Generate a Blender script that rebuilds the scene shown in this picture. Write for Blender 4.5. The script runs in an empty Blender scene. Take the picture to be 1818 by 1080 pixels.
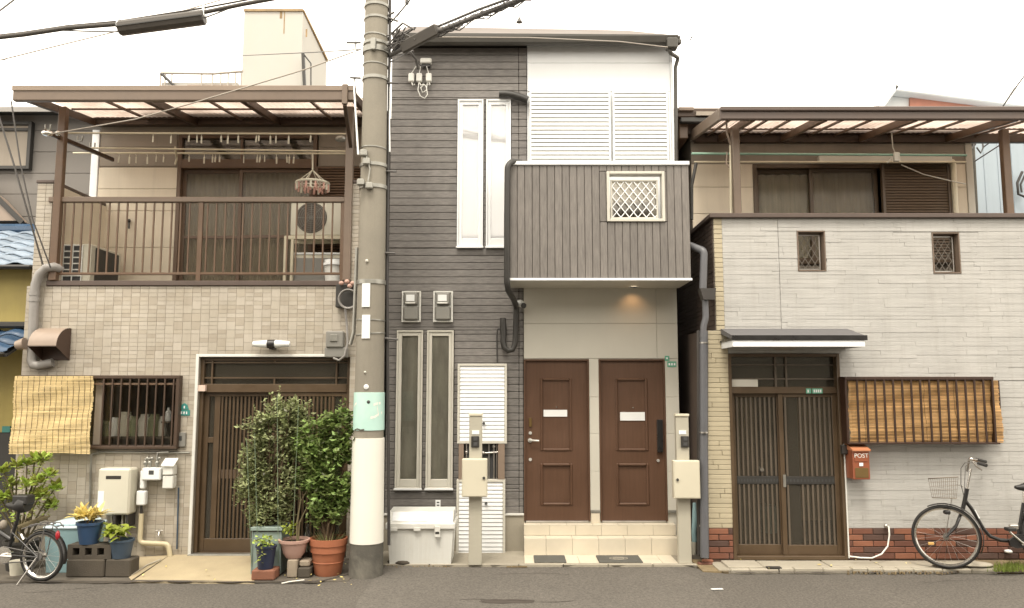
import bpy, math, random
from mathutils import Vector, Matrix, Euler
random.seed(7)
SC = bpy.context.scene
COL = SC.collection
# ---------------------------------------------------------------- camera, sky, sun, exposure
F, CXP, CYP, CAMH, CAMD = 1400.0, 909.0, 540.0, 1.895, 9.5
TH = math.atan(150/1400.0)
cd = bpy.data.cameras.new('camera'); cam = bpy.data.objects.new('camera', cd); COL.objects.link(cam)
cam.location = (0, -CAMD, CAMH); cam.rotation_euler = (math.pi/2+TH, 0, 0)
cd.sensor_width = 36; cd.lens = F/1818*36; cd.clip_end = 1000; cd.clip_start = .05
SC.camera = cam
W = bpy.data.worlds.new("World"); SC.world = W; W.use_nodes = True
nt = W.node_tree; nt.nodes.clear()
SUN_EL, SUN_AZ = math.radians(62), math.radians(192)     # azimuth from north (+Y), clockwise
sky = nt.nodes.new('ShaderNodeTexSky'); sky.sky_type = 'NISHITA'; sky.sun_disc = False
sky.sun_elevation = SUN_EL; sky.sun_rotation = SUN_AZ; sky.dust_density = 4; sky.air_density = 1.5
bw = nt.nodes.new('ShaderNodeRGBToBW'); nt.links.new(sky.outputs[0], bw.inputs[0])
# overcast: the sky's own luminance veiled by an even bright cloud layer, slightly warm
mixf = nt.nodes.new('ShaderNodeMix'); mixf.data_type = 'FLOAT'; mixf.inputs[0].default_value = .8
nt.links.new(bw.outputs[0], mixf.inputs[2]); mixf.inputs[3].default_value = 13.0
vm = nt.nodes.new('ShaderNodeVectorMath'); vm.operation = 'SCALE'; vm.inputs[0].default_value = (1.0, .922, .805)
nt.links.new(mixf.outputs[0], vm.inputs['Scale'])
bg = nt.nodes.new('ShaderNodeBackground'); bg.inputs[1].default_value = .115
nt.links.new(vm.outputs[0], bg.inputs[0])
wo = nt.nodes.new('ShaderNodeOutputWorld'); nt.links.new(bg.outputs[0], wo.inputs[0])
sl = bpy.data.lights.new('sun', 'SUN'); sl.energy = 1.1; sl.angle = math.radians(14); sl.color = (1, .92, .8)
so = bpy.data.objects.new('sun', sl); COL.objects.link(so)
sdir = Vector((math.sin(SUN_AZ)*math.cos(SUN_EL), math.cos(SUN_AZ)*math.cos(SUN_EL), math.sin(SUN_EL)))
so.rotation_euler = sdir.to_track_quat('Z', 'Y').to_euler()
SC.view_settings.view_transform = 'Standard'; SC.view_settings.look = 'None'
SC.view_settings.exposure = 1.30; SC.view_settings.gamma = 1; SC.view_settings.use_curve_mapping = False
SC.cycles.max_bounces = 6; SC.cycles.diffuse_bounces = 4; SC.cycles.transparent_max_bounces = 12

# ---------------------------------------------------------------- where a sight line meets an upright plane
ct, st = math.cos(TH), math.sin(TH)
def P(px, py, Y):
    u = (px-CXP)/F; v = (CYP-py)/F
    d = Vector((u, ct - v*st, st + v*ct)); t = (Y+CAMD)/d.y
    return Vector((d.x*t, Y, CAMH + d.z*t))
def Zp(py, Y): return P(909, py, Y).z
def Xp(px, py, Y): return P(px, py, Y).x
def R(x0, y0, x1, y1, Y):
    ym = (y0+y1)/2
    return Xp(x0, ym, Y), Xp(x1, ym, Y), Zp(y1, Y), Zp(y0, Y)
PXM = 9.5/1400
# ---------------------------------------------------------------- mesh collecting
class MB:
    def __init__(s): s.v = []; s.f = []; s.sm = []
    def add(s, vs, fs, smooth=False):
        n = len(s.v); s.v += [tuple(p) for p in vs]; s.f += [tuple(i+n for i in f) for f in fs]; s.sm += [smooth]*len(fs); return s
    def box(s, x0, x1, y0, y1, z0, z1, b=0):
        if x0 > x1: x0, x1 = x1, x0
        if y0 > y1: y0, y1 = y1, y0
        if z0 > z1: z0, z1 = z1, z0
        if b <= 0:
            vs = [(x, y, z) for x in (x0, x1) for y in (y0, y1) for z in (z0, z1)]
            fs = [(0,1,3,2), (4,6,7,5), (0,4,5,1), (2,3,7,6), (0,2,6,4), (1,5,7,3)]
            return s.add(vs, fs)
        b = min(b, (x1-x0)*.45, (y1-y0)*.45, (z1-z0)*.45)
        vs = []; idx = {}
        for i, x in enumerate((x0, x1)):
            for j, y in enumerate((y0, y1)):
                for k, z in enumerate((z0, z1)):
                    dx, dy, dz = (b if i == 0 else -b), (b if j == 0 else -b), (b if k == 0 else -b)
                    for a, p in enumerate(((x, y+dy, z+dz), (x+dx, y, z+dz), (x+dx, y+dy, z))):
                        idx[i, j, k, a] = len(vs); vs.append(p)
        fs = []
        I = lambda i, j, k, a: idx[i, j, k, a]
        fs.append((I(0,0,0,0), I(0,0,1,0), I(0,1,1,0), I(0,1,0,0))); fs.append((I(1,0,0,0), I(1,1,0,0), I(1,1,1,0), I(1,0,1,0)))
        fs.append((I(0,0,0,1), I(1,0,0,1), I(1,0,1,1), I(0,0,1,1))); fs.append((I(0,1,0,1), I(0,1,1,1), I(1,1,1,1), I(1,1,0,1)))
        fs.append((I(0,0,0,2), I(0,1,0,2), I(1,1,0,2), I(1,0,0,2))); fs.append((I(0,0,1,2), I(1,0,1,2), I(1,1,1,2), I(0,1,1,2)))
        for i in (0, 1):
            for j in (0, 1): fs.append((I(i,j,0,0), I(i,j,1,0), I(i,j,1,1), I(i,j,0,1)))
        for i in (0, 1):
            for k in (0, 1): fs.append((I(i,0,k,0), I(i,1,k,0), I(i,1,k,2), I(i,0,k,2)))
        for j in (0, 1):
            for k in (0, 1): fs.append((I(0,j,k,1), I(1,j,k,1), I(1,j,k,2), I(0,j,k,2)))
        for i in (0, 1):
            for j in (0, 1):
                for k in (0, 1): fs.append((I(i,j,k,0), I(i,j,k,1), I(i,j,k,2)))
        return s.add(vs, fs)
    def obox(s, c, ax, ay, az, b=0):      # oriented box: centre + three half-axis vectors
        t = MB().box(-1, 1, -1, 1, -1, 1)
        if b > 0:
            lx, ly, lz = ax.length, ay.length, az.length
            t = MB().box(-lx, lx, -ly, ly, -lz, lz, b); X, Y, Z = ax/lx, ay/ly, az/lz
        else: X, Y, Z = ax, ay, az
        return s.add([c + X*p[0] + Y*p[1] + Z*p[2] for p in t.v], t.f)
    def bar(s, p0, p1, w, h, up=Vector((0, 0, 1)), b=0):   # square bar between two points
        p0, p1 = Vector(p0), Vector(p1); d = p1-p0; L = d.length; d.normalize()
        side = d.cross(up)
        if side.length < 1e-4: side = Vector((1, 0, 0))
        side.normalize(); u = side.cross(d).normalized()
        return s.obox((p0+p1)/2, d*(L/2), side*(w/2), u*(h/2), b)
    def tube(s, pts, r, n=8, closed=False, caps=True):
        pts = [Vector(p) for p in pts]; m = len(pts)
        rs = r if isinstance(r, (list, tuple)) else [r]*m
        vs = []; nrm = None
        for i, p in enumerate(pts):
            if closed: t = pts[(i+1) % m]-pts[i-1]
            else: t = pts[min(i+1, m-1)]-pts[max(i-1, 0)]
            if t.length < 1e-9: t = Vector((0, 0, 1))
            t.normalize()
            if nrm is None:
                nrm = t.orthogonal().normalized()
            else:
                nrm = nrm - t*nrm.dot(t)
                nrm = nrm.normalized() if nrm.length > 1e-6 else t.orthogonal().normalized()
            bn = t.cross(nrm)
            for k in range(n):
                a = 2*math.pi*k/n; vs.append(p + nrm*(rs[i]*math.cos(a)) + bn*(rs[i]*math.sin(a)))
        fs = []
        for i in range(m if closed else m-1):
            j = (i+1) % m
            for k in range(n): fs.append((i*n+k, i*n+(k+1) % n, j*n+(k+1) % n, j*n+k))
        s.add(vs, fs, True)
        if not closed and caps:
            s.add([vs[k] for k in range(n)], [tuple(range(n))][::1]); s.add([vs[(m-1)*n+k] for k in range(n)], [tuple(range(n))])
        return s
    def lathe(s, c, prof, n=24, axis=None, smooth=True):    # prof: (radius, height along axis)
        c = Vector(c); az = Vector(axis or (0, 0, 1)).normalized(); ax = az.orthogonal().normalized()
        if axis is None: ax = Vector((1, 0, 0))
        ay = az.cross(ax); vs = []
        if smooth:      # break the shading where the outline turns sharply
            seg = [Vector((b[0]-a[0], b[1]-a[1])) for a, b in zip(prof[:-1], prof[1:])]; start = 0; parts = []
            for i in range(1, len(seg)):
                if seg[i-1].length > 1e-7 and seg[i].length > 1e-7 and seg[i-1].angle(seg[i]) > .6: parts.append(prof[start:i+1]); start = i
            parts.append(prof[start:])
        else: parts = [prof]
        for pr in parts:
            pv = []
            for r, h in pr:
                for k in range(n):
                    a = 2*math.pi*k/n; pv.append(c + az*h + ax*(r*math.cos(a)) + ay*(r*math.sin(a)))
            s.add(pv, [(i*n+k, i*n+(k+1) % n, (i+1)*n+(k+1) % n, (i+1)*n+k) for i in range(len(pr)-1) for k in range(n)], smooth)
        m = len(prof)
        for r, h in prof:
            for k in range(n):
                a = 2*math.pi*k/n; vs.append(c + az*h + ax*(r*math.cos(a)) + ay*(r*math.sin(a)))
        if prof[0] == prof[-1]: return s
        if prof[0][0] > 1e-5: s.add(vs[:n], [tuple(range(n))])
        if prof[-1][0] > 1e-5: s.add(vs[-n:], [tuple(range(n))])
        return s
    def cyl(s, p0, p1, r, n=12): 
        p0, p1 = Vector(p0), Vector(p1); return s.tube([p0, p1], r, n)
    def ring(s, c, axis, R_, r, n=24, m=6):
        c = Vector(c); az = Vector(axis).normalized(); ax = az.orthogonal().normalized(); ay = az.cross(ax)
        return s.tube([c + ax*(R_*math.cos(2*math.pi*i/n)) + ay*(R_*math.sin(2*math.pi*i/n)) for i in range(n)], r, m, closed=True)
    def ball(s, c, r, n=10, sx=1, sy=1, sz=1):
        c = Vector(c); vs = []; m = max(4, n//2+1)
        for i in range(m):
            ph = math.pi*i/(m-1)
            for k in range(n):
                a = 2*math.pi*k/n; vs.append(c + Vector((sx*r*math.sin(ph)*math.cos(a), sy*r*math.sin(ph)*math.sin(a), sz*r*math.cos(ph))))
        return s.add(vs, [(i*n+k, (i+1)*n+k, (i+1)*n+(k+1) % n, i*n+(k+1) % n) for i in range(m-1) for k in range(n)], True)
    def prism(s, poly, y0, y1):           # polygon in XZ pushed through Y
        n = len(poly); vs = [(x, y0, z) for x, z in poly] + [(x, y1, z) for x, z in poly]
        fs = [tuple(range(n)), tuple(range(2*n-1, n-1, -1))] + [(k, (k+1) % n, n+(k+1) % n, n+k) for k in range(n)]
        return s.add(vs, fs)
    def prism_x(s, poly, x0, x1):         # polygon in YZ pushed through X
        n = len(poly); vs = [(x0, y, z) for y, z in poly] + [(x1, y, z) for y, z in poly]
        fs = [tuple(range(n)), tuple(range(2*n-1, n-1, -1))] + [(k, (k+1) % n, n+(k+1) % n, n+k) for k in range(n)]
        return s.add(vs, fs)
    def prism_z(s, poly, z0, z1):
        n = len(poly); vs = [(x, y, z0) for x, y in poly] + [(x, y, z1) for x, y in poly]
        fs = [tuple(range(n)), tuple(range(2*n-1, n-1, -1))] + [(k, (k+1) % n, n+(k+1) % n, n+k) for k in range(n)]
        return s.add(vs, fs)
    def holed(s, x0, x1, z0, z1, y0, y1, holes=()):   # upright slab with rectangular openings
        xs = sorted({x0, x1} | {min(max(v, x0), x1) for h in holes for v in h[:2]})
        zs = sorted({z0, z1} | {min(max(v, z0), z1) for h in holes for v in h[2:]})
        def solid(i, j):
            if not (0 <= i < len(xs)-1 and 0 <= j < len(zs)-1): return False
            cx, cz = (xs[i]+xs[i+1])/2, (zs[j]+zs[j+1])/2
            return not any(h[0] < cx < h[1] and h[2] < cz < h[3] for h in holes)
        for i in range(len(xs)-1):
            for j in range(len(zs)-1):
                if not solid(i, j): continue
                a, b, c, d = xs[i], xs[i+1], zs[j], zs[j+1]
                s.add([(a,y0,c), (b,y0,c), (b,y0,d), (a,y0,d)], [(0,1,2,3)]); s.add([(a,y1,c), (b,y1,c), (b,y1,d), (a,y1,d)], [(3,2,1,0)])
                if not solid(i-1, j): s.add([(a,y0,c), (a,y1,c), (a,y1,d), (a,y0,d)], [(3,2,1,0)])
                if not solid(i+1, j): s.add([(b,y0,c), (b,y1,c), (b,y1,d), (b,y0,d)], [(0,1,2,3)])
                if not solid(i, j-1): s.add([(a,y0,c), (b,y0,c), (b,y1,c), (a,y1,c)], [(3,2,1,0)])
                if not solid(i, j+1): s.add([(a,y0,d), (b,y0,d), (b,y1,d), (a,y1,d)], [(0,1,2,3)])
        return s
    def frame(s, x0, x1, z0, z1, y0, y1, t, b=.003, tb=None, tt=None):   # four rails, butted
        tb = t if tb is None else tb; tt = t if tt is None else tt
        s.box(x0, x0+t, y0, y1, z0, z1, b); s.box(x1-t, x1, y0, y1, z0, z1, b)
        s.box(x0+t, x1-t, y0, y1, z0, z0+tb, b); s.box(x0+t, x1-t, y0, y1, z1-tt, z1, b); return s
    def xform(s, M):
        s.v = [tuple(M @ Vector(p)) for p in s.v]; return s
WL = {}
def wloc(o): return WL.get(o.name, Vector((0, 0, 0))) if o else Vector((0, 0, 0))
def O(name, mb, mat, parent=None, at=None, kind=None):
    """link what mb collected as one object; mesh given in world coordinates"""
    if at is None:
        if parent: at = wloc(parent)
        else:
            xs = [p[0] for p in mb.v]; ys = [p[1] for p in mb.v]; zs = [p[2] for p in mb.v]
            at = Vector(((min(xs)+max(xs))/2, (min(ys)+max(ys))/2, min(zs)))
    at = Vector(at)
    me = bpy.data.meshes.new(name)
    me.from_pydata([(p[0]-at.x, p[1]-at.y, p[2]-at.z) for p in mb.v], [], mb.f)
    me.polygons.foreach_set('use_smooth', mb.sm); me.materials.append(mat); me.validate(); me.update()
    o = bpy.data.objects.new(name, me); COL.objects.link(o)
    place(o, parent, at)
    if kind: o['kind'] = kind
    return o
def place(o, parent, at):
    if parent: o.parent = parent
    o.location = Vector(at) - wloc(parent); WL[o.name] = Vector(at)
def T(name, label, cat, at, group=None):
    o = bpy.data.objects.new(name, None); COL.objects.link(o); o.empty_display_size = .1
    place(o, None, at); o['label'] = label; o['category'] = cat
    if group: o['group'] = group
    return o
def tag(o, label, cat, group=None):
    o['label'] = label; o['category'] = cat
    if group: o['group'] = group
    return o
def struct(name, mb, mat):
    o = O(name, mb, mat, at=(0, 0, 0)); o['kind'] = 'structure'; return o
PC = {}
def piece(name, parent, mat, x0, x1, y0, y1, z0, z1, b=.002, rot=None):
    """one small block; alike blocks share their mesh"""
    if x0 > x1: x0, x1 = x1, x0
    w, d, h = round(abs(x1-x0), 3), round(abs(y1-y0), 4), round(abs(z1-z0), 3)
    k = (name, mat.name, w, d, h, b)
    if k not in PC:
        mb = MB().box(-w/2, w/2, -d/2, d/2, -h/2, h/2, b)
        me = bpy.data.meshes.new(name); me.from_pydata(mb.v, [], mb.f); me.materials.append(mat); me.update(); PC[k] = me
    o = bpy.data.objects.new(name, PC[k]); COL.objects.link(o)
    place(o, parent, ((x0+x1)/2, (y0+y1)/2, (z0+z1)/2))
    if rot: o.rotation_euler = rot
    return o
def copy_thing(src, delta, label=None):
    """copy a thing with its parts and sub-parts (meshes shared)"""
    c = src.copy(); COL.objects.link(c); c.location = src.location + Vector(delta); WL[c.name] = wloc(src)+Vector(delta)
    if label: c['label'] = label
    def rec(a, b):
        for ch in KIDS.get(a.name, []):
            d = ch.copy(); COL.objects.link(d); d.parent = b; rec(ch, d)
    global KIDS
    KIDS = {}
    for o in list(COL.objects):
        if o.parent: KIDS.setdefault(o.parent.name, []).append(o)
    rec(src, c); return c
KIDS = {}
# ---------------------------------------------------------------- materials
def lin(c): c /= 255.0; return c/12.92 if c <= .04045 else ((c+.055)/1.055)**2.4
def D(r, g, b, k=1.0): return (min(lin(r)*k, .9), min(lin(g)/.94*k, .9), min(lin(b)/.86*k, .9))
class NT:
    def __init__(s, m): m.use_nodes = True; s.t = m.node_tree; s.t.nodes.clear()
    def n(s, typ, ins=None, **kw):
        q = s.t.nodes.new('ShaderNode'+typ)
        for k, v in kw.items(): setattr(q, k, v)
        for k, v in (ins or {}).items():
            if isinstance(v, bpy.types.NodeSocket): s.t.links.new(v, q.inputs[k])
            else: q.inputs[k].default_value = v
        return q
def mat(name, col, rough=.7, var=.12, scale=3.0, rnd=0, hue=0, bump=.0, bscale=80, metal=0, streak=0, dirt=0, dirtcol=(.12,.1,.08), grain=None, spec=.5, tones=None, transl=0, speck=0, spscale=160.0):
    m = bpy.data.materials.new(name); N = NT(m)
    geo = N.n('NewGeometry'); pos = geo.outputs['Position']
    nz = N.n('TexNoise', {'Vector': pos, 'Scale': scale, 'Detail': 6.0, 'Roughness': .6})
    val = nz.outputs[0]
    c = None
    oi = N.n('ObjectInfo')
    ad = N.n('Math', {0: oi.outputs['Random'], 1: geo.outputs['Random Per Island']}, operation='ADD')
    fr = N.n('Math', {0: ad.outputs[0]}, operation='FRACT').outputs[0]
    if tones:
        cr = N.n('ValToRGB', {0: fr}); cr.color_ramp.interpolation = 'CONSTANT'
        while len(cr.color_ramp.elements) < len(tones): cr.color_ramp.elements.new(.5)
        for i, tn in enumerate(tones):
            cr.color_ramp.elements[i].position = i/len(tones); cr.color_ramp.elements[i].color = (*tn, 1)
        c = cr.outputs[0]
    else:
        rgb = N.n('RGB'); rgb.outputs[0].default_value = (*col, 1); c = rgb.outputs[0]
    # broad tonal drift
    mr = N.n('MapRange', {0: val, 1: .3, 2: .7, 3: 1-var, 4: 1+var})
    fac = mr.outputs[0]
    if rnd:
        m2 = N.n('MapRange', {0: fr, 1: 0.0, 2: 1.0, 3: 1-rnd, 4: 1+rnd})
        fac = N.n('Math', {0: fac, 1: m2.outputs[0]}, operation='MULTIPLY').outputs[0]
    if grain:
        mp = N.n('Mapping', {'Vector': pos, 'Scale': grain[:3]})
        gz = N.n('TexNoise', {'Vector': mp.outputs[0], 'Scale': 1.0, 'Detail': 5.0, 'Roughness': .65})
        m3 = N.n('MapRange', {0: gz.outputs[0], 1: .3, 2: .7, 3: 1-grain[3], 4: 1+grain[3]})
        fac = N.n('Math', {0: fac, 1: m3.outputs[0]}, operation='MULTIPLY').outputs[0]
    if speck:
        sz = N.n('TexNoise', {'Vector': pos, 'Scale': spscale, 'Detail': 3.0, 'Roughness': .8})
        m4 = N.n('MapRange', {0: sz.outputs[0], 1: .32, 2: .72, 3: 1-speck, 4: 1+speck*1.15})
        fac = N.n('Math', {0: fac, 1: m4.outputs[0]}, operation='MULTIPLY').outputs[0]
    sc = N.n('VectorMath', {0: c, 'Scale': fac}, operation='SCALE').outputs[0]
    if hue:
        h = N.n('HueSaturation', {'Color': sc, 'Hue': N.n('MapRange', {0: fr, 1: 0., 2: 1., 3: .5-hue, 4: .5+hue}).outputs[0]}); sc = h.outputs[0]
    if streak:
        mp = N.n('Mapping', {'Vector': pos, 'Scale': (9, 9, .55)})
        gz = N.n('TexNoise', {'Vector': mp.outputs[0], 'Scale': 1.0, 'Detail': 6.0, 'Roughness': .7})
        m5 = N.n('MapRange', {0: gz.outputs[0], 1: .5, 2: .78, 3: 0.0, 4: streak})
        sc = N.n('Mix', {0: m5.outputs[0], 6: sc, 7: (*dirtcol, 1)}, data_type='RGBA').outputs[2]
    if dirt:
        gz = N.n('TexNoise', {'Vector': pos, 'Scale': 1.7, 'Detail': 9.0, 'Roughness': .72, 'Distortion': .4})
        m6 = N.n('MapRange', {0: gz.outputs[0], 1: .5, 2: .75, 3: 0.0, 4: dirt})
        sc = N.n('Mix', {0: m6.outputs[0], 6: sc, 7: (*dirtcol, 1)}, data_type='RGBA').outputs[2]
    rr = N.n('MapRange', {0: val, 1: .3, 2: .7, 3: max(rough-.08, .02), 4: min(rough+.08, 1)})
    b = N.n('BsdfPrincipled', {'Base Color': sc, 'Roughness': rr.outputs[0], 'Metallic': float(metal), 'Specular IOR Level': spec})
    if bump:
        bz = N.n('TexNoise', {'Vector': pos, 'Scale': float(bscale), 'Detail': 4.0})
        bp = N.n('Bump', {'Height': bz.outputs[0], 'Strength': min(bump, 1.0), 'Distance': .004}); N.t.links.new(bp.outputs[0], b.inputs['Normal'])
    sh = b.outputs[0]
    if transl:
        tl = N.n('BsdfTranslucent', {'Color': sc}); sh = N.n('MixShader', {0: transl, 1: sh, 2: tl.outputs[0]}).outputs[0]
    N.n('OutputMaterial', {0: sh}); return m
def glass_mat(name, tint=(.8, .85, .8), base=.10, rough=.02, film_mix=0, dcol=(.3, .26, .21), ior=1.5):
    m = bpy.data.materials.new(name); N = NT(m)
    fr = N.n('Fresnel', {'IOR': ior}); mr = N.n('MapRange', {0: fr.outputs[0], 1: 0., 2: 1., 3: base, 4: 1.})
    pos = N.n('NewGeometry').outputs['Position']
    wz = N.n('TexNoise', {'Vector': pos, 'Scale': 1.3, 'Detail': 1.0}); bp = N.n('Bump', {'Height': wz.outputs[0], 'Strength': .12, 'Distance': .012})
    tr = N.n('BsdfTransparent', {'Color': (*tint, 1)}); gl = N.n('BsdfGlossy', {'Color': (.95, .95, .95, 1), 'Roughness': rough, 'Normal': bp.outputs[0]})
    gsh = N.n('MixShader', {0: mr.outputs[0], 1: tr.outputs[0], 2: gl.outputs[0]})
    if film_mix:        # an even diffuse film: grime, patterned glass, painted brightness on the upper panes
        df = N.n('BsdfDiffuse', {'Color': (*dcol, 1)}); gsh = N.n('MixShader', {0: film_mix, 1: gsh.outputs[0], 2: df.outputs[0]})
    N.n('OutputMaterial', {0: gsh.outputs[0]}); return m
def poly_mat(name, tr=.6):
    m = bpy.data.materials.new(name); N = NT(m)
    pos = N.n('NewGeometry').outputs['Position']
    nz = N.n('TexNoise', {'Vector': pos, 'Scale': 2.5, 'Detail': 7.0}); 
    cr = N.n('Mix', {0: N.n('MapRange', {0: nz.outputs[0], 1: .4, 2: .75, 3: 0., 4: .8}).outputs[0], 6: (.80, .73, .69, 1), 7: (.48, .41, .37, 1)}, data_type='RGBA')
    a = N.n('BsdfTranslucent', {'Color': cr.outputs[2]}); d = N.n('BsdfPrincipled', {'Base Color': cr.outputs[2], 'Roughness': .3})
    mx = N.n('MixShader', {0: tr, 1: d.outputs[0], 2: a.outputs[0]}); tp = N.n('BsdfTransparent', {'Color': (.9, .85, .78, 1)})
    N.n('OutputMaterial', {0: N.n('MixShader', {0: .14, 1: mx.outputs[0], 2: tp.outputs[0]}).outputs[0]}); return m
def emit_mat(name, col, s):
    m = bpy.data.materials.new(name); N = NT(m); N.n('OutputMaterial', {0: N.n('Emission', {0: (*col, 1), 1: s}).outputs[0]}); return m
M = {}
def mk(name, *a, **k): M[name] = mat(name, *a, **k)
mk('grout', D(165,151,132,.72), .9, bump=.3)
mk('tile', None, .45, .07, 2.2, tones=[D(202,188,166,.70), D(196,181,158,.70), D(200,186,165,.70), D(189,174,152,.70), D(206,192,171,.70), D(197,183,161,.7)], streak=.25, dirt=.25, dirtcol=(.2,.17,.13), bump=.15, bscale=120)
mk('brown_metal', D(110,84,62,.75), .42, .12, 4, metal=0, dirt=.25, dirtcol=(.2,.16,.12), spec=.5)
mk('brown_light', D(140,118,98,.60), .45, .1, 4, dirt=.2)
mk('brown_lip', D(160,138,116,.66), .4, .08, 4)
mk('brown_dark', D(78,58,42,.75), .5, .15, 5)
mk('bronze_door', D(92,72,50,.74), .4, .12, 5, dirt=.15, dirtcol=(.16,.13,.1))
mk('cap_brown', D(92,76,66,.8), .5, .1, 5, dirt=.2)
mk('cream_siding', D(222,205,178,.88), .6, .06, 2, streak=.2, dirtcol=(.3,.25,.2), rnd=.02)
mk('dull_siding', D(158,144,126,.8), .7, .08, 2, streak=.2, rnd=.03)
mk('grey_siding', D(152,142,130,.55), .7, .06, 2, streak=.18, rnd=.03)
mk('white_paint', D(236,232,224,.9), .45, .05, 3, dirt=.12, dirtcol=(.4,.35,.27))
mk('white_panel', D(240,236,228,.80), .45, .03, 2, streak=.06, dirtcol=(.5,.45,.36))
mk('cream_paint', D(214,205,186,.78), .5, .05, 3, dirt=.15, dirtcol=(.35,.29,.2))
mk('stain_slat', D(236,232,222,.78), .45, .04, 2, dirt=.22, dirtcol=(.5,.44,.28))
mk('dark_board', D(120,113,105,.86), .62, .12, 2.0, rnd=.10, grain=(9,9,60,.30), bump=.25, bscale=60, streak=.08, dirtcol=(.2,.17,.14))
mk('dark_back', D(60,52,46,.5), .9)
mk('vert_board', D(128,119,109,.72), .62, .08, 2.0, rnd=.09, grain=(60,60,6,.24), bump=.25, bscale=60)
mk('door_wall', D(204,195,176,.84), .6, .04, 1.5, streak=.1, dirtcol=(.4,.36,.3))
mk('door_brown', D(101,72,53,.74), .42, .08, 2, grain=(40,40,2.5,.10), spec=.4)
mk('step_tile', D(228,212,184,.74), .45, .05, 4, rnd=.035, dirt=.12, dirtcol=(.45,.38,.28))
mk('stone', D(203,196,184,.68), .75, .08, 1.6, rnd=.03, bump=.9, bscale=45, grain=(2.5,2.5,55,.10), streak=.30, dirt=.2, dirtcol=(.25,.23,.2))
mk('stone_beige', D(192,176,144,.78), .75, .08, 1.6, rnd=.05, bump=.6, bscale=60, streak=.10, dirtcol=(.25,.21,.16))
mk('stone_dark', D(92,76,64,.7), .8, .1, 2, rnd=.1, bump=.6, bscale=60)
mk('mortar', D(180,171,156,.62), .95, bump=.4)
mk('brick', None, .75, .12, 6, tones=[D(156,96,70,.54), D(134,84,64,.5), D(170,108,78,.54), D(112,80,66,.48), D(146,90,66,.52)], bump=.5, bscale=90, dirt=.35, dirtcol=(.1,.08,.07))
mk('brick_mortar', D(110,84,68,.52), .95)
mk('concrete', D(172,160,138,.72), .85, .12, 1.8, dirt=.4, dirtcol=(.22,.19,.15), bump=.5, bscale=70, speck=.12)
mk('apron_concrete', D(188,168,132,.75), .85, .12, 2.2, dirt=.45, dirtcol=(.28,.22,.15), bump=.4, bscale=60, speck=.1)
mk('dark_concrete', D(110,100,86,.7), .85, .18, 3, dirt=.5, dirtcol=(.08,.07,.055), bump=.5, bscale=60)
mk('block_concrete', D(112,100,84,.42), .92, .2, 5, dirt=.5, dirtcol=(.07,.065,.045), bump=.8, bscale=70)
mk('pale_block', D(172,154,130,.7), .92, .15, 5, dirt=.3, bump=.8, bscale=70)
mk('pole_concrete', D(150,140,122,.74), .8, .10, 2.5, streak=.5, dirtcol=(.17,.15,.115), bump=.35, bscale=90, speck=.1)
mk('pole_foot', D(104,98,86,.62), .85, .2, 5, dirt=.6, dirtcol=(.26,.24,.2), bump=.5, bscale=60)
mk('wrap_cream', D(232,224,206,.9), .55, .03, 2, streak=.08, dirtcol=(.5,.45,.36))
mk('wrap_mint', D(190,220,202,.85), .5, .05, 7, dirt=.35, dirtcol=(.62,.68,.6))
mk('galv', D(172,166,152,.7), .4, .15, 8, metal=.6)
mk('grey_pvc', D(160,152,142,.7), .45, .08, 4, dirt=.2)
mk('dark_pvc', D(74,68,62,.6), .45, .1, 5)
mk('blue_grey_pvc', D(104,102,102,.7), .45, .1, 4, dirt=.2)
mk('black_rubber', (.018,.017,.016), .5, .2, 8)
mk('black_paint', (.016,.015,.015), .3, .1, 8, spec=.6)
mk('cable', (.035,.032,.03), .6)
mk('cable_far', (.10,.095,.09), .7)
mk('closure', D(92,84,74,.55), .6, .15, 6)
mk('fan_dark', D(120,106,90,.5), .6)
mk('charcoal', D(64,60,54,.6), .5, .15, 5)
mk('gutter', D(86,80,70,.55), .45, .12, 5, metal=0)
mk('roof_sheet', D(160,140,124,.30), .6, .12, 3, dirt=.3)
mk('chrome', (.72,.7,.66), .22, .05, metal=1)
mk('lattice_steel', D(150,138,122,.55), .5)
mk('steel', (.5,.48,.45), .35, .1, metal=1)
mk('white_plastic', D(236,232,222,.9), .4, .03, 3)
mk('cream_plastic', D(214,204,180,.82), .45, .03, 3, dirt=.1, dirtcol=(.4,.34,.24))
mk('grey_plastic', D(150,144,132,.7), .45, .06, 4)
mk('box_white', D(224,218,204,.88), .5, .05, 3, dirt=.22, dirtcol=(.42,.36,.26), streak=.2)
mk('post_beige', D(190,180,158,.78), .45, .04, 3)
mk('post_box', D(216,204,176,.82), .45, .03, 3)
mk('hood', D(184,160,138,.58), .4, .08, 4, dirt=.2)
mk('hood_in', D(90,66,52,.6), .6)
mk('bamboo', D(234,204,144,.92), .55, .12, 5, rnd=.13, grain=(5,5,140,.18), transl=.25)
mk('bamboo_dark', D(214,166,106,.90), .55, .12, 5, rnd=.22, grain=(5,5,140,.2), transl=.2)
mk('string', D(110,80,46,.6), .8)
mk('terracotta', D(190,114,76,.62), .7, .12, 5, dirt=.3, dirtcol=(.4,.25,.17), bump=.2)
mk('pink_pot', D(206,164,144,.78), .65, .1, 5, dirt=.3, dirtcol=(.35,.24,.18))
mk('navy_pot', D(44,50,70,.7), .45, .1, 5)
mk('blue_pot', D(58,86,118,.6), .45, .1, 5, dirt=.15)
mk('slate_pot', D(80,96,110,.6), .5, .1, 5, dirt=.2)
mk('pale_blue', D(150,178,176,.75), .5, .06, 4, dirt=.15)
mk('bin_lid', D(214,226,224,.85), .45, .05, 4, dirt=.1)
mk('planter_green', D(170,184,170,.58), .55, .08, 4, streak=.3, dirtcol=(.35,.36,.28))
mk('soil', (.045,.032,.022), .95, .3, 20, bump=1, bscale=60)
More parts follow.
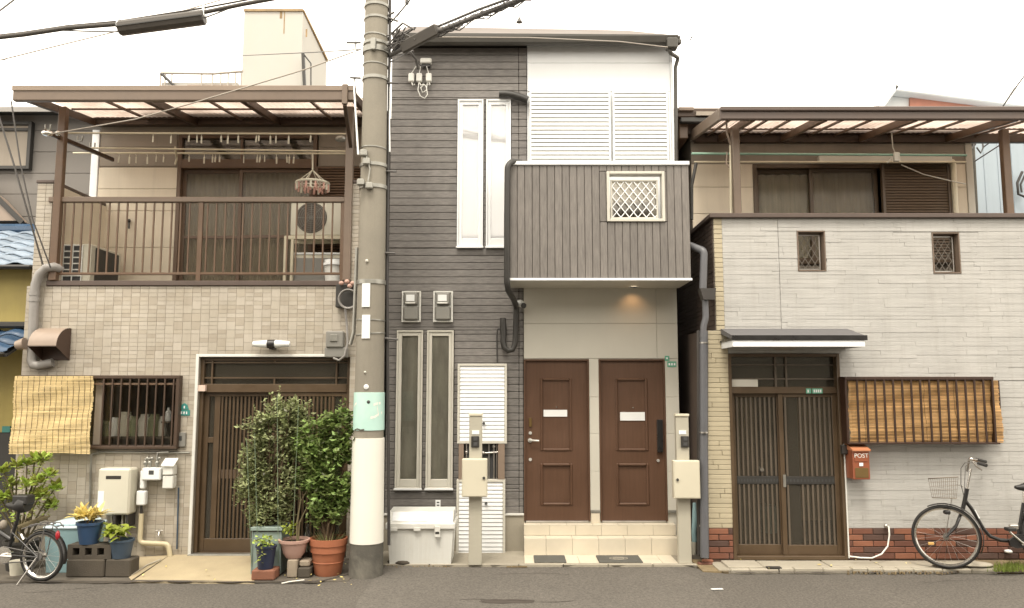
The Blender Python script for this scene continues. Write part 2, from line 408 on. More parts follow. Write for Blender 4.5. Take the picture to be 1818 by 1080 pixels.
mk('bark', D(104,84,60,.7), .9, .25, 12, bump=.6)
mk('twig', D(120,106,74,.7), .85, .2, 12)
mk('leaf_a', (.27,.295,.14), .42, .3, 9, rnd=.75, hue=.02, transl=.3)
mk('leaf_b', (.20,.27,.08), .45, .35, 6, rnd=.75, hue=.02, transl=.35)
mk('leaf_lime', (.30,.36,.05), .5, .15, 9, rnd=.25, transl=.4)
mk('leaf_yellow', (.70,.58,.22), .45, .2, 12, rnd=.35, hue=.012, transl=.3)
mk('leaf_shrub', (.34,.40,.08), .5, .3, 9, rnd=.6, hue=.03, transl=.35)
mk('grass', (.17,.22,.04), .6, .2, 9, rnd=.3, transl=.3)
mk('yellow_wall', D(204,180,104,.66), .7, .12, 1.5, streak=.2, dirtcol=(.25,.19,.07))
mk('blue_tile', D(168,182,194,.5), .25, .1, 6, rnd=.25, dirt=.2)
mk('blue_tile_low', D(72,98,124,.55), .25, .1, 6, rnd=.2)
mk('tower_wall', D(246,236,218,.47), .8, .04, .6, streak=.12, dirtcol=(.6,.45,.26))
mk('rust', D(214,178,130,.42), .9, .3, 5)
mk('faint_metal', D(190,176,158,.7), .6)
mk('blue_wall', D(176,184,186,.72), .6, .05, 1, grain=(7,7,.5,.05))
mk('salmon', D(206,138,112,.7), .8, .1, 4)
mk('gable_white', D(228,222,212,.8), .6, .05, 2, dirt=.1)
mk('teal_plate', D(70,150,136,.7), .45, .05, 5)
mk('green_plate', D(110,176,142,.75), .45, .05, 5)
mk('pink_label', D(226,196,174,.85), .5)
mk('orange_red', D(176,98,64,.58), .38, .06, 5, dirt=.12)
mk('mail_top', D(212,138,96,.66), .4, .06, 5)
mk('olive', D(120,92,44,.6), .5)
mk('red_lens', (.35,.02,.03), .2)
mk('amber', (.6,.36,.12), .3)
mk('curtain', D(190,174,150,.95), .9, .06, 3, grain=(26,26,.6,.16), transl=.3)
mk('door_curtain', D(140,120,100,1.0), .9, .1, 3, grain=(26,26,.6,.16))
mk('curtain_pale', D(215,202,178,.95), .9, .06, 3, grain=(30,30,.6,.14), transl=.3)
mk('frost', D(156,150,134,1.0), .5, .22, 1.2, grain=(6,6,1.2,.35), spec=.6)
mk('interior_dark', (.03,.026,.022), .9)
mk('interior_wall', D(120,108,90,.6), .9)
mk('green_stuff', D(150,150,110,.6), .6, .3, 6)
mk('asphalt', D(118,109,97,.50), .92, .12, .8, speck=.48, spscale=42.0, bump=1, bscale=60, dirt=.25, dirtcol=(.075,.065,.052))
mk('asphalt_patch', D(122,113,101,.52), .92, .10, .9, speck=.42, spscale=48.0, bump=1, bscale=70, dirt=.2, dirtcol=(.09,.08,.065))
mk('slab', D(178,166,144,.76), .85, .1, 2, rnd=.05, dirt=.3, dirtcol=(.24,.2,.16), speck=.12, bump=.5)
mk('dirt', D(150,128,92,.65), .95, .25, 6, dirt=.5, speck=.25, bump=1, bscale=40)
mk('mat_grey', D(104,100,90,.6), .85, .15, 18, bump=.8, bscale=120)
mk('litter_green', (.12,.55,.12), .5)
mk('awning_top', D(112,108,106,.62), .5, .08, 3, dirt=.15)
mk('awning_white', D(240,236,228,.92), .45, .03)
mk('door_slat', D(104,90,74,.72), .45, .12, 5)
mk('door_dark', D(52,42,34,.6), .45, .2, 3)
mk('grille_brown', D(64,40,26,.7), .45, .1, 5)
mk('ink', (.05,.05,.05), .6)
mk('stain', D(84,74,64,.6), .9, .2, 6, speck=.3)
mk('opp_wall', D(150,140,124,.62), .8, .1, 1)
mk('peg_white', D(232,222,196,.85), .5)
mk('peg_pink', D(222,170,150,.8), .5, rnd=.2)
mk('cane_green', D(150,166,130,.6), .5)
mk('satin', D(214,206,192,.85), .3, .05, metal=.35)
mk('pale_roof', D(214,208,198,.55), .6, .1, 2)
mk('recess_post', D(160,136,114,.6), .5)
mk('green_pole', D(150,184,158,.7), .35)
mk('pole_cream', D(222,208,176,.85), .4)
mk('bike_cream', D(214,196,160,.7), .4)
mk('wire_basket', D(150,132,108,.6), .5)
M['glass'] = glass_mat('glass', (.9, .9, .84), .0, .1, .22, (.16, .14, .11))
M['glass_clear'] = glass_mat('glass_clear', (.94, .94, .9), .0, .15, .22, (.27, .23, .18), 1.28)
M['glass_plain'] = glass_mat('glass_plain', (.975, .97, .955), .0, .03, 0, ior=1.4)
M['glass_lattice_shade'] = glass_mat('glass_lattice_shade', (.55, .52, .46), .05, .05)  # dark tint stands in for the shade inside the hanging balcony
M['glass_dark'] = glass_mat('glass_dark', (.6, .6, .52), .05, .08, .25, (.12, .105, .08))
M['glass_bright'] = glass_mat('glass_bright', (.97, .98, .99), .17, .04, .35, (.95, .95, .96))  # white diffuse film paints the sky's brightness onto the upper panes
M['bottle_glass'] = glass_mat('bottle_glass', (.6, .68, .6), .12)
M['poly'] = poly_mat('poly', .7)
M['lamp_on'] = emit_mat('lamp_on', (1, .8, .55), 6)
# ---------------------------------------------------------------- facade planes
Y1, R1, C1 = -.55, .62, -1.13      # left house: front wall, upper room wall, canopy edge
Y2, B2 = 0.0, -.70                 # middle house: wall, hanging balcony
Y3, R3, C3 = -.67, .45, -1.07      # right house
# ---------------------------------------------------------------- the ground
struct('ground', MB().box(-150, 150, -80, 200, -.4, -.02), M['dark_concrete'])
mb = MB()
def kerb_y(x):      # where the asphalt meets the house fronts
    if x < -1.9: return -1.50 + .012*math.sin(x*5)
    if x < -1.35: return -1.50 + (x+1.9)/.55*.72
    if x < 1.9: return -.76
    if x < 2.2: return -.76 - (x-1.9)/.3*.34
    return -1.10
xs = [-60+i*2 for i in range(23)] + [-15+.1*i for i in range(301)] + [16+i*2 for i in range(23)]
vs = []; fs = []
for i, x in enumerate(xs):
    for j, f in enumerate([0, .03, .1, .3, .6, 1]):
        y = kerb_y(x)*(1-f) + -9.9*f
        vs.append((x, y, (0.004*math.sin(x*1.7+y*2.1)+.003*math.sin(x*4.1)) * (1 if 0 < j < 5 else 0) - (.008 if j == 0 else 0)))
n = 6
fs = [(i*n+j, (i+1)*n+j, (i+1)*n+j+1, i*n+j+1) for i in range(len(xs)-1) for j in range(n-1)]
mb.add(vs, [tuple(reversed(f)) for f in fs], True); struct('road', mb, M['asphalt'])
# lighter relaid strip of asphalt in front of the dark house
mb = MB(); A, B_, C_, D_ = P(672, 1040, 0), 0, 0, 0
def G(px, py, z=0.0):       # point of the picture on the ground
    u = (px-CXP)/F; v = (CYP-py)/F; d = Vector((u, ct - v*st, st + v*ct)); t = (z-CAMH)/d.z
    return Vector((d.x*t, -CAMD + d.y*t, z))
pts = [G(684, 1006), G(930, 1012), G(1190, 1010), G(1245, 1030), G(1290, 1079), G(1300, 1100), G(620, 1100), G(640, 1060)]
mb.prism_z([(p.x, p.y) for p in pts], -.01, .009); struct('road_patch', mb, M['asphalt_patch'])
for nm, cx, cy, rx, ry, mm in (('oil_stain', 905, 1070, .24, .07, 'stain'),):
    g = G(cx, cy); mb = MB(); rr = random.Random(3)
    ring = [(g.x+rx*math.cos(a)*(1+rr.uniform(-.25, .25)), g.y+ry*math.sin(a)*(1+rr.uniform(-.25, .25))) for a in [i*math.pi/12 for i in range(24)]]
    mb.prism_z(ring, .009, .0125 if mm == 'stain' else .011); struct(nm, mb, M[mm])
rc_ = random.Random(12)
for k in range(4):      # hairline cracks filled with dirt
    px, py = rc_.choice([(rc_.uniform(20, 600), rc_.uniform(1045, 1075)), (rc_.uniform(1300, 1800), rc_.uniform(1028, 1075)), (rc_.uniform(650, 1250), rc_.uniform(1020, 1070))]); g = G(px, py); a = rc_.uniform(-.4, .4); pts = []; q = Vector((g.x, g.y, .008))
    for i in range(rc_.randint(9, 20)): pts.append(q.copy()); a += rc_.uniform(-.45, .45); q += Vector((math.cos(a)*.07, math.sin(a)*.05, 0))
    mb = MB(); vs = []
    for p in pts: w_ = rc_.uniform(.002, .006); vs += [(p.x, p.y-w_, .0125), (p.x, p.y+w_, .0125)]
    mb.add(vs, [(2*i, 2*i+2, 2*i+3, 2*i+1) for i in range(len(pts)-1)]); struct('road_crack', mb, M['stain'])
# pavements
mb = MB(); mb.box(-1.5, 1.98, -.78, .3, -.1, .003); struct('pavement', mb, M['concrete'])
mb = MB(); mb.box(-9, -1.62, -1.46, -.3, -.1, .006); struct('pavement', mb, M['dark_concrete'])
kz = .012
for i in range(7):          # kerb stones along the dark house
    x0 = Xp(684, 1004, -.76)+i*.48; piece('kerb_stone', None, M['concrete'], x0, x0+.472, -.80, -.735, -.05, .022+random.uniform(-.003, .003), .006)['kind'] = 'structure'
# beige ramp to the sliding door of the tiled house
a, b_, c_, d_ = G(232, 1034), G(452, 1036), Vector((Xp(445, 988, -.56), -.56, .075)), Vector((Xp(303, 988, -.56), -.56, .075))
mb = MB(); mb.add([a, b_, c_, d_, (a.x, a.y, -.1), (b_.x, b_.y, -.1), (c_.x, c_.y, -.1), (d_.x, d_.y, -.1)], [(0,1,2,3), (0,4,5,1), (0,3,7,4), (1,5,6,2)])
struct('entrance_ramp', mb, M['apron_concrete'])
mb = MB(); e = Vector((Xp(230, 990, -.56), -.56, .03)); g0 = G(232, 1020)
mb.add([(e.x, e.y, .045), (d_.x-.01, d_.y, .072), (a.x-.01, a.y+.03, .012), (g0.x-.05, g0.y, .008)], [(0,3,2,1)]); struct('entrance_ramp', mb, M['apron_concrete'])
# right pavement: slabs in front of the stone house
zs_ = .04
mb = MB(); mb.box(Xp(1276, 1000, -1.05), Xp(1300, 1000, -1.05)+9, -1.06, -.5, -.1, zs_-.02); struct('pavement', mb, M['concrete'])
mb = MB(); mb.box(1.98, Xp(1292, 1000, -1.05), -1.08, -.5, -.1, .012); struct('pavement', mb, M['dirt'])
sx = [1288, 1352, 1470, 1560, 1662, 1770]
for i in range(5):
    x0, x1 = Xp(sx[i], 998, -.9), Xp(sx[i+1], 998, -.9)
    piece('paving_slab', None, M['slab'], x0+.006, x1-.006, -.985, -.685, 0, zs_+random.uniform(-.003, .004), .006)['kind'] = 'structure'
x = Xp(1296, 1008, -1.03)
while x < Xp(1765, 1008, -1.03):
    w = random.choice([.16, .2, .3]); 
    if not (Xp(1361, 1008, -1.03) < x+w/2 < Xp(1386, 1008, -1.03)): piece('kerb_stone', None, M['slab'], x, x+w-.006, -1.075, -.992, -.02, zs_-.004+random.uniform(-.006, .006), .008)['kind'] = 'structure'
    x += w
mb = MB(); mb.box(Xp(1765, 1008, -1.03), 8, -1.09, -.67, -.05, .04); struct('soil_strip', mb, M['dirt'])
mb = MB(); mb.box(Xp(1361, 1008, -1.03), Xp(1386, 1008, -1.03), -1.07, -.994, 0, .045); struct('drain_gap', mb, M['interior_dark'])

def clip_rects(rs, holes):
    """cut every hole out of every rectangle (x0,x1,z0,z1)"""
    for h in holes:
        out = []
        for r in rs:
            x0, x1, z0, z1 = r
            if h[1] <= x0 or h[0] >= x1 or h[3] <= z0 or h[2] >= z1: out.append(r); continue
            if z0 < h[2]: out.append((x0, x1, z0, h[2]))
            if z1 > h[3]: out.append((x0, x1, h[3], z1))
            a, b = max(z0, h[2]), min(z1, h[3])
            if x0 < h[0]: out.append((x0, h[0], a, b))
            if x1 > h[1]: out.append((h[1], x1, a, b))
        rs = out
    return rs
def lay(name, parent, m, rs, yf, proud, limit=290, b=.002, gap=.002, jit=0, back=.02):
    """rectangles become blocks standing proud of the plane y=yf (towards the street)"""
    rs = [r for r in rs if r[1]-r[0] > .012 and r[3]-r[2] > .010]
    rs.sort(key=lambda r: ((r[0]+r[1])/2)**2+(yf+CAMD)**2+((r[2]+r[3])/2-CAMH)**2 - 30*(r[1]-r[0])*(r[3]-r[2]))
    stuff = MB()
    for i, (x0, x1, z0, z1) in enumerate(rs):
        pr = proud + random.uniform(-jit, jit); y0 = yf-pr; y1 = yf+back
        if i < limit: piece(name, parent, m, x0+gap, x1-gap, round(y0, 3), y1, z0+gap, z1-gap, b)
        else: stuff.box(x0+gap, x1-gap, y0, y1, z0+gap, z1-gap, b)
    if stuff.f: O(name+'_field', stuff, m, parent, kind='stuff')
def slatted(name, parent, m, x0, x1, z0, z1, y0, y1, n, tilt=.35, th=.004, thing=False):
    """louvre: n sloping slats between two heights"""
    st_ = (z1-z0)/n
    for k in range(n):
        z = z0+(k+.5)*st_
        piece(name, parent, m, x0, x1, y0, y1, z-st_*.36, z+st_*.36, .002, rot=(-tilt, 0, 0))

# ================================================================ the tiled house on the left
XL, XR = Xp(33, 740, Y1), Xp(634, 640, Y1)
XLt = Xp(62, 415, Y1)
zb = Zp(508, Y1); zc = Zp(499, Y1)           # balcony floor line, cap top
H1 = T('tiled_house', 'beige tiled two storey house with brown balcony, left of the utility pole', 'house', ((XL+XR)/2, Y1, 0))
win = R(168, 667, 318, 798, Y1); winb = (Xp(30, 730, Y1), win[0], Zp(798, Y1), win[3]); door = (Xp(347, 800, Y1), Xp(618, 800, Y1), .03, Zp(634, Y1))
win_all = (winb[0]+.12, win[1], win[2], win[3])
holes = [win_all, door]
mb = MB().holed(XL, XR, 0, zb, Y1, Y1+.16, holes)
wall1 = O('wall', mb, M['grout'], H1)
TW, TH_ = .1, .047
rs = []
z = .02; row = 0
while z < zb-.01:
    z1 = min(z+TH_, zb-.002); x = XL
    while x < XR:
        rs.append((x, min(x+TW, XR), z, z1)); x += TW
    z += TH_; row += 1
# a share of tiles are the double-height kind seen in the photo
rt = random.Random(4); mg = []; byk = {(round(q[0], 3), round(q[2], 3)): q for q in rs}; used = set()
for q in rs:            # some tiles are double height, in loose groups
    k = (round(q[0], 3), round(q[2], 3))
    if k in used: continue
    up_ = byk.get((k[0], round(q[3], 3)))
    wv_ = math.sin(q[0]*3.1+q[2]*2.3)+math.sin(q[0]*7.7-q[2]*5.1)
    if up_ and (round(up_[0], 3), round(up_[2], 3)) not in used and rt.random() < (.34 if wv_ > 0 else .06): used.add((round(up_[0], 3), round(up_[2], 3))); mg.append((q[0], q[1], q[2], up_[3]))
    else: mg.append(q)
rs = clip_rects(mg, holes)
lay('tile', wall1, M['tile'], rs, Y1, .006, b=.0013, gap=.0012, jit=.0010)
# end walls of the balcony
for (xa, xb_, nm) in ((XLt, Xp(90, 415, Y1), 'balcony_side_wall'), (Xp(621, 420, Y1), XR, 'balcony_side_wall')):
    ztop = Zp(326, Y1)
    sw = O(nm, MB().box(xa, xb_, Y1, R1, zb, ztop), M['grout'], H1)
    rr = []
    z = zb
    while z < ztop-.01:
        x = xa
        while x < xb_-.005: rr.append((x, min(x+TW, xb_), z, min(z+TH_, ztop))); x += TW
        z += TH_
    lay('tile', sw, M['tile'], rr, Y1, .006, b=.0015, gap=.0016, jit=.001)
    if xa < -3: O('inner_lining', MB().box(xb_+.001, xb_+.012, Y1+.02, R1-.002, zb+.002, ztop-.002, .002), M['cream_siding'], sw)
    cp = O('coping', MB().box(xa-.015, xb_+.015, Y1-.02, R1, ztop+.001, ztop+.04, .006), M['cap_brown'], H1)
# body behind: side walls, balcony floor, upper storey
fl = zb-.02
O('side_wall', MB().box(XL, XL+.12, Y1+.161, 6, 0, fl), M['grey_siding'], H1)
O('side_wall', MB().box(XR-.12, XR, Y1+.161, 6, 0, fl), M['grey_siding'], H1)
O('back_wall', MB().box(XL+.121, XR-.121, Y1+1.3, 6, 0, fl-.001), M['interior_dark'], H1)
O('balcony_floor', MB().box(XL+.121, XR-.121, Y1+.161, R1+.2, fl-.1, zb-.004), M['dark_concrete'], H1)
O('balcony_cap', MB().box(XLt+.18, XR-.08, Y1-.03, Y1+.16, zb+.001, zc, .006), M['cap_brown'], H1)
# upper room wall
rx0, rx1 = Xp(176, 300, R1), XR-.02
zr = Zp(205, R1)
wz = R(313, 238, 561, 505, R1); sh = R(561, 300, 622, 505, R1)
wtop = Zp(240, R1)
h2 = [(wz[0], sh[1]+.0, zb, wtop)]
h2 = [(wz[0], Xp(562, 400, R1), zb, wtop)]
mb = MB().holed(rx0, rx1, zb, zr, R1, R1+.14, h2); up = O('upper_wall', mb, M['dull_siding'], H1)
rs = []; zz = [zb, Zp(440, R1), Zp(375, R1), Zp(336, R1), Zp(298, R1)]
for i in range(4): rs += [(rx0, Xp(313, 400, R1), zz[i], zz[i+1])]
lay('siding_panel', up, M['cream_siding'], rs, R1, .014, b=.004, gap=.002)
rs = clip_rects([(rx0, rx1, Zp(296, R1), Zp(262, R1)), (rx0, rx1, Zp(262, R1), zr)], [(wz[0]-.02, Xp(562, 400, R1)+.02, zb, wtop+.02)]); lay('siding_panel', up, M['dull_siding'], rs, R1, .012, b=.004, gap=.002)
rs = [(Xp(562, 400, R1)+.06, rx1, zb, Zp(300, R1))]
O('corner_trim', MB().box(rx0-.10, rx0-.001, R1-.03, R1+.1, zb, Zp(232, R1), .006), M['white_paint'], H1)
O('upper_side_wall', MB().box(rx0-.095, rx0-.001, R1+.101, 5.5, zb, zr), M['grey_siding'], H1)
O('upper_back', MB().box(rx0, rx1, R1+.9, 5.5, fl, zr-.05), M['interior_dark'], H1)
O('roof', MB().box(rx0-.2, rx1+.1, R1-.16, 5.6, zr+.001, zr+.12, .01), M['brown_dark'], H1)
O('eave_board_and_shade', MB().box(rx0-.1, rx1, R1-.10, R1-.001, Zp(226, R1), zr, .004), M['brown_dark'], H1)
# upper sliding window
uw = T('x', '', '', (wz[0], R1, zb)); bpy.data.objects.remove(uw)
wx0, wx1 = wz[0], Xp(560, 400, R1)
zt, zh1, zh0 = Zp(246, R1), Zp(284, R1), Zp(300, R1)
mb = MB().frame(wx0, wx1, zb, wtop, R1-.03, R1+.10, .05, .004)
mb.box(wx0+.05, wx1-.05, R1-.035, R1+.09, zh0, zh1, .004)
wind = O('window', mb, M['brown_metal'], H1)
xm = Xp(425, 400, R1)
for xa in (xm-.015, ): O('mullion', MB().box(xa, xa+.03, R1-.02, R1+.05, zh1, wtop-.05, .003), M['brown_metal'], wind)
for i, (a, b2, yy) in enumerate(((wx0+.05, xm+.03, R1+.05), (xm-.03, wx1-.05, R1+.01))):
    O('sash', MB().frame(a, b2, zb+.02, zh0-.002, yy, yy+.035, .045, .003, tb=.09), M['brown_metal'], wind)
    zm = Zp(420, R1); O('sash_rail', MB().box(a+.046, b2-.046, yy+.004, yy+.03, zm-.02, zm+.02, .003), M['brown_metal'], wind)
    O('pane', MB().box(a+.045, b2-.045, yy+.014, yy+.019, zb+.11, zh0-.047), M['glass_clear'], wind)
for a, b2 in ((wx0+.05, xm-.015), (xm+.015, wx1-.05)): O('pane', MB().box(a, b2, R1+.02, R1+.025, zh1, wtop-.05), M['glass_dark'], wind)
def curtain(x0, x1, z0, z1, y, folds, m, parent, amp=.018, seed=0):
    rr = random.Random(seed); n = folds*8; vs = []
    for i in range(n+1):
        x = x0+(x1-x0)*i/n; yy = y+amp*math.sin(i/8*2*math.pi+rr.uniform(-.3, .3))
        vs += [(x, yy, z0), (x+rr.uniform(-.004, .004), yy*.6+y*.4, z1)]
    return O('curtain', MB().add(vs, [(2*i, 2*i+2, 2*i+3, 2*i+1) for i in range(n)], True), M[m], parent)
curtain(wx0+.06, xm, zb, zh0, R1+.16, 9, 'curtain', wind, seed=1); curtain(xm+.01, wx1-.05, zb, zh0, R1+.14, 11, 'curtain', wind, seed=2)
curtain(wx0+.06, wx1-.05, zh1, wtop-.05, R1+.2, 5, 'curtain', wind, seed=2)
# brown shutter box with louvres, right of the window
sx0, sx1 = wx1+.005, rx1
sb = O('shutter_box', MB().frame(sx0, sx1, Zp(505, R1)+.01, Zp(299, R1), R1-.09, R1-.002, .03, .003), M['brown_metal'], H1)
slatted('slat', sb, M['brown_metal'], sx0+.03, sx1-.03, Zp(500, R1), Zp(303, R1), R1-.075, R1-.06, 40, .5)
O('shutter_back', MB().box(sx0+.03, sx1-.03, R1-.04, R1-.03, Zp(500, R1), Zp(303, R1)), M['brown_dark'], sb)
# balcony railing
rl = O('railing', MB().box(Xp(88, 355, Y1), Xp(613, 355, Y1), Y1-.03, Y1+.035, Zp(360, Y1), Zp(350.5, Y1), .008), M['brown_light'], H1)
O('bottom_rail', MB().box(Xp(100, 486, Y1), Xp(612, 486, Y1), Y1-.015, Y1+.015, Zp(488.5, Y1), Zp(484, Y1), .004), M['brown_metal'], rl)
for px in (355, 609): O('railing_post', MB().box(Xp(px-4, 430, Y1), Xp(px+4, 430, Y1), Y1-.018, Y1+.018, zc, Zp(360, Y1)-.001, .004), M['brown_metal'], rl)
k = 0; px = 112.5
while px < 606:
    if abs(px-355) > 6: piece('baluster', rl, M['brown_metal'], Xp(px, 420, Y1)-.009, Xp(px, 420, Y1)+.009, Y1-.009, Y1+.009, Zp(484, Y1), Zp(360, Y1), .003)
    px += 15.9
for px, y in ((101, -.0), (618, 0)): O('canopy_post', MB().box(Xp(px-6.5, 400, Y1-.02), Xp(px+6.5, 400, Y1-.02), Y1-.06, Y1+.02, zc if px < 300 else zc, Zp(192, Y1), .006), M['brown_light'] if px > 300 else M['brown_metal'], H1)
# canopy
zf0, zf1 = Zp(178.5, C1), Zp(153, C1); cx0, cx1 = Xp(22, 166, C1), Xp(631, 170, C1)
yb, zbk = R1-.15, Zp(214, R1-.15)
cn = O('canopy', MB().box(cx0, cx1, C1, C1+.07, zf0, zf1, .01), M['brown_light'], H1)
O('beam_lip', MB().box(cx0-.004, cx1+.004, C1-.012, C1-.0005, zf1-.055, zf1+.004, .004), M['brown_lip'], cn)
O('back_beam', MB().box(cx0+.02, cx1-.02, yb-.02, yb+.04, zbk-.06, zbk+.036, .004), M['brown_dark'], cn)
def canopy_rafters(par, xs_, w, h, drop, m):
    for x in xs_: O('rafter', MB().bar((x, C1+.07, zf1-.05-drop), (x, yb, zbk-drop), w, h, b=.004), M[m], par)
thick = [cx0+.04, Xp(243, 175, C1), Xp(418, 175, C1), cx1-.05]
canopy_rafters(cn, thick, .06, .09, .03, 'brown_dark')
thin = []
for a, b2 in zip(thick[:-1], thick[1:]): thin.append((a+b2)/2+.06)
canopy_rafters(cn, thin, .03, .03, -.005, 'brown_metal')
for t_, d_ in ((.22, -.02), (.62, -.02), (.97, -.01)):
    y = C1+.07+(yb-C1-.07)*t_; z = zf1-.05+(zbk-zf1+.05)*t_; O('purlin', MB().box(cx0+.075, cx1-.085, y-.012, y+.012, z+.012, z+.032, .003), M['brown_dark' if t_ > .9 else 'brown_metal'], cn)
def corrugated(x0, x1, y0, z0, y1, z1, m, parent, pitch=.065, amp=.004):
    n = int((x1-x0)/pitch*6); vs = []
    for i in range(n+1):
        x = x0+(x1-x0)*i/n; dz = amp*math.sin(i/6*2*math.pi); vs += [(x, y0, z0+dz), (x, y1, z1+dz), (x, y0, z0+dz+.003), (x, y1, z1+dz+.003)]
    fs = []
    for i in range(n): a = 4*i; b3 = 4*(i+1); fs += [(a, a+1, b3+1, b3), (a+2, b3+2, b3+3, a+3)]
    return O('roof_sheet', MB().add(vs, fs, True), m, parent)
O('shading_eave', MB().prism_x([(.12, zbk+.12), (.12, zbk+.17), (R1+.02, zbk+.28), (R1+.02, zbk+.22)], cx0+.75, cx1-.1), M['dull_siding'], H1)  # overhang added above the sheets to darken their rear part
ed = [cx0+.03]+sorted(thick[1:-1]+thin)+[cx1-.03]
for a, b2 in zip(ed[:-1], ed[1:]): corrugated(a+.004, b2-.004, C1+.072, zf1-.008, yb+.1, zbk+.045, M['poly'], cn)
# bracket plate and arm at the right end of the canopy
O('bracket_plate', MB().box(Xp(608, 165, C1), Xp(618, 165, C1), C1-.03, C1-.002, Zp(186, C1), Zp(151, C1), .004), M['brown_light'], cn)
O('bracket_arm', MB().bar(P(612, 186, C1-.01), P(623, 262, Y1-.04), .04, .04, b=.004), M['brown_dark'], cn)
# sliding entrance door
dx0, dx1, dz0, dz1 = door; YD = Y1+.05
mb = MB(); mb.box(dx0-.035, dx0-.001, Y1-.012, Y1+.06, 0.03, dz1+.03, .004); mb.box(dx0, Xp(588, 632, Y1), Y1-.012, Y1+.06, dz1, dz1+.03, .004)
O('door_surround', mb, M['box_white'], H1)
ztr0, ztr1 = Zp(697, YD), Zp(682, YD)
mb = MB().frame(dx0, dx1, .05, dz1, YD, YD+.09, .04, .004, tb=.03); mb.box(dx0+.04, dx1-.04, YD-.004, YD+.08, ztr0, ztr1, .004); 
ed1 = O('entrance_door', mb, M['bronze_door'], H1)
O('threshold', MB().box(Xp(336, 986, Y1), Xp(447, 986, Y1), Y1-.06, Y1+.05, .045, .082, .004), M['galv'], H1)
mb = MB()
for px in (362, 376, 487, 596): 
    pass
for zz_ in (Zp(644, YD), Zp(671, YD)): mb.box(dx0+.04, dx1-.04, YD+.01, YD+.03, zz_-.008, zz_+.008)
for px in (376, 597): mb.box(Xp(px, 660, YD)-.009, Xp(px, 660, YD)+.009, YD+.008, YD+.032, ztr1, dz1-.04)
mb.box(Xp(487, 660, YD)-.009, Xp(487, 660, YD)+.009, YD+.008, YD+.032, Zp(644, YD), dz1-.04); mb.box(Xp(487, 660, YD)-.009, Xp(487, 660, YD)+.009, YD+.008, YD+.032, ztr1, Zp(671, YD))
O('transom_bar', mb, M['bronze_door'], ed1, kind='stuff')
O('transom_pane', MB().box(dx0+.04, dx1-.04, YD+.05, YD+.056, ztr1, dz1-.04), M['glass_dark'], ed1)
O('transom_back', MB().box(dx0+.04, dx1-.04, YD+.075, YD+.08, ztr1, dz1-.04), M['brown_metal'], ed1)
xm1 = Xp(480, 800, YD)
for i, (a, b2, yy) in enumerate(((dx0+.04, xm1+.02, YD+.05), (xm1-.02, dx1-.04, YD+.012))):
    w = .055
    zk = Zp(958, YD) if True else 0
    mb = MB().frame(a, b2, .06, ztr0-.001, yy, yy+.035, w, .004, tb=zk-.06, tt=.045)
    # stile that divides the narrow side panel from the slatted field
    sxp = (Xp(356, 800, YD), Xp(375, 800, YD)) if i == 0 else (Xp(591, 800, YD), Xp(608, 800, YD))
    fld = (Xp(385, 800, YD), b2-w) if i == 0 else (a+w, Xp(586, 800, YD))
    stx = (sxp[1], fld[0]) if i == 0 else (fld[1], sxp[0])
    mb.box(stx[0], stx[1], yy+.002, yy+.033, zk+.001, ztr0-.047, .003)
    zm0, zm1 = Zp(787, YD), Zp(777, YD)
    mb.box(sxp[0]+.001, sxp[1]-.001, yy+.003, yy+.032, zm0, zm1, .003)
    leaf = O('door_leaf', mb, M['bronze_door'], ed1)
    n = 13 if i == 0 else 14; st_ = (fld[1]-fld[0])/n
    for k in range(n):
        xc = fld[0]+(k+.5)*st_; piece('door_slat', ed1, M['bronze_door'], xc-st_*.24, xc+st_*.24, yy+.002, yy+.02, zk+.002, ztr0-.048, .002)
    zq0, zq1 = Zp(851, YD), Zp(835, YD)
    for k in range(n):
        xc = fld[0]+(k+.5)*st_; piece('slat_spacer', ed1, M['brown_light'], xc-st_*.5+.001, xc+st_*.5-.001, yy+.0205, yy+.024, zq0, zq1, .001)
    O('door_pane', MB().box(min(sxp[0], fld[0]), max(sxp[1], fld[1]), yy+.0245, yy+.029, zk, ztr0-.045), M['glass_dark'], ed1)
    O('door_back', MB().box(min(sxp[0], fld[0]), max(sxp[1], fld[1]), yy+.04, yy+.045, zk, ztr0-.045), M['door_dark'], ed1)
O('door_label', MB().box(Xp(349, 690, Y1), Xp(364, 690, Y1), Y1+.0, Y1+.049, Zp(695, Y1), Zp(684, Y1), .001), M['pink_label'], ed1)
# window with bars
wy = Y1+.03
wn = O('window', MB().frame(win_all[0], win_all[1], win_all[2], win_all[3], wy-.045, wy+.08, .045, .004), M['brown_dark'], H1)
gx0, gx1 = Xp(167, 730, Y1-.05), Xp(319, 730, Y1-.05); gz0, gz1 = Zp(797, Y1-.05), Zp(667, Y1-.05); gy = Y1-.09
gl0 = Xp(30, 700, gy)
gr = O('window_grille', MB().box(gl0, gx1, gy, gy+.03, gz1-.035, gz1, .004).box(gl0, gx1, gy, gy+.03, gz0, gz0+.03, .004).box(gx1-.04, gx1, gy, gy+.03, gz0+.03, gz1-.035, .004).box(gx1-.04, gx1, gy+.031, Y1-.001, gz0, gz1, .004).box(gl0, gx1-.041, gy+.032, Y1-.001, gz0, gz0+.02).box(gl0, gx1-.041, gy+.032, Y1-.001, gz1-.02, gz1), M['brown_dark'], H1)
zq = Zp(682, gy); O('grille_rail', MB().box(gl0, gx1-.04, gy+.0205, gy+.03, zq-.012, zq+.012, .003), M['brown_metal'], gr)
px = 181; 
while px < 306: piece('grille_bar', gr, M['brown_dark'], Xp(px, 730, gy)-.008, Xp(px, 730, gy)+.008, gy+.0, gy+.02, gz0+.03, gz1-.035, .003); px += 15.6
O('window_stile', MB().box(Xp(168, 730, Y1), Xp(180, 730, Y1), Y1-.005, Y1+.05, win[2]+.05, win[3]-.05, .004), M['dull_siding'], wn)
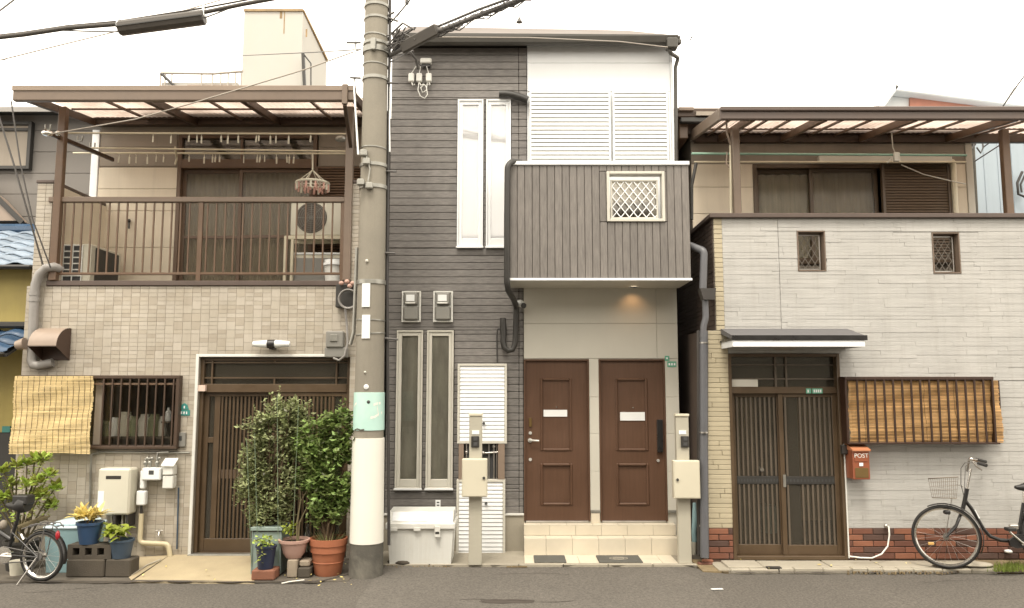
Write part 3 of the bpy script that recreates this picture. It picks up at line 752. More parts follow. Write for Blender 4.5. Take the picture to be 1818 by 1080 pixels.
O('pane', MB().box(win_all[0]+.045, win_all[1]-.045, Y1+.05, Y1+.055, win[2]+.045, win[3]-.045), M['glass_plain'], wn)
mb = MB(); sy = Y1+.10; sz = Zp(775, sy)
O('window_shelf', MB().box(win_all[0], win_all[1]-.02, Y1+.10, Y1+.36, sz-.03, sz, .003), M['interior_wall'], wn)
O('room_wall', MB().box(win_all[0]-.3, win_all[1]+.3, Y1+.8, Y1+.82, .1, win[3]+.2), M['interior_wall'], wn)
st_items = [(188, 10, 28, 'green_stuff'), (201, 9, 34, 'white_plastic'), (222, 14, 44, 'cream_plastic'), (238, 10, 36, 'green_stuff'), (256, 12, 40, 'cream_paint'), (273, 12, 40, 'green_stuff'), (288, 8, 36, 'cream_paint')]
for px, w, h, m_ in st_items:
    xx = Xp(px, 760, sy+.05)
    tag(O('kitchen_jar', MB().lathe((xx, sy+.06, sz+.001), [(w*.0058, 0), (w*.0062, h*.0045), (w*.004, h*.0055), (w*.004, h*.0062)], 12), M[m_]), {188: 'short green jar behind the barred window, leftmost on the sill', 201: 'white jar behind the barred window beside the short green jar', 222: 'tall cream jar behind the barred window', 238: 'green jar right of the tall cream jar behind the barred window', 256: 'pale jar in the middle behind the barred window', 273: 'green jar behind the right part of the barred window', 288: 'narrow pale jar behind the barred window under the hanging white bottle'}[px], 'jar', 'jars on the kitchen window sill')
xb2 = Xp(299, 735, sy); tag(O('plastic_bottle', MB().lathe((xb2, sy, Zp(748, sy)), [(.03, 0), (.035, .03), (.035, .1), (.014, .13), (.014, .155)], 12), M['white_plastic']), 'pale green-white bottle high up behind the right end of the barred window', 'bottle')
O('bottle_ledge', MB().box(xb2-.06, win_all[1]-.01, sy-.04, sy+.06, Zp(748, sy)-.02, Zp(748, sy)-.001), M['interior_wall'], wn)
# address plates, door bell
ap = O('address_plate', MB().box(Xp(318, 732, Y1), Xp(338, 732, Y1), Y1-.014, Y1-.006, Zp(738, Y1), Zp(728, Y1), .001), M['teal_plate'])
tag(ap, 'small teal address plate on beige tiles left of the sliding door', 'address plate')
x0 = Xp(328, 722, Y1)
ap2 = O('address_plate', MB().prism([(Xp(320, 722, Y1), Zp(727, Y1)), (Xp(336, 722, Y1), Zp(727, Y1)), (Xp(333, 722, Y1), Zp(719, Y1)), (x0, Zp(716, Y1)), (Xp(323, 722, Y1), Zp(719, Y1))], Y1-.014, Y1-.006), M['teal_plate'])
tag(ap2, 'teal plate with pointed top just above the teal address plate', 'address plate')
for o_, a_, zz_ in ((ap, 323, 733), (ap2, 328, 723)):
    mb = MB()
    for k in range(3 if o_ is ap else 1): mb.box(Xp(a_+k*4.5-1, zz_, Y1), Xp(a_+k*4.5+1.3, zz_, Y1), Y1-.0152, Y1-.0142, Zp(zz_+2.4, Y1), Zp(zz_-2.2, Y1))
    O('plate_lettering', mb, M['white_paint'], o_)
bl = T('door_bell', 'small beige intercom button box right of the barred window', 'intercom', P(323, 793, Y1))
O('case', MB().box(*[Xp(p_, 780, Y1) for p_ in (315, 331)], Y1-.035, Y1-.006, Zp(793, Y1), Zp(768, Y1), .004), M['grey_plastic'], bl)
O('speaker_button', MB().box(*[Xp(p_, 780, Y1) for p_ in (319, 325)], Y1-.039, Y1-.0355, Zp(782, Y1), Zp(774, Y1), .002), M['ink'], bl)
# vent hood
x0, x1 = Xp(58, 610, Y1-.2), Xp(108, 610, Y1-.2); z0, z1 = Zp(614, Y1-.26), Zp(582, Y1-.1)
vh = T('vent_hood', 'beige quarter-round vent hood with dark brown inside on the tiled wall', 'vent hood', ((x0+x1)/2, Y1-.006, z0))
prof = [(Y1-.006, z1)]
for k in range(9): a = math.pi/2*k/8; prof.append((Y1-.02-.27*math.sin(a), z0+(z1-z0)*math.cos(a)))
outer = MB(); vs = []
for y, z in prof: vs += [(x0, y, z), (x1, y, z)]
for y, z in prof: vs += [(x0+.0, y+.006, z-.008), (x1-.0, y+.006, z-.008)]
n = len(prof); fs = [(2*i, 2*i+1, 2*i+3, 2*i+2) for i in range(n-1)]+[(2*n+2*i, 2*n+2*i+2, 2*n+2*i+3, 2*n+2*i+1) for i in range(n-1)]
O('hood_shell', MB().add(vs, fs, True), M['hood'], vh)
low = Zp(640, Y1-.02)
for xx, nm in ((x0, 'hood_cheek'), (x1-.004, 'hood_cheek')): O(nm, MB().prism_x([(y, z-.009) for y, z in prof]+[(Y1-.006, low)], xx, xx+.004), M['hood_in'], vh)
O('hood_back', MB().box(x0+.005, x1-.005, Y1-.014, Y1-.007, low, z1-.02), M['hood_in'], vh)
# grey drain pipe at the left corner
dp = MB(); yy = Y1-.075
pts = [P(107, 478, Y1+.03), P(96, 474, yy), P(82, 476, yy), P(70, 487, yy), P(63, 505, yy), P(61, 530, yy), P(57, 630, yy), P(56, 640, yy), P(59, 648, yy), P(68, 650, yy), P(94, 644, yy+.02)]
dpo = tag(O('drain_pipe', dp.tube(pts, .05, 14), M['grey_pvc']), 'thick grey drain pipe bending down the left corner of the tiled house', 'pipe')
for py in (522, 533): 
    c = P(61, py, yy); O('pipe_collar', MB().lathe(c, [(.056, -.02), (.056, .02)], 16), M['grey_pvc'], dpo)
# wall lamp above the door
c = P(482, 611, Y1-.09); L = .21
wl = T('wall_lamp', 'white tube wall lamp with black centre band above the sliding door', 'lamp', c)
O('lamp_tube', MB().lathe(c, [(.0, -L), (.03, -L+.004), (.045, -.05), (.045, .05), (.03, L-.004), (0, L)], 16, axis=(1, 0, 0)), M['white_plastic'], wl)
O('centre_band', MB().lathe(c, [(.05, -.042), (.05, .042)], 18, axis=(1, 0, 0)).box(c.x-.03, c.x+.03, c.y, Y1-.006, c.z-.06, c.z+.02, .005), M['black_paint'], wl)
# electricity meter by the pole
em = T('electricity_meter', 'grey electricity meter on the tiled wall left of the pole', 'meter', P(595, 640, Y1))
x0, x1, z0, z1 = R(579, 588, 610, 618, Y1-.1); O('meter_case', MB().box(x0, x1, Y1-.13, Y1-.006, z0, z1, .015), M['grey_plastic'], em)
O('meter_dial', MB().box(x0+.05, x1-.06, Y1-.145, Y1-.131, z0+.07, z1-.04, .01), M['galv'], em)
x0, x1, z0, z1 = R(577, 617, 617, 635, Y1-.08); O('terminal_cover', MB().box(x0, x1, Y1-.11, Y1-.006, z0, z1-.001, .01), M['grey_plastic'], em)
mb = MB(); 
cb = tag(O('service_cable', MB().tube([P(603, 500, Y1-.1), P(612, 540, Y1-.09), P(616, 580, Y1-.1), P(617, 610, Y1-.12), P(612, 632, Y1-.13), P(602, 640, Y1-.12), P(592, 636, Y1-.1)], .013, 8), M['grey_pvc']), 'grey service cable looping down to the electricity meter by the pole', 'cable')
cc = MB()
for k in range(3): cc.ring(P(618, 531, Y1-.18-k*.015), (0, 1, .1), .098+.004*k, .009, 28, 6)
O('cable_coil', cc, M['grey_pvc'], None)
tag(bpy.data.objects['cable_coil'], 'round coil of grey cable hung beside the utility pole under the balcony', 'cable coil')
jb = O('junction_box', MB().box(*[Xp(p_, 520, Y1) for p_ in (600, 634)], Y1-.12, Y1-.007, Zp(548, Y1), Zp(507, Y1), .01), M['charcoal']); tag(jb, 'dark junction box under the balcony corner behind the cable coil', 'junction box')
mb = MB()
for k, (px, py) in enumerate(((606, 503), (616, 500), (626, 503), (621, 508))): mb.ball(P(px, py, Y1-.16), .03, 10, sz=.8)
tag(O('porcelain_insulators', mb, M['pink_pot']), 'cluster of small brownish insulators at the balcony corner by the pole', 'insulators'); bpy.data.objects['porcelain_insulators'].name = 'insulator_cluster'
# conduits, heater, gas meter
def pipe(name, pts, r, m, label, cat, Y=None, n=8, g=None):
    o = O(name, MB().tube([P(*p) if len(p) == 3 else P(p[0], p[1], Y) for p in pts], r, n), M[m]); return tag(o, label, cat, g)
def corner_path(pts, rad=.03):
    out = [Vector(pts[0])]
    for a, b, c in zip(pts[:-2], pts[1:-1], pts[2:]):
        a, b, c = Vector(a), Vector(b), Vector(c); d1 = (a-b).normalized(); d2 = (c-b).normalized(); r = min(rad, (a-b).length*.45, (c-b).length*.45)
        for k in range(5): t = k/4; out.append((b+d1*r)*(1-t)**2 + b*2*t*(1-t) + (b+d2*r)*t*t)
    out.append(Vector(pts[-1])); return out
o = O('conduit', MB().tube(corner_path([P(173, 640+160, Y1-.03), P(174, 803, Y1-.03), P(337, 804, Y1-.03), P(341, 790, Y1-.03), P(347, 640, Y1-.03)][:3]), .011, 8), M['galv']); tag(o, 'thin horizontal grey conduit under the barred window', 'conduit')
o = O('conduit', MB().tube(corner_path([P(176, 804, Y1-.035), P(162, 806, Y1-.035), P(159, 900, Y1-.035)]), .012, 8), M['galv']); tag(o, 'vertical grey conduit left of the cream water heater', 'conduit')
o = O('conduit', MB().tube([P(317, 866, Y1-.03), P(314, 975, Y1-.03)], .009, 8), M['slate_pot']); tag(o, 'thin bluish pipe running down right of the gas meters', 'conduit')
wh = T('water_heater', 'cream wall mounted water heater with dark exhaust slot', 'water heater', P(205, 915, Y1-.2))
x0, x1, z0, z1 = R(172, 832, 230, 915, Y1-.22); hy = Y1-.22
O('heater_case', MB().box(x0, x1, hy, Y1-.03, z0, z1, .02), M['cream_plastic'], wh)
O('exhaust_slot', MB().box(Xp(188, 848, hy), Xp(215, 848, hy), hy-.003, hy+.01, Zp(851, hy), Zp(845, hy), .002), M['interior_dark'], wh)
O('rating_sticker', MB().box(Xp(173.5, 890, hy), Xp(184, 890, hy), hy-.003, hy+.01, Zp(907, hy), Zp(872, hy)), M['white_plastic'], wh)
for px in (200, 222): O('heater_leg', MB().box(Xp(px-2, 930, hy), Xp(px+2, 930, hy), hy+.03, Y1-.01, z0-.13, z0-.001, .003), M['dark_pvc'], wh)
for px, l in ((190, .3), (209, .22), (216, .28)): O('heater_pipe', MB().cyl((Xp(px, 930, hy), hy+.1, z0), (Xp(px, 930, hy), hy+.1, z0-l), .012, 8), M['cream_plastic'], wh)
gm = T('gas_meter', 'white gas meter with small dark display and elbow pipe', 'gas meter', P(265, 852, Y1-.1))
x0, x1, z0, z1 = R(252, 831, 285, 853, Y1-.13); O('meter_case', MB().box(x0, x1, Y1-.14, Y1-.03, z0, z1, .012), M['white_plastic'], gm)
O('display', MB().box(Xp(264, 839, Y1-.14), Xp(273, 839, Y1-.14), Y1-.143, Y1-.135, Zp(843, Y1-.14), Zp(835.5, Y1-.14), .002), M['ink'], gm)
O('meter_leg', MB().box(Xp(248, 850, Y1-.12), Xp(256, 850, Y1-.12), Y1-.12, Y1-.04, Zp(868, Y1-.12), Zp(836, Y1-.12), .01), M['white_plastic'], gm)
mb = MB(); 
for px in (258, 266, 279): mb.tube([P(px, 832, Y1-.08), P(px+(2 if px < 260 else 0), 818, Y1-.08)], .016, 8); mb.ball(P(px, 822, Y1-.08), .026, 8); mb.ball(P(px+4, 814, Y1-.08), .02, 8)
mb.tube([P(258, 816, Y1-.08), P(270, 814, Y1-.08)], .014, 8); mb.tube([P(279, 820, Y1-.08), P(280, 804, Y1-.06), P(300, 803, Y1-.06)], .013, 8)
O('pipe_fittings', mb, M['galv'], gm)
eb = T('relay_box', 'pale grey two part meter box with sloping lid beside the gas meter', 'meter box', P(298, 868, Y1-.1))
x0, x1, z0, z1 = R(288, 845, 307, 868, Y1-.13); O('lower_case', MB().box(x0, x1, Y1-.13, Y1-.03, z0, z1, .01), M['box_white'], eb)
x0, x1, z0, z1 = R(289, 826, 308, 844, Y1-.13); O('upper_case', MB().box(x0, x1, Y1-.14, Y1-.03, z0, z1, .01), M['box_white'], eb)
O('sloping_lid', MB().prism_x([(Y1-.16, z1), (Y1-.05, z1+.07), (Y1-.05, z1+.055), (Y1-.16, z1-.012)], x0-.012, x1+.016), M['box_white'], eb)
wb = T('gas_valve_box', 'small white box on the yellow gas pipe below the gas meter', 'valve box', P(249, 898, Y1-.1))
x0, x1, z0, z1 = R(241, 872, 257, 898, Y1-.12); O('box_case', MB().box(x0, x1, Y1-.12, Y1-.04, z0, z1, .012), M['white_plastic'], wb)
O('valve_stub', MB().cyl(P(251, 898, Y1-.07), P(251, 915, Y1-.07), .014), M['dark_pvc'], wb)
gp = O('gas_pipe', MB().tube(corner_path([P(251, 912, Y1-.07), P(248, 964, Y1-.07), P(299, 966, Y1-.07), P(302, 988, Y1-.07)], .05), .027, 12), M['wrap_cream']); M['gaspipe'] = mat('gas_pipe', D(222, 204, 164, .72), .5, .06, 5, dirt=.2); gp.data.materials[0] = M['gaspipe']
tag(gp, 'cream coloured gas pipe stepping down to the ramp beside the sliding door', 'pipe')
fc = O('tap', MB().tube([P(283, 942, Y1-.01), P(283, 944, Y1-.09), P(281, 953, Y1-.1)], .012, 8).tube([P(276, 943, Y1-.07), P(290, 943, Y1-.07)], .008, 6).ball(P(283, 945, Y1-.07), .022, 8), M['steel']); tag(fc, 'small garden tap on the tiled wall by the cream gas pipe', 'tap')
# bamboo blind on the left
def blind(xa_top, xb_top, xa_bot, xb_bot, ztop, zbot, ytop, ybot, m, label, n, seed, strings, wob=.006):
    t = T('bamboo_blind', label, 'blind', ((xa_top+xb_top)/2, ytop, ztop))
    rr = random.Random(seed)
    sheet = MB(); cols = 26
    for k in range(n):          # each reed a slightly wavy strip
        f0 = k/n; f1 = (k+.86)/n; 
        def pt(f, g):
            x = (xa_top*(1-f)+xa_bot*f)*(1-g)+(xb_top*(1-f)+xb_bot*f)*g
            y = ytop*(1-f)+ybot*f - .012*math.sin(f*9+g*2) - .006*math.sin(f*23+g*9); z = ztop*(1-f)+zbot*f
            z += wob*math.sin(g*7+f*4)*f
            return x, y, z
        j = rr.uniform(-.0035, .0035); o0, o1 = rr.uniform(-.006, .006), rr.uniform(-.006, .006)
        vs = []
        C = 10
        for i in range(C+1):
            g = i/C; x0, y0, z0 = pt(f0, g); x1, y1, z1 = pt(f1, g); x0 += o0*(1-g)+o1*g; x1 += o0*(1-g)+o1*g
            vs += [(x0, y0+j, z0), ((x0+x1)/2, (y0+y1)/2+j-.003, (z0+z1)/2), (x1, y1+j, z1)]
        fs = []
        for i in range(C): a = 3*i; fs += [(a, a+3, a+4, a+1), (a+1, a+4, a+5, a+2)]
        sheet.add(vs, fs)
    O('reed_sheet', sheet, m, t, kind='stuff')
    for k in range(strings):
        g = (k+.5)/strings; pts = []
        for i in range(13):
            f = i/12; x = (xa_top*(1-f)+xa_bot*f)*(1-g)+(xb_top*(1-f)+xb_bot*f)*g
            pts.append((x, ytop*(1-f)+ybot*f-.012*math.sin(f*9+g*2)-.006*math.sin(f*23+g*9)-.004, ztop*(1-f)+zbot*f+wob*math.sin(g*7+f*4)*f))
        O('binding_string', MB().tube(pts, .0022, 4), M['string'], t)
    return t
yt, ybt = Y1-.115, Y1-.19
blind(Xp(27, 668, yt), Xp(167, 668, yt), Xp(17, 806, ybt), Xp(158, 806, ybt), Zp(668, yt), Zp(806, ybt), yt, ybt, M['bamboo'], 'pale yellow bamboo blind hanging over the left half of the barred window', 62, 3, 14)
# ================================================================ the dark sided house in the middle
X0 = Xp(689, 500, Y2); X1_ = Xp(1202, 560, Y2)
ztop2 = Zp(78, Y2-.02)
H2 = T('dark_siding_house', 'narrow two storey house with dark grey boards, white louvres and two brown doors', 'house', ((X0+X1_)/2, Y2, 0))
xw = Xp(930, 700, Y2)                        # where the boards end and the door wall begins
xwu = Xp(936, 180, Y2)
uwin = [R(812, 178, 858, 440, Y2), R(863, 178, 907, 440, Y2)]
lwin = [R(703, 587, 750, 868, Y2), R(757, 587, 805, 868, Y2)]
zstep = Zp(928, Y2)
doors = [R(932, 640, 1045, 925, Y2), R(1066, 640, 1181, 925, Y2)]
zfound = Zp(912, Y2)
holes = uwin+lwin
mb = MB().holed(X0, xwu, 0.0, ztop2, Y2+.016, Y2+.18, holes+[doors[0]]); wall2 = O('boarded_wall', mb, M['dark_back'], H2)
wv = wall2
rs = []
zz_ = [Zp(85+(912-85)*i/65, Y2) for i in range(66)]
xj = Xp(921, 300, Y2)
for i in range(65):
    za, zb_ = zz_[i+1], zz_[i]
    lim = xwu if zb_ > Zp(292, B2) else xw
    r = clip_rects([(X0, xj, za, zb_), (xj, lim-.004, za, zb_)], [(h[0]-.003, h[1]+.003, h[2]-.003, h[3]+.003) for h in holes])
    for a in r:
        # random butt joints
        rs.append(a)
lay('siding_board', wv, M['dark_board'], rs, Y2+.016, .018, b=.005, gap=.0022, jit=.001)
# foundation and flashing
O('foundation', MB().box(X0, xw-.001, Y2-.012, Y2+.015, 0, zfound-.02), M['concrete'], H2)
O('flashing', MB().box(X0, xw-.001, Y2-.03, Y2+.014, zfound-.019, zfound+.004, .003), M['box_white'], H2)
# the door wall (pale) below the balcony and white wall above it
zbt = Zp(498, B2)                        # balcony underside
mb = MB().holed(xw, X1_, 0, zbt+.1, Y2-.0, Y2+.015, [(d[0], d[1], d[2]-.03, d[3]) for d in doors]); dw = O('entrance_wall', mb, M['door_wall'], H2)
for xs0, xs1, za, zb_ in ((xw, X1_, Zp(577, Y2)-.003, Zp(577, Y2)),): pass
rs = []
zj = [zbt+.1, Zp(575, Y2), doors[0][3]+.0]
rs = [(xw, Xp(1165, 560, Y2), zj[1], zj[0]), (Xp(1165, 560, Y2), X1_, zj[1], zj[0]), (xw, Xp(1165, 560, Y2), zj[2]+.02, zj[1]), (Xp(1165, 560, Y2), X1_, zj[2]+.02, zj[1])]
for a, b2 in ((doors[0][1]+.012, doors[1][0]-.012), (doors[1][1]+.012, X1_)):
    q = [Zp(640, Y2)+.02, Zp(705, Y2), Zp(770, Y2), Zp(837, Y2), Zp(906, Y2)]
    for k in range(4): rs.append((a, b2, q[k+1], q[k]))
lay('wall_panel', dw, M['door_wall'], rs, Y2, .014, b=.003, gap=.0012)
for a, b2 in ((doors[0][1]+.012, doors[1][0]-.012), (doors[1][1]+.012, X1_)):
    O('panel_flashing', MB().box(a, b2, Y2-.03, Y2-.0145, Zp(910, Y2), Zp(906, Y2), .002), M['galv'], dw)
mb = MB().box(xwu, X1_, Y2+.0, Y2+.18, zbt+.101, ztop2); uwl = O('upper_wall', mb, M['white_panel'], H2)
zl0 = Zp(300, Y2); rs = []
zq = [ztop2, Zp(113, Y2), Zp(163, Y2)]
for k in range(2): rs += [(xwu+.004, X1_-.02, zq[k+1], zq[k])]
rs += [(Xp(1187, 230, Y2), X1_-.02, Zp(300, Y2), zq[2])]
lay('white_panel', uwl, M['white_panel'], rs, Y2, .016, b=.003, gap=.001)
O('corner_trim', MB().box(X1_-.02, X1_+.012, Y2-.028, Y2+.05, zbt+.101, ztop2, .003), M['white_panel'], H2)
O('side_wall', MB().box(X1_-.12, X1_-.001, Y2+.181, 7, 0, ztop2), M['grey_siding'], H2)
O('side_wall', MB().box(X0+.001, X0+.12, Y2+.181, 7, 0, ztop2), M['grey_siding'], H2)
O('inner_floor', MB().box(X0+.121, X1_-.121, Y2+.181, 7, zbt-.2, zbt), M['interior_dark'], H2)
O('inner_core', MB().box(X0+.121, X1_-.121, Y2+1.3, 6.9, 0, zbt-.201), M['interior_wall'], H2)
O('inner_core', MB().box(X0+.121, X1_-.121, Y2+1.3, 6.9, zbt+.001, ztop2), M['interior_wall'], H2)
# louvred white screens above the balcony
for x0, x1 in ((940, 1083), (1087, 1185)):
    a, b2, z0, z1 = R(x0, 166, x1, 296, Y2)
    s_ = O('louvre_screen', MB().frame(a, b2, z0, z1, Y2-.075, Y2-.017, .022, .003), M['white_paint'], H2)
    n = 17; hh = (z1-z0-.044)/n
    for k in range(n): z = z0+.022+(k+.5)*hh; piece('slat', s_, M['stain_slat'], a+.023, b2-.023, Y2-.066, Y2-.056, z-hh*.45, z+hh*.45, .002, rot=(-.22, 0, 0))
    O('screen_back', MB().box(a+.022, b2-.022, Y2-.045, Y2-.04, z0+.02, z1-.02), M['cream_paint'], s_)
# windows
def tall_window(r, glass, up):
    x0, x1, z0, z1 = r
    w = O('window', MB().frame(x0, x1, z0, z1, Y2-.035, Y2+.06, .022, .004), M['white_paint' if up else 'cream_paint'], H2)
    O('inner_frame', MB().frame(x0+.023, x1-.023, z0+.023, z1-.023, Y2-.02, Y2+.05, .038, .004, tb=.09, tt=.045), M['white_paint' if up else 'cream_paint'], w)
    O('pane', MB().box(x0+.06, x1-.06, Y2+.0, Y2+.006, z0+.112, z1-.067), M[glass], w)
    O('sill', MB().box(x0-.008, x1+.008, Y2-.05, Y2-.0355, z0-.012, z0+.01, .003), M['white_paint'], w)
    if not up: O('frosted_pane', MB().box(x0+.06, x1-.06, Y2+.02, Y2+.024, z0+.112, z1-.067), M['frost'], w)
    return w
for r in uwin:
    w = tall_window(r, 'glass_bright', True); O('pale_backing', MB().box(r[0]+.06, r[1]-.06, Y2+.1, Y2+.11, r[2]+.1, r[3]-.06), M['curtain_pale'], w)  # pale backing added behind the glass so the panes look bright
for r in lwin: tall_window(r, 'glass_plain', False)
# doors
def front_door(r, mirrored, plate):
    x0, x1, z0, z1 = r; yd = Y2+.02
    d = O('front_door', MB().holed(x0+.008, x1-.008, z0+.0, z1-.008, yd, yd+.045, [(x0+.22*(x1-x0)+.02, x1-.26*(x1-x0)+.0, z1-.585*(z1-z0)+.03, z1-.115*(z1-z0)), (x0+.22*(x1-x0)+.02, x1-.26*(x1-x0), z0+.095*(z1-z0), z0+.35*(z1-z0))]), M['door_brown'], H2)
    O('door_frame', MB().box(x0-.012, x0+.007, Y2-.018, yd+.05, z0, z1+.012, .003).box(x1-.007, x1+.012, Y2-.018, yd+.05, z0, z1+.012, .003).box(x0+.0071, x1-.0071, Y2-.018, yd+.05, z1-.007, z1+.012, .003), M['door_brown'], d)
    O('door_sill', MB().box(x0+.008, x1-.008, Y2-.01, yd+.05, z0-.03, z0-.001, .003), M['steel'], d)
    a, b2 = x0+.22*(x1-x0)+.02, x1-.26*(x1-x0)
    for za, zb_ in ((z1-.585*(z1-z0)+.03, z1-.115*(z1-z0)), (z0+.095*(z1-z0), z0+.35*(z1-z0))):
        # raised moulding, bevelled
        mb = MB(); t = .03
        mb.frame(a-.004, b2+.004, za-.004, zb_+.004, yd-.014, yd+.02, t, .010)
        O('door_moulding', mb, M['door_brown'], d)
        O('door_panel', MB().box(a+.0, b2-.0, yd+.014, yd+.03, za, zb_), M['door_brown'], d)
    return d
d1 = front_door(doors[0], 0, 0); d2 = front_door(doors[1], 1, 0)
ydf = Y2+.02
O('door_handle', MB().tube([P(941, 782, ydf), P(941, 782, ydf-.05), P(957, 783, ydf-.055)], .012, 8).cyl(P(941, 782, ydf), P(941, 782, ydf-.012), .026, 14), M['satin'], d1)
for py in (769, 816): O('keyhole', MB().cyl(P(941.5, py, ydf), P(941.5, py, ydf-.012), .019, 14), M['satin'], d1)
O('handle_plate', MB().box(Xp(939, 750, ydf), Xp(944, 750, ydf), ydf-.02, ydf-.001, Zp(758, ydf), Zp(742, ydf), .004), M['olive'], d1)
O('door_grip', MB().box(Xp(1166, 773, ydf), Xp(1176, 773, ydf), ydf-.045, ydf-.001, Zp(803, ydf), Zp(745, ydf), .005), M['black_paint'], d2)
for py in (818,): O('keyhole', MB().cyl(P(1168, py, ydf), P(1169, py, ydf-.014), .018, 14), M['satin'], d2)
def plate(px0, px1, py0, py1, d, txt):
    yy = ydf+.004
    x0, x1, z0, z1 = R(px0, py0, px1, py1, yy)
    O('name_plate', MB().box(x0, x1, yy, yy+.009, z0, z1, .001), M['white_plastic'], d)
plate(965, 1007, 728, 740, d1, 0); plate(1101, 1145, 732, 747, d2, 0)
O('peephole', MB().cyl(P(988, 723, ydf+.012), P(988, 723, ydf+.006), .008), M['chrome'], d1); O('peephole', MB().cyl(P(1124, 724, ydf+.012), P(1124, 724, ydf+.006), .008), M['chrome'], d2)
for a, b2 in ((1180, 1188), (1184, 1200)):
    py0, py1 = ((632, 641) if a == 1180 else (642, 652))
    o = O('address_plate', MB().box(Xp(a, 640, Y2), Xp(b2, 640, Y2), Y2-.02, Y2-.0145, Zp(py1, Y2), Zp(py0, Y2), .001), M['green_plate'])
    tag(o, 'small green square plate at the top right corner of the right brown door' if a == 1180 else 'green oblong address plate right of the right brown door', 'address plate')
    mb = MB()
    for k in range(1 if a == 1180 else 3): mb.box(Xp(a+2.2+k*4.6, 640, Y2), Xp(a+5+k*4.6, 640, Y2), Y2-.0212, Y2-.0202, Zp(py1-3, Y2), Zp(py0+3, Y2))
    O('plate_lettering', mb, M['white_paint'], o)
# tiled steps
sx0, sx1 = Xp(930, 950, Y2-.1), Xp(1200, 950, Y2-.1)
ys1, ys2 = -.12, -.29
zt1 = zstep-.004; zt2 = Zp(951, ys1)
stp = O('steps', MB().box(sx0, sx1, ys1+.01, Y2-.02, 0, zt1-.01).box(sx0, sx1+.02, ys2+.01, ys1+.0095, 0, zt2-.01).box(sx0, sx1, Y2-.0195, Y2+.014, 0, zt1-.01), M['mortar'], H2)
def tilerow(xa, xb_, w, mk_, off=0):
    x = xa-off
    while x < xb_-.005:
        a, b2 = max(x, xa), min(x+w, xb_); x += w
        if b2-a > .01: mk_(a+.0015, b2-.0015)
tilerow(sx0, sx1, .3, lambda a, b2: piece('tile', stp, M['step_tile'], a, b2, ys1, ys1+.0095, zt2+.001, zt1-.0105, .002), .0)
tilerow(sx0, sx1, .3, lambda a, b2: piece('tile', stp, M['step_tile'], a, b2, ys1, Y2+.01, zt1-.01, zt1, .003), .1)
tilerow(sx0, sx1+.02, .3, lambda a, b2: piece('tile', stp, M['step_tile'], a, b2, ys2, ys2+.0095, .005, zt2-.0105, .002), .05)
tilerow(sx0, sx1+.02, .3, lambda a, b2: piece('tile', stp, M['step_tile'], a, b2, ys2, ys1-.001, zt2-.01, zt2, .003), .05)
tilerow(Xp(931, 995, -.6), Xp(1201, 995, -.6), .3, lambda a, b2: [piece('tile', stp, M['step_tile'], a, b2, y0_, y0_+(.167 if y0_ < -.7 else (.107 if y0_ < -.5 else .158)), -.01, .014, .002) for y0_ in (-.73, -.56, -.45)])
O('tile', MB().box(doors[0][1]+.02, doors[1][0]-.02, Y2-.025, Y2-.002, zt1+.001, Zp(911, Y2), .002), M['step_tile'], stp)
for (a, b2, lab) in ((947, 1006, 'plain dark grey door mat left on the white tiles below the steps'), (1062, 1142, 'wider dark grey patterned door mat below the right brown door')):
    g0, g1 = G(a, 1000, .014), G(b2, 1000, .014); yb2 = G(a, 988, .014).y
    mm_ = O('door_mat', MB().box(g0.x+.01, g1.x, g0.y, yb2, .015, .028, .004), M['mat_grey']); tag(mm_, lab, 'door mat')
    if a > 1000:
        mb = MB(); 
        for rr_ in (.06, .1): mb.ring(((g0.x+g1.x)/2, (g0.y+yb2)/2, .029), (0, 0, 1), rr_, .004, 24, 4)
        mb.v = [(p[0]*1, (g0.y+yb2)/2+(p[1]-(g0.y+yb2)/2)*.6, p[2]) for p in mb.v]; O('raised_ring', mb, M['slab'], mm_)
# hanging balcony box
bx0, bx1 = Xp(905, 400, B2), Xp(1225, 400, B2)
zt, zb2 = Zp(294, B2), Zp(495, B2)
bw_ = R(1077, 305, 1180, 394, B2)
bh = (bw_[0]+.03, bw_[1]-.03, bw_[2]+.03, bw_[3]-.03)
bal = O('balcony', MB().holed(bx0+.012, bx1-.012, zb2, zt, B2+.016, B2+.11, [bh]).box(bx0+.012, bx0+.09, B2+.111, Y2-.02, zb2, zt).box(bx1-.09, bx1-.012, B2+.111, Y2-.02, zb2, zt), M['dark_back'], H2)
O('balcony_soffit', MB().box(Xp(931, 512, Y2)-.0, X1_-.0, B2+.1, Y2-.015, zb2-.022, zb2-.001).box(bx0-.0, bx1, B2+.0, B2+.0995, zb2-.022, zb2-.001), M['cream_paint'], bal)
for a_, b_s in ((bx0, Xp(931, 512, Y2)-.001), (X1_+.001, bx1)): O('balcony_soffit', MB().box(a_, b_s, B2+.1, Y2-.036, zb2-.022, zb2-.001), M['cream_paint'], bal)
O('balcony_floor', MB().box(bx0+.1, bx1-.1, B2+.12, Y2-.03, zb2+.001, zb2+.14), M['cream_paint'], bal)
O('bottom_trim', MB().box(bx0-.008, bx1+.008, B2-.022, B2+.012, zb2-.024, zb2+.004, .004), M['white_paint'], bal)
O('top_coping', MB().box(bx0-.008, bx1+.008, B2-.022, B2+.125, zt+.001, Zp(287, B2), .006).box(bx0-.008, bx0+.1, B2+.126, Y2-.03, zt+.001, Zp(287, B2), .006).box(bx1-.1, bx1+.008, B2+.126, Y2-.03, zt+.001, Zp(287, B2), .006), M['white_paint'], bal)
rs = []; n = 24
for k in range(n): rs += clip_rects([(bx0+(bx1-bx0)*k/n, bx0+(bx1-bx0)*(k+1)/n, zb2+.004, zt)], [(bw_[0]-.002, bw_[1]+.002, bw_[2]-.002, bw_[3]+.002)])
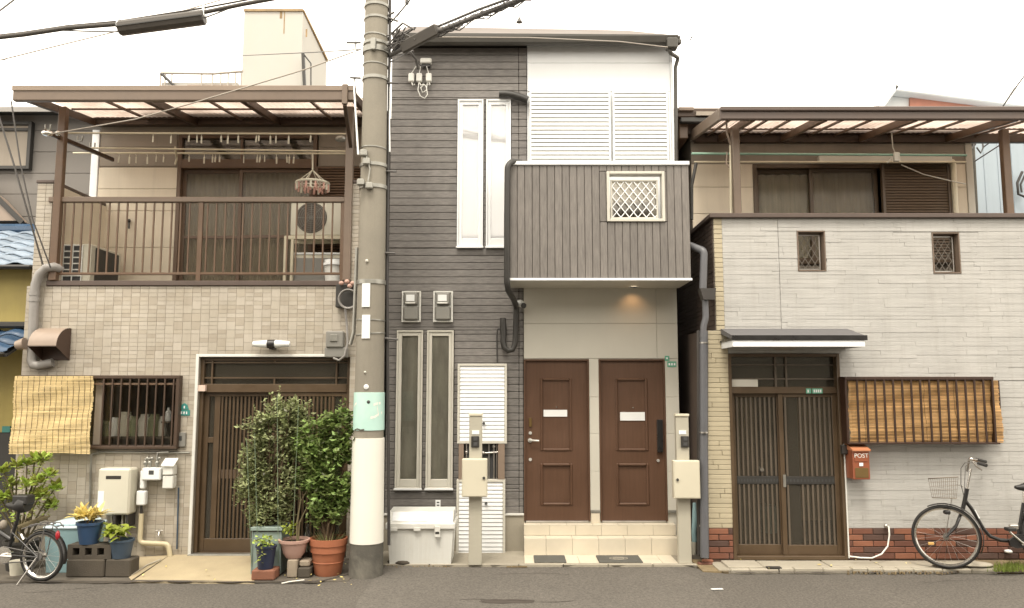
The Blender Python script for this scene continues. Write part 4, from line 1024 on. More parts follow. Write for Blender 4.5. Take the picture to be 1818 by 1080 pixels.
lay('vertical_board', bal, M['vert_board'], rs, B2+.016, .018, b=.005, gap=.0022, jit=.001, back=.0)
y = B2
for xx in (bx0, bx1-.012):
    for k in range(5): piece('side_board', bal, M['vert_board'], xx, xx+.012, B2+.018+k*.13, B2+.018+k*.13+.128, zb2+.004, zt, .003)
bwn = O('window', MB().frame(bw_[0], bw_[1], bw_[2], bw_[3], B2-.025, B2+.1, .032, .004), M['cream_paint'], H2)
ix0, ix1, iz0, iz1 = R(1084, 320, 1168, 389, B2+.03)
O('lattice_frame', MB().frame(ix0, ix1, iz0, iz1, B2+.02, B2+.045, .018, .003), M['cream_paint'], bwn)
def lattice(x0, x1, z0, z1, y, n, w, m, parent, slope=1.25, nm='lattice_bar'):
    s = (x1-x0)/n
    for sg in (1, -1):
        k = -12
        while k < n+12:
            # line x = x0 + k*s + sg*(z-z0)/slope
            pts = []
            xa = x0+k*s; za = z0; xb_ = xa+sg*(z1-z0)/slope; zb_ = z1
            t0, t1 = 0., 1.; dx = xb_-xa
            if abs(dx) > 1e-9:
                ta, tb_ = (x0-xa)/dx, (x1-xa)/dx
                if ta > tb_: ta, tb_ = tb_, ta
                t0, t1 = max(t0, ta), min(t1, tb_)
            if t1-t0 > .03:
                p0 = (xa+dx*t0, y+(.004 if sg > 0 else 0), z0+(z1-z0)*t0); p1 = (xa+dx*t1, y+(.004 if sg > 0 else 0), z0+(z1-z0)*t1)
                O(nm, MB().bar(p0, p1, .006, w, up=Vector((0, -1, 0)).cross(Vector(p1)-Vector(p0))), m, parent)
            k += 1
lattice(ix0+.018, ix1-.018, iz0+.018, iz1-.018, B2+.03, 5.2, .010, M['white_paint'], bwn)
O('pane', MB().box(ix0+.01, ix1-.01, B2+.06, B2+.064, iz0+.01, iz1-.01), M['glass_lattice_shade'], bwn)
ac = O('air_conditioner', MB().box(Xp(1086, 370, -.32), Xp(1150, 370, -.32), -.42, -.12, zb2+.15, Zp(358, -.42), .015), M['cream_plastic']); tag(ac, 'cream air conditioner unit inside the balcony behind the diamond lattice', 'air conditioner')
# roof, gutter and downpipe
yg = -.26
zg0, zg1 = Zp(76, yg), Zp(64, yg)
gxl, gxr = Xp(697, 70, yg), Xp(1208, 75, yg)
ot = [(yg, zg1), (yg+.02, zg0+.02), (yg+.05, zg0), (yg+.09, zg0), (yg+.11, zg0+.02), (yg+.115, zg1), (yg+.105, zg1), (yg+.1, zg0+.03), (yg+.03, zg0+.03), (yg+.012, zg1)]
O('gutter', MB().prism_x(ot, gxl, gxr), M['gutter'], H2)
for k in range(9): O('gutter_hanger', MB().box(gxl+.3+k*.42, gxl+.31+k*.42, yg+.0, yg+.12, zg1-.005, zg1+.004), M['gutter'], H2)
O('soffit', MB().box(gxl+.02, X1_+.06, yg+.116, Y2+.17, ztop2+.001, ztop2+.03), M['charcoal'], H2)
O('fascia', MB().box(gxl+.02, gxr-.06, yg+.118, yg+.14, ztop2+.031, zg1+.06), M['gutter'], H2)
zrl, zrr = Zp(50, 1.6), 0
r0 = (gxl, yg+.05, zg1+.05); r1 = (gxr-.02, yg+.05, zg1+.035); 
A_ = P(700, 60, yg); 
pl = [Vector((gxl, yg+.03, zg1+.045)), Vector((gxr-.02, yg+.03, zg1+.02)), Vector((Xp(1112, 60, 1.2), 1.2, Zp(54, 1.2))), Vector((gxl+.0, 1.2, Zp(47, 1.2)))]
bk = [Vector((gxr-.02, 7.2, zg1+.02)), Vector((gxl, 7.2, zg1+.03))]
mb = MB(); dn = Vector((0, 0, -.035))
mb.add([p for p in pl]+[p+dn for p in pl], [(0,1,2,3), (7,6,5,4), (0,4,5,1), (3,7,4,0)])
mb.add([pl[3], pl[2], pl[1], bk[0], bk[1]], [(0,1,3,4), (1,2,3)])
O('roof', mb, M['roof_sheet'], H2)
O('roof_edge', MB().bar(pl[0]+dn*.5+Vector((0, -.006, 0)), pl[1]+dn*.5+Vector((0, -.006, 0)), .012, .05, b=.003), M['gutter'], H2)
x0, x1, z0, z1 = R(1184, 66, 1203, 90, yg)
O('rain_hopper', MB().box(x0, x1, yg-.03, yg+.1, z0+.03, z1-.015, .01).box(x1+.001, x1+.05, yg+.0, yg+.06, z1-.08, z1-.02, .01), M['gutter'], H2)
yp = -.03
O('downpipe', MB().tube(corner_path([P(1189, 88, yg+.04), P(1190, 94, yg+.04), P(1204, 103, yp-.02), P(1199, 120, yp-.0), P(1201, 290, yp)], .03), .024, 10), M['gutter'], H2)
# narrow brown duct on the wall, left of the louvres
o = O('pipe_cover', MB().tube([P(886, 167, -.07), P(898, 167, -.07), P(912, 169, -.07), P(925, 173, -.07), P(937, 178, -.06)], .045, 12), M['charcoal']); tag(o, 'short dark pipe cover leaving the boards left of the white louvres', 'pipe cover')
# black drain hose down the left edge of the balcony
o = O('drain_hose', MB().tube(corner_path([P(925, 289, B2+.08), P(908, 287, B2-.03), P(901, 296, B2-.06), P(900, 400, B2-.06), P(900, 500, B2-.05)], .05)+corner_path([P(902, 515, B2-.03), P(912, 532, -.3), P(917, 545, -.1), P(915, 600, -.09)], .04)+[P(914, 612, -.09), P(910, 621, -.09), P(902, 623, -.09), P(895, 617, -.09), P(893, 606, -.08), P(894, 596, -.08)], .034, 12), M['charcoal']); tag(o, 'thick black drain hose running down the balcony edge and curling up at the end', 'hose')
o = O('weatherhead', MB().tube([P(894, 597, -.07), P(893, 580, -.07), P(893, 565, -.07)], [.036, .04, .036], 14), M['charcoal']); tag(o, 'short upright dark cable inlet hood on the boards above the hose loop', 'cable hood')
o = O('cable', MB().tube(corner_path([P(892, 585, -.06), P(884, 583, -.06), P(882, 595, -.05), P(883, 645, -.05)], .04), .009, 8), M['cable']); tag(o, 'thin black cable dropping from the hood to the white louvred cabinet', 'cable')
# security light
sl_ = T('security_light', 'small white round security light at the left end of the door wall', 'light', P(927, 545, -.08))
O('light_head', MB().lathe(P(926, 540, -.14), [(.0, -.02), (.03, -.02), (.042, .0), (.042, .05), (.025, .08), (0, .085)], 14, axis=(-.4, .6, .25)), M['white_plastic'], sl_)
O('light_lens', MB().lathe(P(930, 543, -.17), [(.0, -.01), (.032, -.008), (.032, .012)], 14, axis=(-.4, .6, .25)), M['ink'], sl_)
O('light_arm', MB().tube([P(928, 546, -.1), P(929, 553, -.06), P(929, 553, -.016)], .012, 8), M['grey_plastic'], sl_)
# downlight in the balcony soffit: a lit lamp
zs = zb2-.024; dl = P(1125, 510, 0); yl = -.16; xl = Xp(1125, 511, yl)
dlo = T('downlight', 'lit round downlight under the hanging balcony', 'light', (xl, yl, zs))
O('light_trim', MB().lathe((xl, yl, zs-.008), [(.055, 0), (.062, .007), (.045, .0065), (.04, .0), (.05, 0)], 20), M['white_plastic'], dlo)
O('light_bulb', MB().lathe((xl, yl, zs-.004), [(.0, 0), (.038, 0), (.038, .003)], 16), M['lamp_on'], dlo)
ld = bpy.data.lights.new('downlight_lamp', 'SPOT'); ld.energy = 1.1; ld.spot_size = math.radians(120); ld.spot_blend = .9; ld.color = (1, .55, .25); ld.shadow_soft_size = .04
lo = bpy.data.objects.new('downlight_lamp', ld); COL.objects.link(lo); lo.location = (xl, yl, zs-.02); lo.rotation_euler = (0.35, 0, 0)
# electricity meters
for i, (a, b2) in enumerate(((713, 747), (769, 804))):
    x0, x1, z0, z1 = R(a, 517, b2, 572, Y2-.05)
    m_ = T('electricity_meter', ['left one of two framed electricity meters above the tall narrow windows', 'right one of two framed electricity meters above the tall narrow windows'][i], 'meter', ((x0+x1)/2, Y2, z0), 'electricity meters on the dark boards')
    O('meter_frame', MB().frame(x0, x1, z0, z1, Y2-.05, Y2-.003, .02, .004).box(x0+.02, x1-.02, Y2-.02, Y2-.003, z0+.02, z1-.02), M['box_white'], m_)
    zm = (z0+z1)/2
    O('meter_glass', MB().box(x0+.034, x1-.034, Y2-.10, Y2-.021, zm+.02, z1-.028, .014), M['grey_plastic'], m_)
    O('meter_dial', MB().box(x0+.06, x1-.07, Y2-.104, Y2-.1005, zm+.06, z1-.05, .003), M['white_plastic'], m_)
    O('meter_bar', MB().box(x0+.05, x1-.06, Y2-.112, Y2-.1005, zm+.028, zm+.045, .004), M['box_white'], m_)
    O('terminal_cover', MB().box(x0+.028, x1-.028, Y2-.09, Y2-.021, z0+.026, zm-.0, .012), M['grey_plastic'], m_)
# insulators and cables at the top left
ib = T('service_bracket', 'white service bracket with three white connector boxes high on the dark boards', 'bracket', P(748, 150, Y2-.05))
x0, x1, z0, z1 = R(746, 103, 766, 112, -.08); O('bracket_head', MB().box(x0, x1, -.09, -.003, z0, z1, .012), M['box_white'], ib)
x0, x1, z0, z1 = R(748, 112, 764, 119, -.06); O('bracket_foot', MB().box(x0, x1, -.06, -.003, z0, z1, .008), M['charcoal'], ib)
for px in (730, 744, 761): x0, x1, z0, z1 = R(px-5, 130, px+5, 145, -.07); O('connector_box', MB().box(x0, x1, -.08, -.01, z0, z1, .01), M['box_white'], ib)
mb = MB()
for px, q in ((730, 738), (744, 754), (761, 763)): mb.tube([P(px, 131, -.05), P(px+(752-px)*.4, 118, -.06)], .006, 6); mb.tube([P(px, 145, -.05), P(px+3, 152, -.06), P(q-2, 150, -.05)], .01, 6)
mb.tube([P(744, 146, -.06), P(742, 160, -.07), P(746, 171, -.07), P(754, 175, -.07), P(759, 168, -.07), P(757, 155, -.07), P(753, 150, -.06), P(747, 156, -.07), P(750, 165, -.07), P(757, 160, -.06), P(759, 146, -.05)], .007, 6)
O('looped_wire', mb, M['box_white'], ib)
# white louvred meter cabinets beside the doors
def cabinet(a, b2, py0, py1, yf, label, n):
    x0, x1, z0, z1 = R(a, py0, b2, py1, yf)
    c = T('louvred_cabinet', label, 'cabinet', ((x0+x1)/2, yf, z0))
    O('cabinet_frame', MB().frame(x0, x1, z0, z1, yf, Y2-.01, .028, .003), M['cream_paint'], c)
    hh = (z1-z0-.056)/n
    for k in range(n): z = z0+.028+(k+.5)*hh; piece('slat', c, M['white_paint'], x0+.029, x1-.029, yf+.012, yf+.022, z-hh*.46, z+hh*.46, .002, rot=(-.2, 0, 0))
    O('cabinet_back', MB().box(x0+.029, x1-.029, yf+.04, yf+.05, z0+.02, z1-.02), M['cream_paint'], c)
    return c, x0, x1, z0, z1
ycab = -.12
c1, qx0, qx1, qz0, qz1 = cabinet(812, 900, 646, 788, ycab, 'upper white louvred cabinet left of the brown doors', 19)
O('cabinet_knob', MB().cyl(P(859, 752, ycab), P(859, 752, ycab-.02), .017, 12), M['ink'], c1)
c2, wx0_, wx1_, wz0, wz1 = cabinet(810, 897, 852, 998, ycab, 'lower white louvred cabinet standing on the pavement by the post', 19)
O('cabinet_knob', MB().cyl(P(863, 894, ycab), P(863, 894, ycab-.02), .017, 12), M['ink'], c2)
mc = T('pipe_recess', 'open recess with meter pipes between the two white louvred cabinets', 'meter pipes', ((wx0_+wx1_)/2, ycab, wz1))
O('recess_back', MB().box(wx0_+.02, wx1_-.02, -.03, -.022, wz1+.001, qz0-.001), M['ink'], mc)
for a, b2 in ((814, 823), (884, 896)): O('recess_post', MB().box(Xp(a, 820, ycab), Xp(b2, 820, ycab), ycab+.005, -.031, wz1+.001, qz0-.001, .003), M['recess_post'], mc)
mb = MB()
for px, r_ in ((868, .008), (877, .012), (882, .008), (828, .01)): mb.cyl(P(px, 789, -.06), P(px, 851, -.06), r_, 8)
mb.cyl(P(856, 805, -.06), P(884, 803, -.06), .012, 8); mb.ball(P(877, 793, -.07), .022); mb.ball(P(858, 804, -.07), .02); mb.ball(P(828, 803, -.07), .02)
O('meter_pipe', mb, M['steel'], mc)
# intercom posts with letter boxes
def post(pxc, base_py, py_top, boxl, boxr, bt, bb, label, knobx, slot):
    g = G(pxc, base_py, .02); y = g.y+.03
    x0, x1 = Xp(pxc-11.5, 870, y-.04), Xp(pxc+11.5, 870, y-.04)
    t = T('intercom_post', label, 'intercom post', (g.x, y, .0))
    zt_ = Zp(py_top+5, y-.05)
    O('post_body', MB().box(x0, x1, y-.04, y+.04, .015, zt_, .006), M['post_beige'], t)
    O('post_cap', MB().box(x0-.006, x1+.006, y-.05, y+.05, zt_+.001, zt_+.03, .005), M['post_box'], t)
    O('nameplate', MB().box(x0+.03, x1-.03, y-.046, y-.041, Zp(771, y), Zp(764, y), .001), M['white_plastic'], t)
    O('intercom', MB().box(Xp(pxc-7, 784, y), Xp(pxc+7, 784, y), y-.062, y-.0405, Zp(794, y), Zp(774, y), .004), M['charcoal'], t)
    for py in (779, 788): O('intercom_button', MB().box(Xp(pxc-3, py, y), Xp(pxc+4, py, y), y-.066, y-.0625, Zp(py+3, y), Zp(py-3, y), .001), M['ink'], t)
    a, b2, z0, z1 = R(boxl, bt, boxr, bb, y-.13)
    O('letter_box', MB().box(a, b2, y-.13, y-.0405, z0, z1, .006), M['post_box'], t)
    O('letter_box_door', MB().box(a+.012, b2-.012, y-.134, y-.1305, z0+.012, z1-.012, .002), M['post_box'], t)
    O('letter_box_lock', MB().cyl(P(knobx, (bt+bb)/2, y-.134), P(knobx, (bt+bb)/2, y-.146), .015, 12), M['charcoal'], t)
    return t
post(844, 1003, 734, 820, 865, 815, 883, 'beige intercom post with letter box in front of the white louvred cabinets', 859, 0)
post(1214, 1000, 735, 1196, 1243, 818, 886, 'beige intercom post with letter box right of the brown doors', 1203, 0)
# small sign stake and storage box
st_ = O('small_sign', MB().box(Xp(773, 900, -.2), Xp(782, 900, -.2), -.205, -.2, Zp(912, -.2), Zp(888, -.2), .002), M['white_plastic']); tag(st_, 'small upright white notice behind the white storage box', 'sign')
mb = MB(); 
for py in (892, 897, 903, 907): mb.box(Xp(775.5, py, -.2), Xp(780, py, -.2), -.2065, -.2055, Zp(py+1.2, -.2), Zp(py-1, -.2))
O('sign_lettering', mb, M['ink'], st_)
g0, g1 = G(688, 1003, .02), G(805, 1003, .02)
yb0 = g0.y+.02; 
sx0_, sx1_ = Xp(688, 960, yb0), Xp(804, 960, yb0)
zsb = Zp(940, yb0)
sb_ = T('storage_box', 'large off-white plastic storage box with hinged lid between pole and cabinets', 'storage box', ((sx0_+sx1_)/2, yb0, .02))
mb = MB(); ins = .022
pt = lambda x, y, z: (x, y, z)
yk = min(yb0+.42, -.04)
vs = [(sx0_+ins, yb0+ins, .02), (sx1_-ins, yb0+ins, .02), (sx1_-ins, yk, .02), (sx0_+ins, yk, .02), (sx0_, yb0, zsb), (sx1_, yb0, zsb), (sx1_, yk, zsb), (sx0_, yk, zsb)]
mb.add(vs, [(0,3,2,1), (4,5,6,7), (0,1,5,4), (1,2,6,5), (2,3,7,6), (3,0,4,7)]); O('box_body', mb, M['box_white'], sb_)
for k in range(14): xx = sx0_+.05+k*(sx1_-sx0_-.1)/13; O('box_rib', MB().bar((xx+(0), yb0+ins-.0008, .04), (xx, yb0+.0055, zsb-.07), .006, .006), M['box_white'], sb_)
lh = Zp(928, yb0)
O('lid_rim', MB().box(sx0_-.025, sx1_+.025, yb0-.03, yk+.01, zsb+.001, lh, .012), M['box_white'], sb_)
prof = [(yb0-.02, lh+.001), (yb0+.10, lh+.10), (yk-.02, lh+.11), (yk, lh+.001)]
O('lid', MB().prism_x(prof, sx0_+.0, sx1_-.0), M['box_white'], sb_)
for a, b2 in ((696, 728), (730, 760)):
    O('lid_panel', MB().add([P(a, 925, yb0-.008), P(b2, 925, yb0-.008), Vector((Xp(b2, 915, yb0+.08), yb0+.088, lh+.098)), Vector((Xp(a+2, 915, yb0+.08), yb0+.088, lh+.098))], [(0,1,2,3)]), M['white_paint'], sb_)
O('box_catch', MB().box(Xp(772, 950, yb0), Xp(782, 950, yb0), yb0-.045, yb0-.0305, Zp(953, yb0), Zp(933, yb0), .004), M['box_white'], sb_)
O('catch_slot', MB().box(Xp(773.5, 950, yb0), Xp(780.5, 950, yb0), yb0-.048, yb0-.0455, Zp(947, yb0), Zp(943, yb0), .001), M['charcoal'], sb_)
for px in (700, 741): O('box_clip', MB().box(Xp(px-6, 940, yb0), Xp(px+6, 940, yb0), yb0-.036, yb0-.0305, Zp(942, yb0), Zp(936, yb0), .002), M['box_white'], sb_)
# stones and flat metal edge near the storage box
for i, (px, py, s, lab) in enumerate(((700, 1001, .05, 'flat brown stone on the kerb at the left foot of the storage box'), (716, 1003, .06, 'wider grey brick fragment under the front of the storage box'))):
    g = G(px, py, .0); o = O('stone', MB().ball((g.x, g.y-.03, .03), s, 9, sx=1.5, sz=.5), M['block_concrete']); tag(o, lab, 'stone')
# blue-white bundle and gate deep in the alley
o = O('bagged_pipe', MB().tube([P(1233, 893, -.1), P(1234, 920, -.1), P(1232, 945, -.1), P(1233, 962, -.1)], [.022, .036, .03, .03], 10), M['pale_blue']); tag(o, 'pipe wrapped in pale blue plastic behind the right letter box post', 'wrapped pipe')
o = O('wrapped_stub', MB().tube([P(1232, 962, -.1), P(1232, 998, -.1)], .03, 10), M['cream_plastic']); tag(o, 'short cream pipe stub below the pale blue wrapped pipe', 'pipe')
ag = O('alley_gate', MB().box(X1_+.005, Xp(1250, 760, .9), .8, .83, .1, Zp(622, .8), .004), M['door_brown']); tag(ag, 'brown board closing the narrow alley behind the right letter box post', 'gate')
O('gate_rail', MB().box(X1_+.006, Xp(1250, 760, .9), .78, .7995, Zp(622, .8)-.05, Zp(622, .8)-.01), M['brown_dark'], ag)

# ================================================================ the stone faced house on the right
A3, B3 = Xp(1269, 480, Y3), 8.6
AL = Xp(1252, 760, Y3)
zc0, zc1 = Zp(388, Y3), Zp(380, Y3)
zmid = Zp(587, Y3)
H3 = T('stone_faced_house', 'pale grey stone faced house with walled balcony, brown sliding door and small black-brown awning', 'house', ((AL+6)/2, Y3, 0))
sw_ = [R(1416, 410, 1466, 482, Y3), R(1656, 413, 1705, 486, Y3)]
dr3 = (Xp(1297, 800, Y3), Xp(1497, 800, Y3), .04, Zp(628, Y3))
wn3 = R(1512, 676, 1776, 782, Y3)
zbr = Zp(938, Y3)
holes3 = sw_+[dr3, wn3]
w3 = O('front_wall', MB().holed(A3, B3, zmid, zc0, Y3+.02, Y3+.2, holes3).holed(AL, B3, 0, zmid-.0005, Y3+.02, Y3+.2, holes3), M['mortar'], H3)
rs = []
def ledge(xa, xb_, za, zb_, hs, lw, seed):
    rr = random.Random(seed); out = []; z = za
    while z < zb_-.004:
        h = rr.choice(hs); 
        if zb_-(z+h) < .025: h = zb_-z
        x = xa - rr.uniform(0, lw[0])
        while x < xb_:
            w = rr.uniform(*lw); a, b2 = max(x, xa), min(x+w, xb_)
            if xb_-b2 < .08: b2 = xb_; w = 99
            if b2-a > .02: out.append((a, b2, z, min(z+h, zb_)))
            x += w
        z += h
    return out
XB = Xp(1297, 760, Y3)
ho = [(h[0]-.001, h[1]+.001, h[2]-.001, h[3]+.001) for h in holes3]
e3 = 6.6
rs += clip_rects(ledge(Xp(1284, 480, Y3), e3, zbr, zc0, [.036, .05, .05, .066], (.3, 1.0), 4), ho+[(Xp(1384, 480, Y3)-.002, Xp(1384, 480, Y3)+.002, zmid, zc0)]+[(A3-1, XB+.003, 0, zmid+.001)])
lay('stone_course', w3, M['stone'], rs, Y3+.02, .016, limit=290, b=.0026, gap=.0002, jit=.0022)
rs = clip_rects(ledge(A3, Xp(1284, 480, Y3), zmid, zc0, [.055], (.3, .4), 5), [])
rs += ledge(AL, XB-.001, zbr, zmid-.002, [.05, .055], (.1, .5), 6)
o = O('corner_strip', MB().box(A3, A3+.002, Y3, Y3+.001, zc0-.002, zc0), M['stone_beige'], H3)
lay('corner_stone', o, M['stone_beige'], rs, Y3+.02, .022, b=.004, gap=.0015, jit=.002)
# brick skirt
rs = []; nb = 5; hb = (zbr-.05)/nb
for r_ in range(nb):
    x = AL-(.11 if r_ % 2 else 0)
    while x < e3:
        rs.append((max(x, AL), x+.225, .05+r_*hb, .05+(r_+1)*hb)); x += .225
rs = clip_rects(rs, [(dr3[0]-.0, dr3[1]+.0, 0, 3)])
bs = O('brick_skirt', MB().box(AL, dr3[0]-.001, Y3+.0, Y3+.0195, .02, zbr).box(dr3[1]+.001, e3, Y3+.0, Y3+.0195, .02, zbr), M['brick_mortar'], H3)
lay('brick', bs, M['brick'], rs, Y3, .012, b=.004, gap=.004, jit=.002, back=.0)
# side wall seen down the alley, dark
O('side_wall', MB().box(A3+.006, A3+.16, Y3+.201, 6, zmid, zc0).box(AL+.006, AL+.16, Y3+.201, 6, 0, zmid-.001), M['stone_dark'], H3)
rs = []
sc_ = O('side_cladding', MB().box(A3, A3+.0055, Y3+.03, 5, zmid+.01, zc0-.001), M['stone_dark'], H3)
z = zmid+.01
while z < zc0-.02:
    y = Y3+.03
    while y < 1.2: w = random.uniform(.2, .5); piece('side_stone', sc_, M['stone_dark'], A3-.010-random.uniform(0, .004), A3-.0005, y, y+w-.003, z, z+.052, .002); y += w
    z += .055
O('coping', MB().box(A3-.05, 8.6, Y3-.05, Y3+.22, zc0+.001, zc1, .006), M['cap_brown'], H3)
O('side_coping', MB().box(A3-.05, A3+.17, Y3+.221, 5, zc0+.001, zc1, .006), M['cap_brown'], H3)
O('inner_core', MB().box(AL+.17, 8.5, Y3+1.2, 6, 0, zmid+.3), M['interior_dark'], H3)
O('balcony_floor', MB().box(A3+.161, 8.5, Y3+.201, 5, zmid-.1, zmid), M['dark_concrete'], H3)
# small balcony openings with lattice
for i, r in enumerate(sw_):
    x0, x1, z0, z1 = r
    w = O('balcony_opening', MB().frame(x0, x1, z0, z1, Y3-.004, Y3+.17, .014, .003), M['brown_light'], H3)
    O('opening_frame', MB().frame(x0+.03, x1-.03, z0+.03, z1-.03, Y3+.08, Y3+.1, .012, .002), M['steel'], w)
    lattice(x0+.04, x1-.04, z0+.04, z1-.04, Y3+.09, 3.2, .005, M['lattice_steel'], w, slope=1.6)
# upper room wall behind the balcony
xa, xb_ = Xp(1228, 340, R3), Xp(1716, 340, R3)
ztr = Zp(222, R3)
uw3 = R(1338, 293, 1692, 470, R3)
mb = MB().holed(xa, xb_, zmid, ztr, R3, R3+.15, [uw3]); u3 = O('upper_wall', mb, M['dull_siding'], H3)
zz3 = [Zp(470, R3), Zp(380, R3), Zp(333, R3), Zp(292, R3)]
rs = []
for k in range(3): rs += [(xa, Xp(1338, 340, R3)-.001, zz3[k], zz3[k+1]), (Xp(1693, 340, R3), xb_, zz3[k], zz3[k+1])]
rs += [(xa, xb_, zz3[3], ztr)]
lay('siding_panel', u3, M['cream_siding'], rs[:-1], R3, .014, b=.004, gap=.002); lay('siding_panel', u3, M['dull_siding'], rs[-1:], R3, .014, b=.004, gap=.002)
O('corner_trim', MB().box(xb_, xb_+.09, R3-.03, R3+.1, zmid, ztr, .005), M['cream_paint'], H3)
O('upper_side_wall', MB().box(xb_-.01, xb_+.08, R3+.151, 5, zmid, ztr), M['dull_siding'], H3)
O('upper_side_wall', MB().box(xa+.002, xa+.1, R3+.151, 5, zmid, ztr), M['dull_siding'], H3)
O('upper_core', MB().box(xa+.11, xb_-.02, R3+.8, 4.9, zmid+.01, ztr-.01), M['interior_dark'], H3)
O('roof', MB().box(xa-.3, xb_+.2, R3-.3, 5.2, ztr+.001, ztr+.12, .01), M['brown_dark'], H3)
x0, x1, z0, z1 = uw3
wd3 = O('window', MB().frame(x0, x1, z0, z1, R3-.03, R3+.12, .05, .004), M['bronze_door'], H3)
xm3, xs3 = Xp(1443, 340, R3), Xp(1560, 340, R3)
for a, b2, yy in ((x0+.051, xm3+.02, R3+.06), (xm3-.03, xs3, R3+.02)):
    O('sash', MB().frame(a, b2, z0+.051, z1-.051, yy, yy+.035, .045, .003), M['bronze_door'], wd3)
    O('pane', MB().box(a+.045, b2-.045, yy+.014, yy+.019, z0+.1, z1-.097), M['glass_clear'], wd3)
curtain(x0+.06, xm3+.0, z0+.05, Zp(305, R3), R3+.16, 5, 'curtain_pale', wd3, amp=.03, seed=5); curtain(xm3+.02, xs3, z0+.05, z1-.05, R3+.18, 9, 'curtain', wd3, seed=6)
s3 = O('shutter_box', MB().frame(xs3+.01, x1-.055, z0+.01, z1+.0, R3-.09, R3-.032, .035, .003), M['bronze_door'], H3)
n3 = 34; hh = (z1-z0-.08)/n3
for k in range(n3): z = z0+.045+(k+.5)*hh; piece('slat', s3, M['bronze_door'], xs3+.046, x1-.091, R3-.078, R3-.07, z-hh*.42, z+hh*.42, .0015, rot=(-.3, 0, 0))
O('shutter_back', MB().box(xs3+.046, x1-.091, R3-.055, R3-.05, z0+.04, z1-.036), M['brown_dark'], s3)
# canopy over the balcony
cx0, cx1 = Xp(1279, 200, C3), 8.4
zf0, zf1 = Zp(212, C3), Zp(191, C3); yb = R3-.05; zbk = Zp(240, R3-.15)+.02
cn3 = O('canopy', MB().box(cx0, cx1, C3, C3+.06, zf0, zf1, .01), M['cap_brown'], H3)
O('back_beam', MB().box(cx0+.06, cx1, yb-.03, yb+.04, zbk-.09, zbk+.034, .004), M['brown_dark'], cn3)
O('canopy_gutter', MB().box(cx0-.005, cx1, C3-.03, C3-.001, zf1-.045, zf1+.005, .008), M['cap_brown'], cn3)
O('end_board', MB().bar((cx0+.02, C3+.03, zf1-.06), (cx0+.02, yb, zbk), .05, .13, b=.006), M['brown_light'], cn3)
rx = [Xp(1340, 210, C3), Xp(1470, 210, C3), Xp(1628, 210, C3), Xp(1800, 210, C3), 6.6, 7.5]
th3 = [cx0+.38] + [Xp(p_, 212, C3) for p_ in (1470, 1632, 1812)] + [6.7, 8.3]
for x in th3: O('rafter', MB().bar((x, C3+.07, zf1-.09), (x, yb, zbk-.04), .055, .085, b=.004), M['brown_metal'], cn3)
tn3 = []
ee = [cx0+.05]+th3
for a, b2 in zip(ee[:-1], ee[1:]): 
    if b2-a > .7: tn3 += [a+(b2-a)/3, a+(b2-a)*2/3]
    else: tn3.append((a+b2)/2)
for x in tn3: O('rafter', MB().bar((x, C3+.07, zf1-.05), (x, yb, zbk), .03, .025, b=.003), M['brown_metal'], cn3)
for t_ in (.3, .75): y = C3+.07+(yb-C3-.07)*t_; z = zf1-.05+(zbk-zf1+.05)*t_; O('purlin', MB().box(cx0+.06, cx1, y-.012, y+.012, z+.016, z+.036, .003), M['brown_metal'], cn3)
O('shading_eave', MB().prism_x([(.1, Zp(205, .1)), (.1, Zp(198, .1)), (R3+.02, Zp(199, R3)), (R3+.02, Zp(206, R3))], xa, xb_+.05), M['dull_siding'], H3)  # added slab over the panels, darkens the inner part of the canopy
ed = [cx0+.05]+sorted(th3[:-1]+tn3)+[cx1]
for a, b2 in zip(ed[:-1], ed[1:]): corrugated(a+.004, b2-.004, C3+.062, zf1-.006, yb+.1, zbk+.042, M['poly'], cn3)
O('eave_board_and_shade', MB().box(xa-.1, xb_+.1, R3-.12, R3-.001, Zp(243, R3), ztr+.0, .004), M['brown_dark'], H3)  # dark board enlarged to stand for the shadow band below the roof
for px, m_ in ((1306.5, 'brown_light'), (1786, 'brown_metal')): O('canopy_post', MB().box(Xp(px-6.5, 300, Y3+.08), Xp(px+6.5, 300, Y3+.08), Y3+.04, Y3+.12, zc1+.001, Zp(207, C3)+.01, .006), M[m_], H3)
# eave with tiles, left of the canopy
te = O('tiled_eave', MB().box(Xp(1205, 200, .3), cx0-.01, .25, 1.4, Zp(206, .3), Zp(200, .3), .01), M['charcoal'], H3)
O('eave_gutter', MB().box(Xp(1209, 200, .1), cx0+.25, .12, .2, Zp(216, .1), Zp(207, .1), .01), M['charcoal'], H3)
O('eave_top', MB().box(Xp(1205, 192, .1), cx0-.01, .1, 1.4, Zp(196, .1), Zp(190, .1), .004), M['brown_light'], H3)
O('eave_bracket', MB().box(Xp(1206, 230, .24), Xp(1222, 230, .24), .24, 1.2, Zp(246, .24), Zp(208, .24), .01), M['brown_metal'], H3)
# posts, pipes on the balcony
o = O('pvc_pole', MB().cyl(P(1297.5, 258, Y3+.14), (P(1298, 380, Y3+.14)), .017, 10), M['pole_cream']); tag(o, 'cream upright pole beside the left canopy post of the stone faced house', 'pole')
o = O('cream_pipe', MB().tube(corner_path([P(1684, 287, R3-.11), P(1692, 287, R3-.11), P(1697, 380, R3-.11), P(1699, 440, R3-.11)], .03), .033, 10), M['pole_cream']); tag(o, 'cream pipe right of the brown louvred shutter, bent at its top', 'pipe')
o = O('laundry_pole', MB().cyl(P(1228, 273, Y3+.3), P(1716, 276, Y3+.3), .014, 10), M['green_pole']); tag(o, 'long pale green laundry pole across the right balcony', 'laundry pole')
o = O('laundry_pole', MB().cyl(P(1232, 288, R3-.2), P(1715, 288, R3-.2), .014, 10), M['pole_cream']); tag(o, 'thin cream laundry pole just under the pale green one', 'laundry pole')
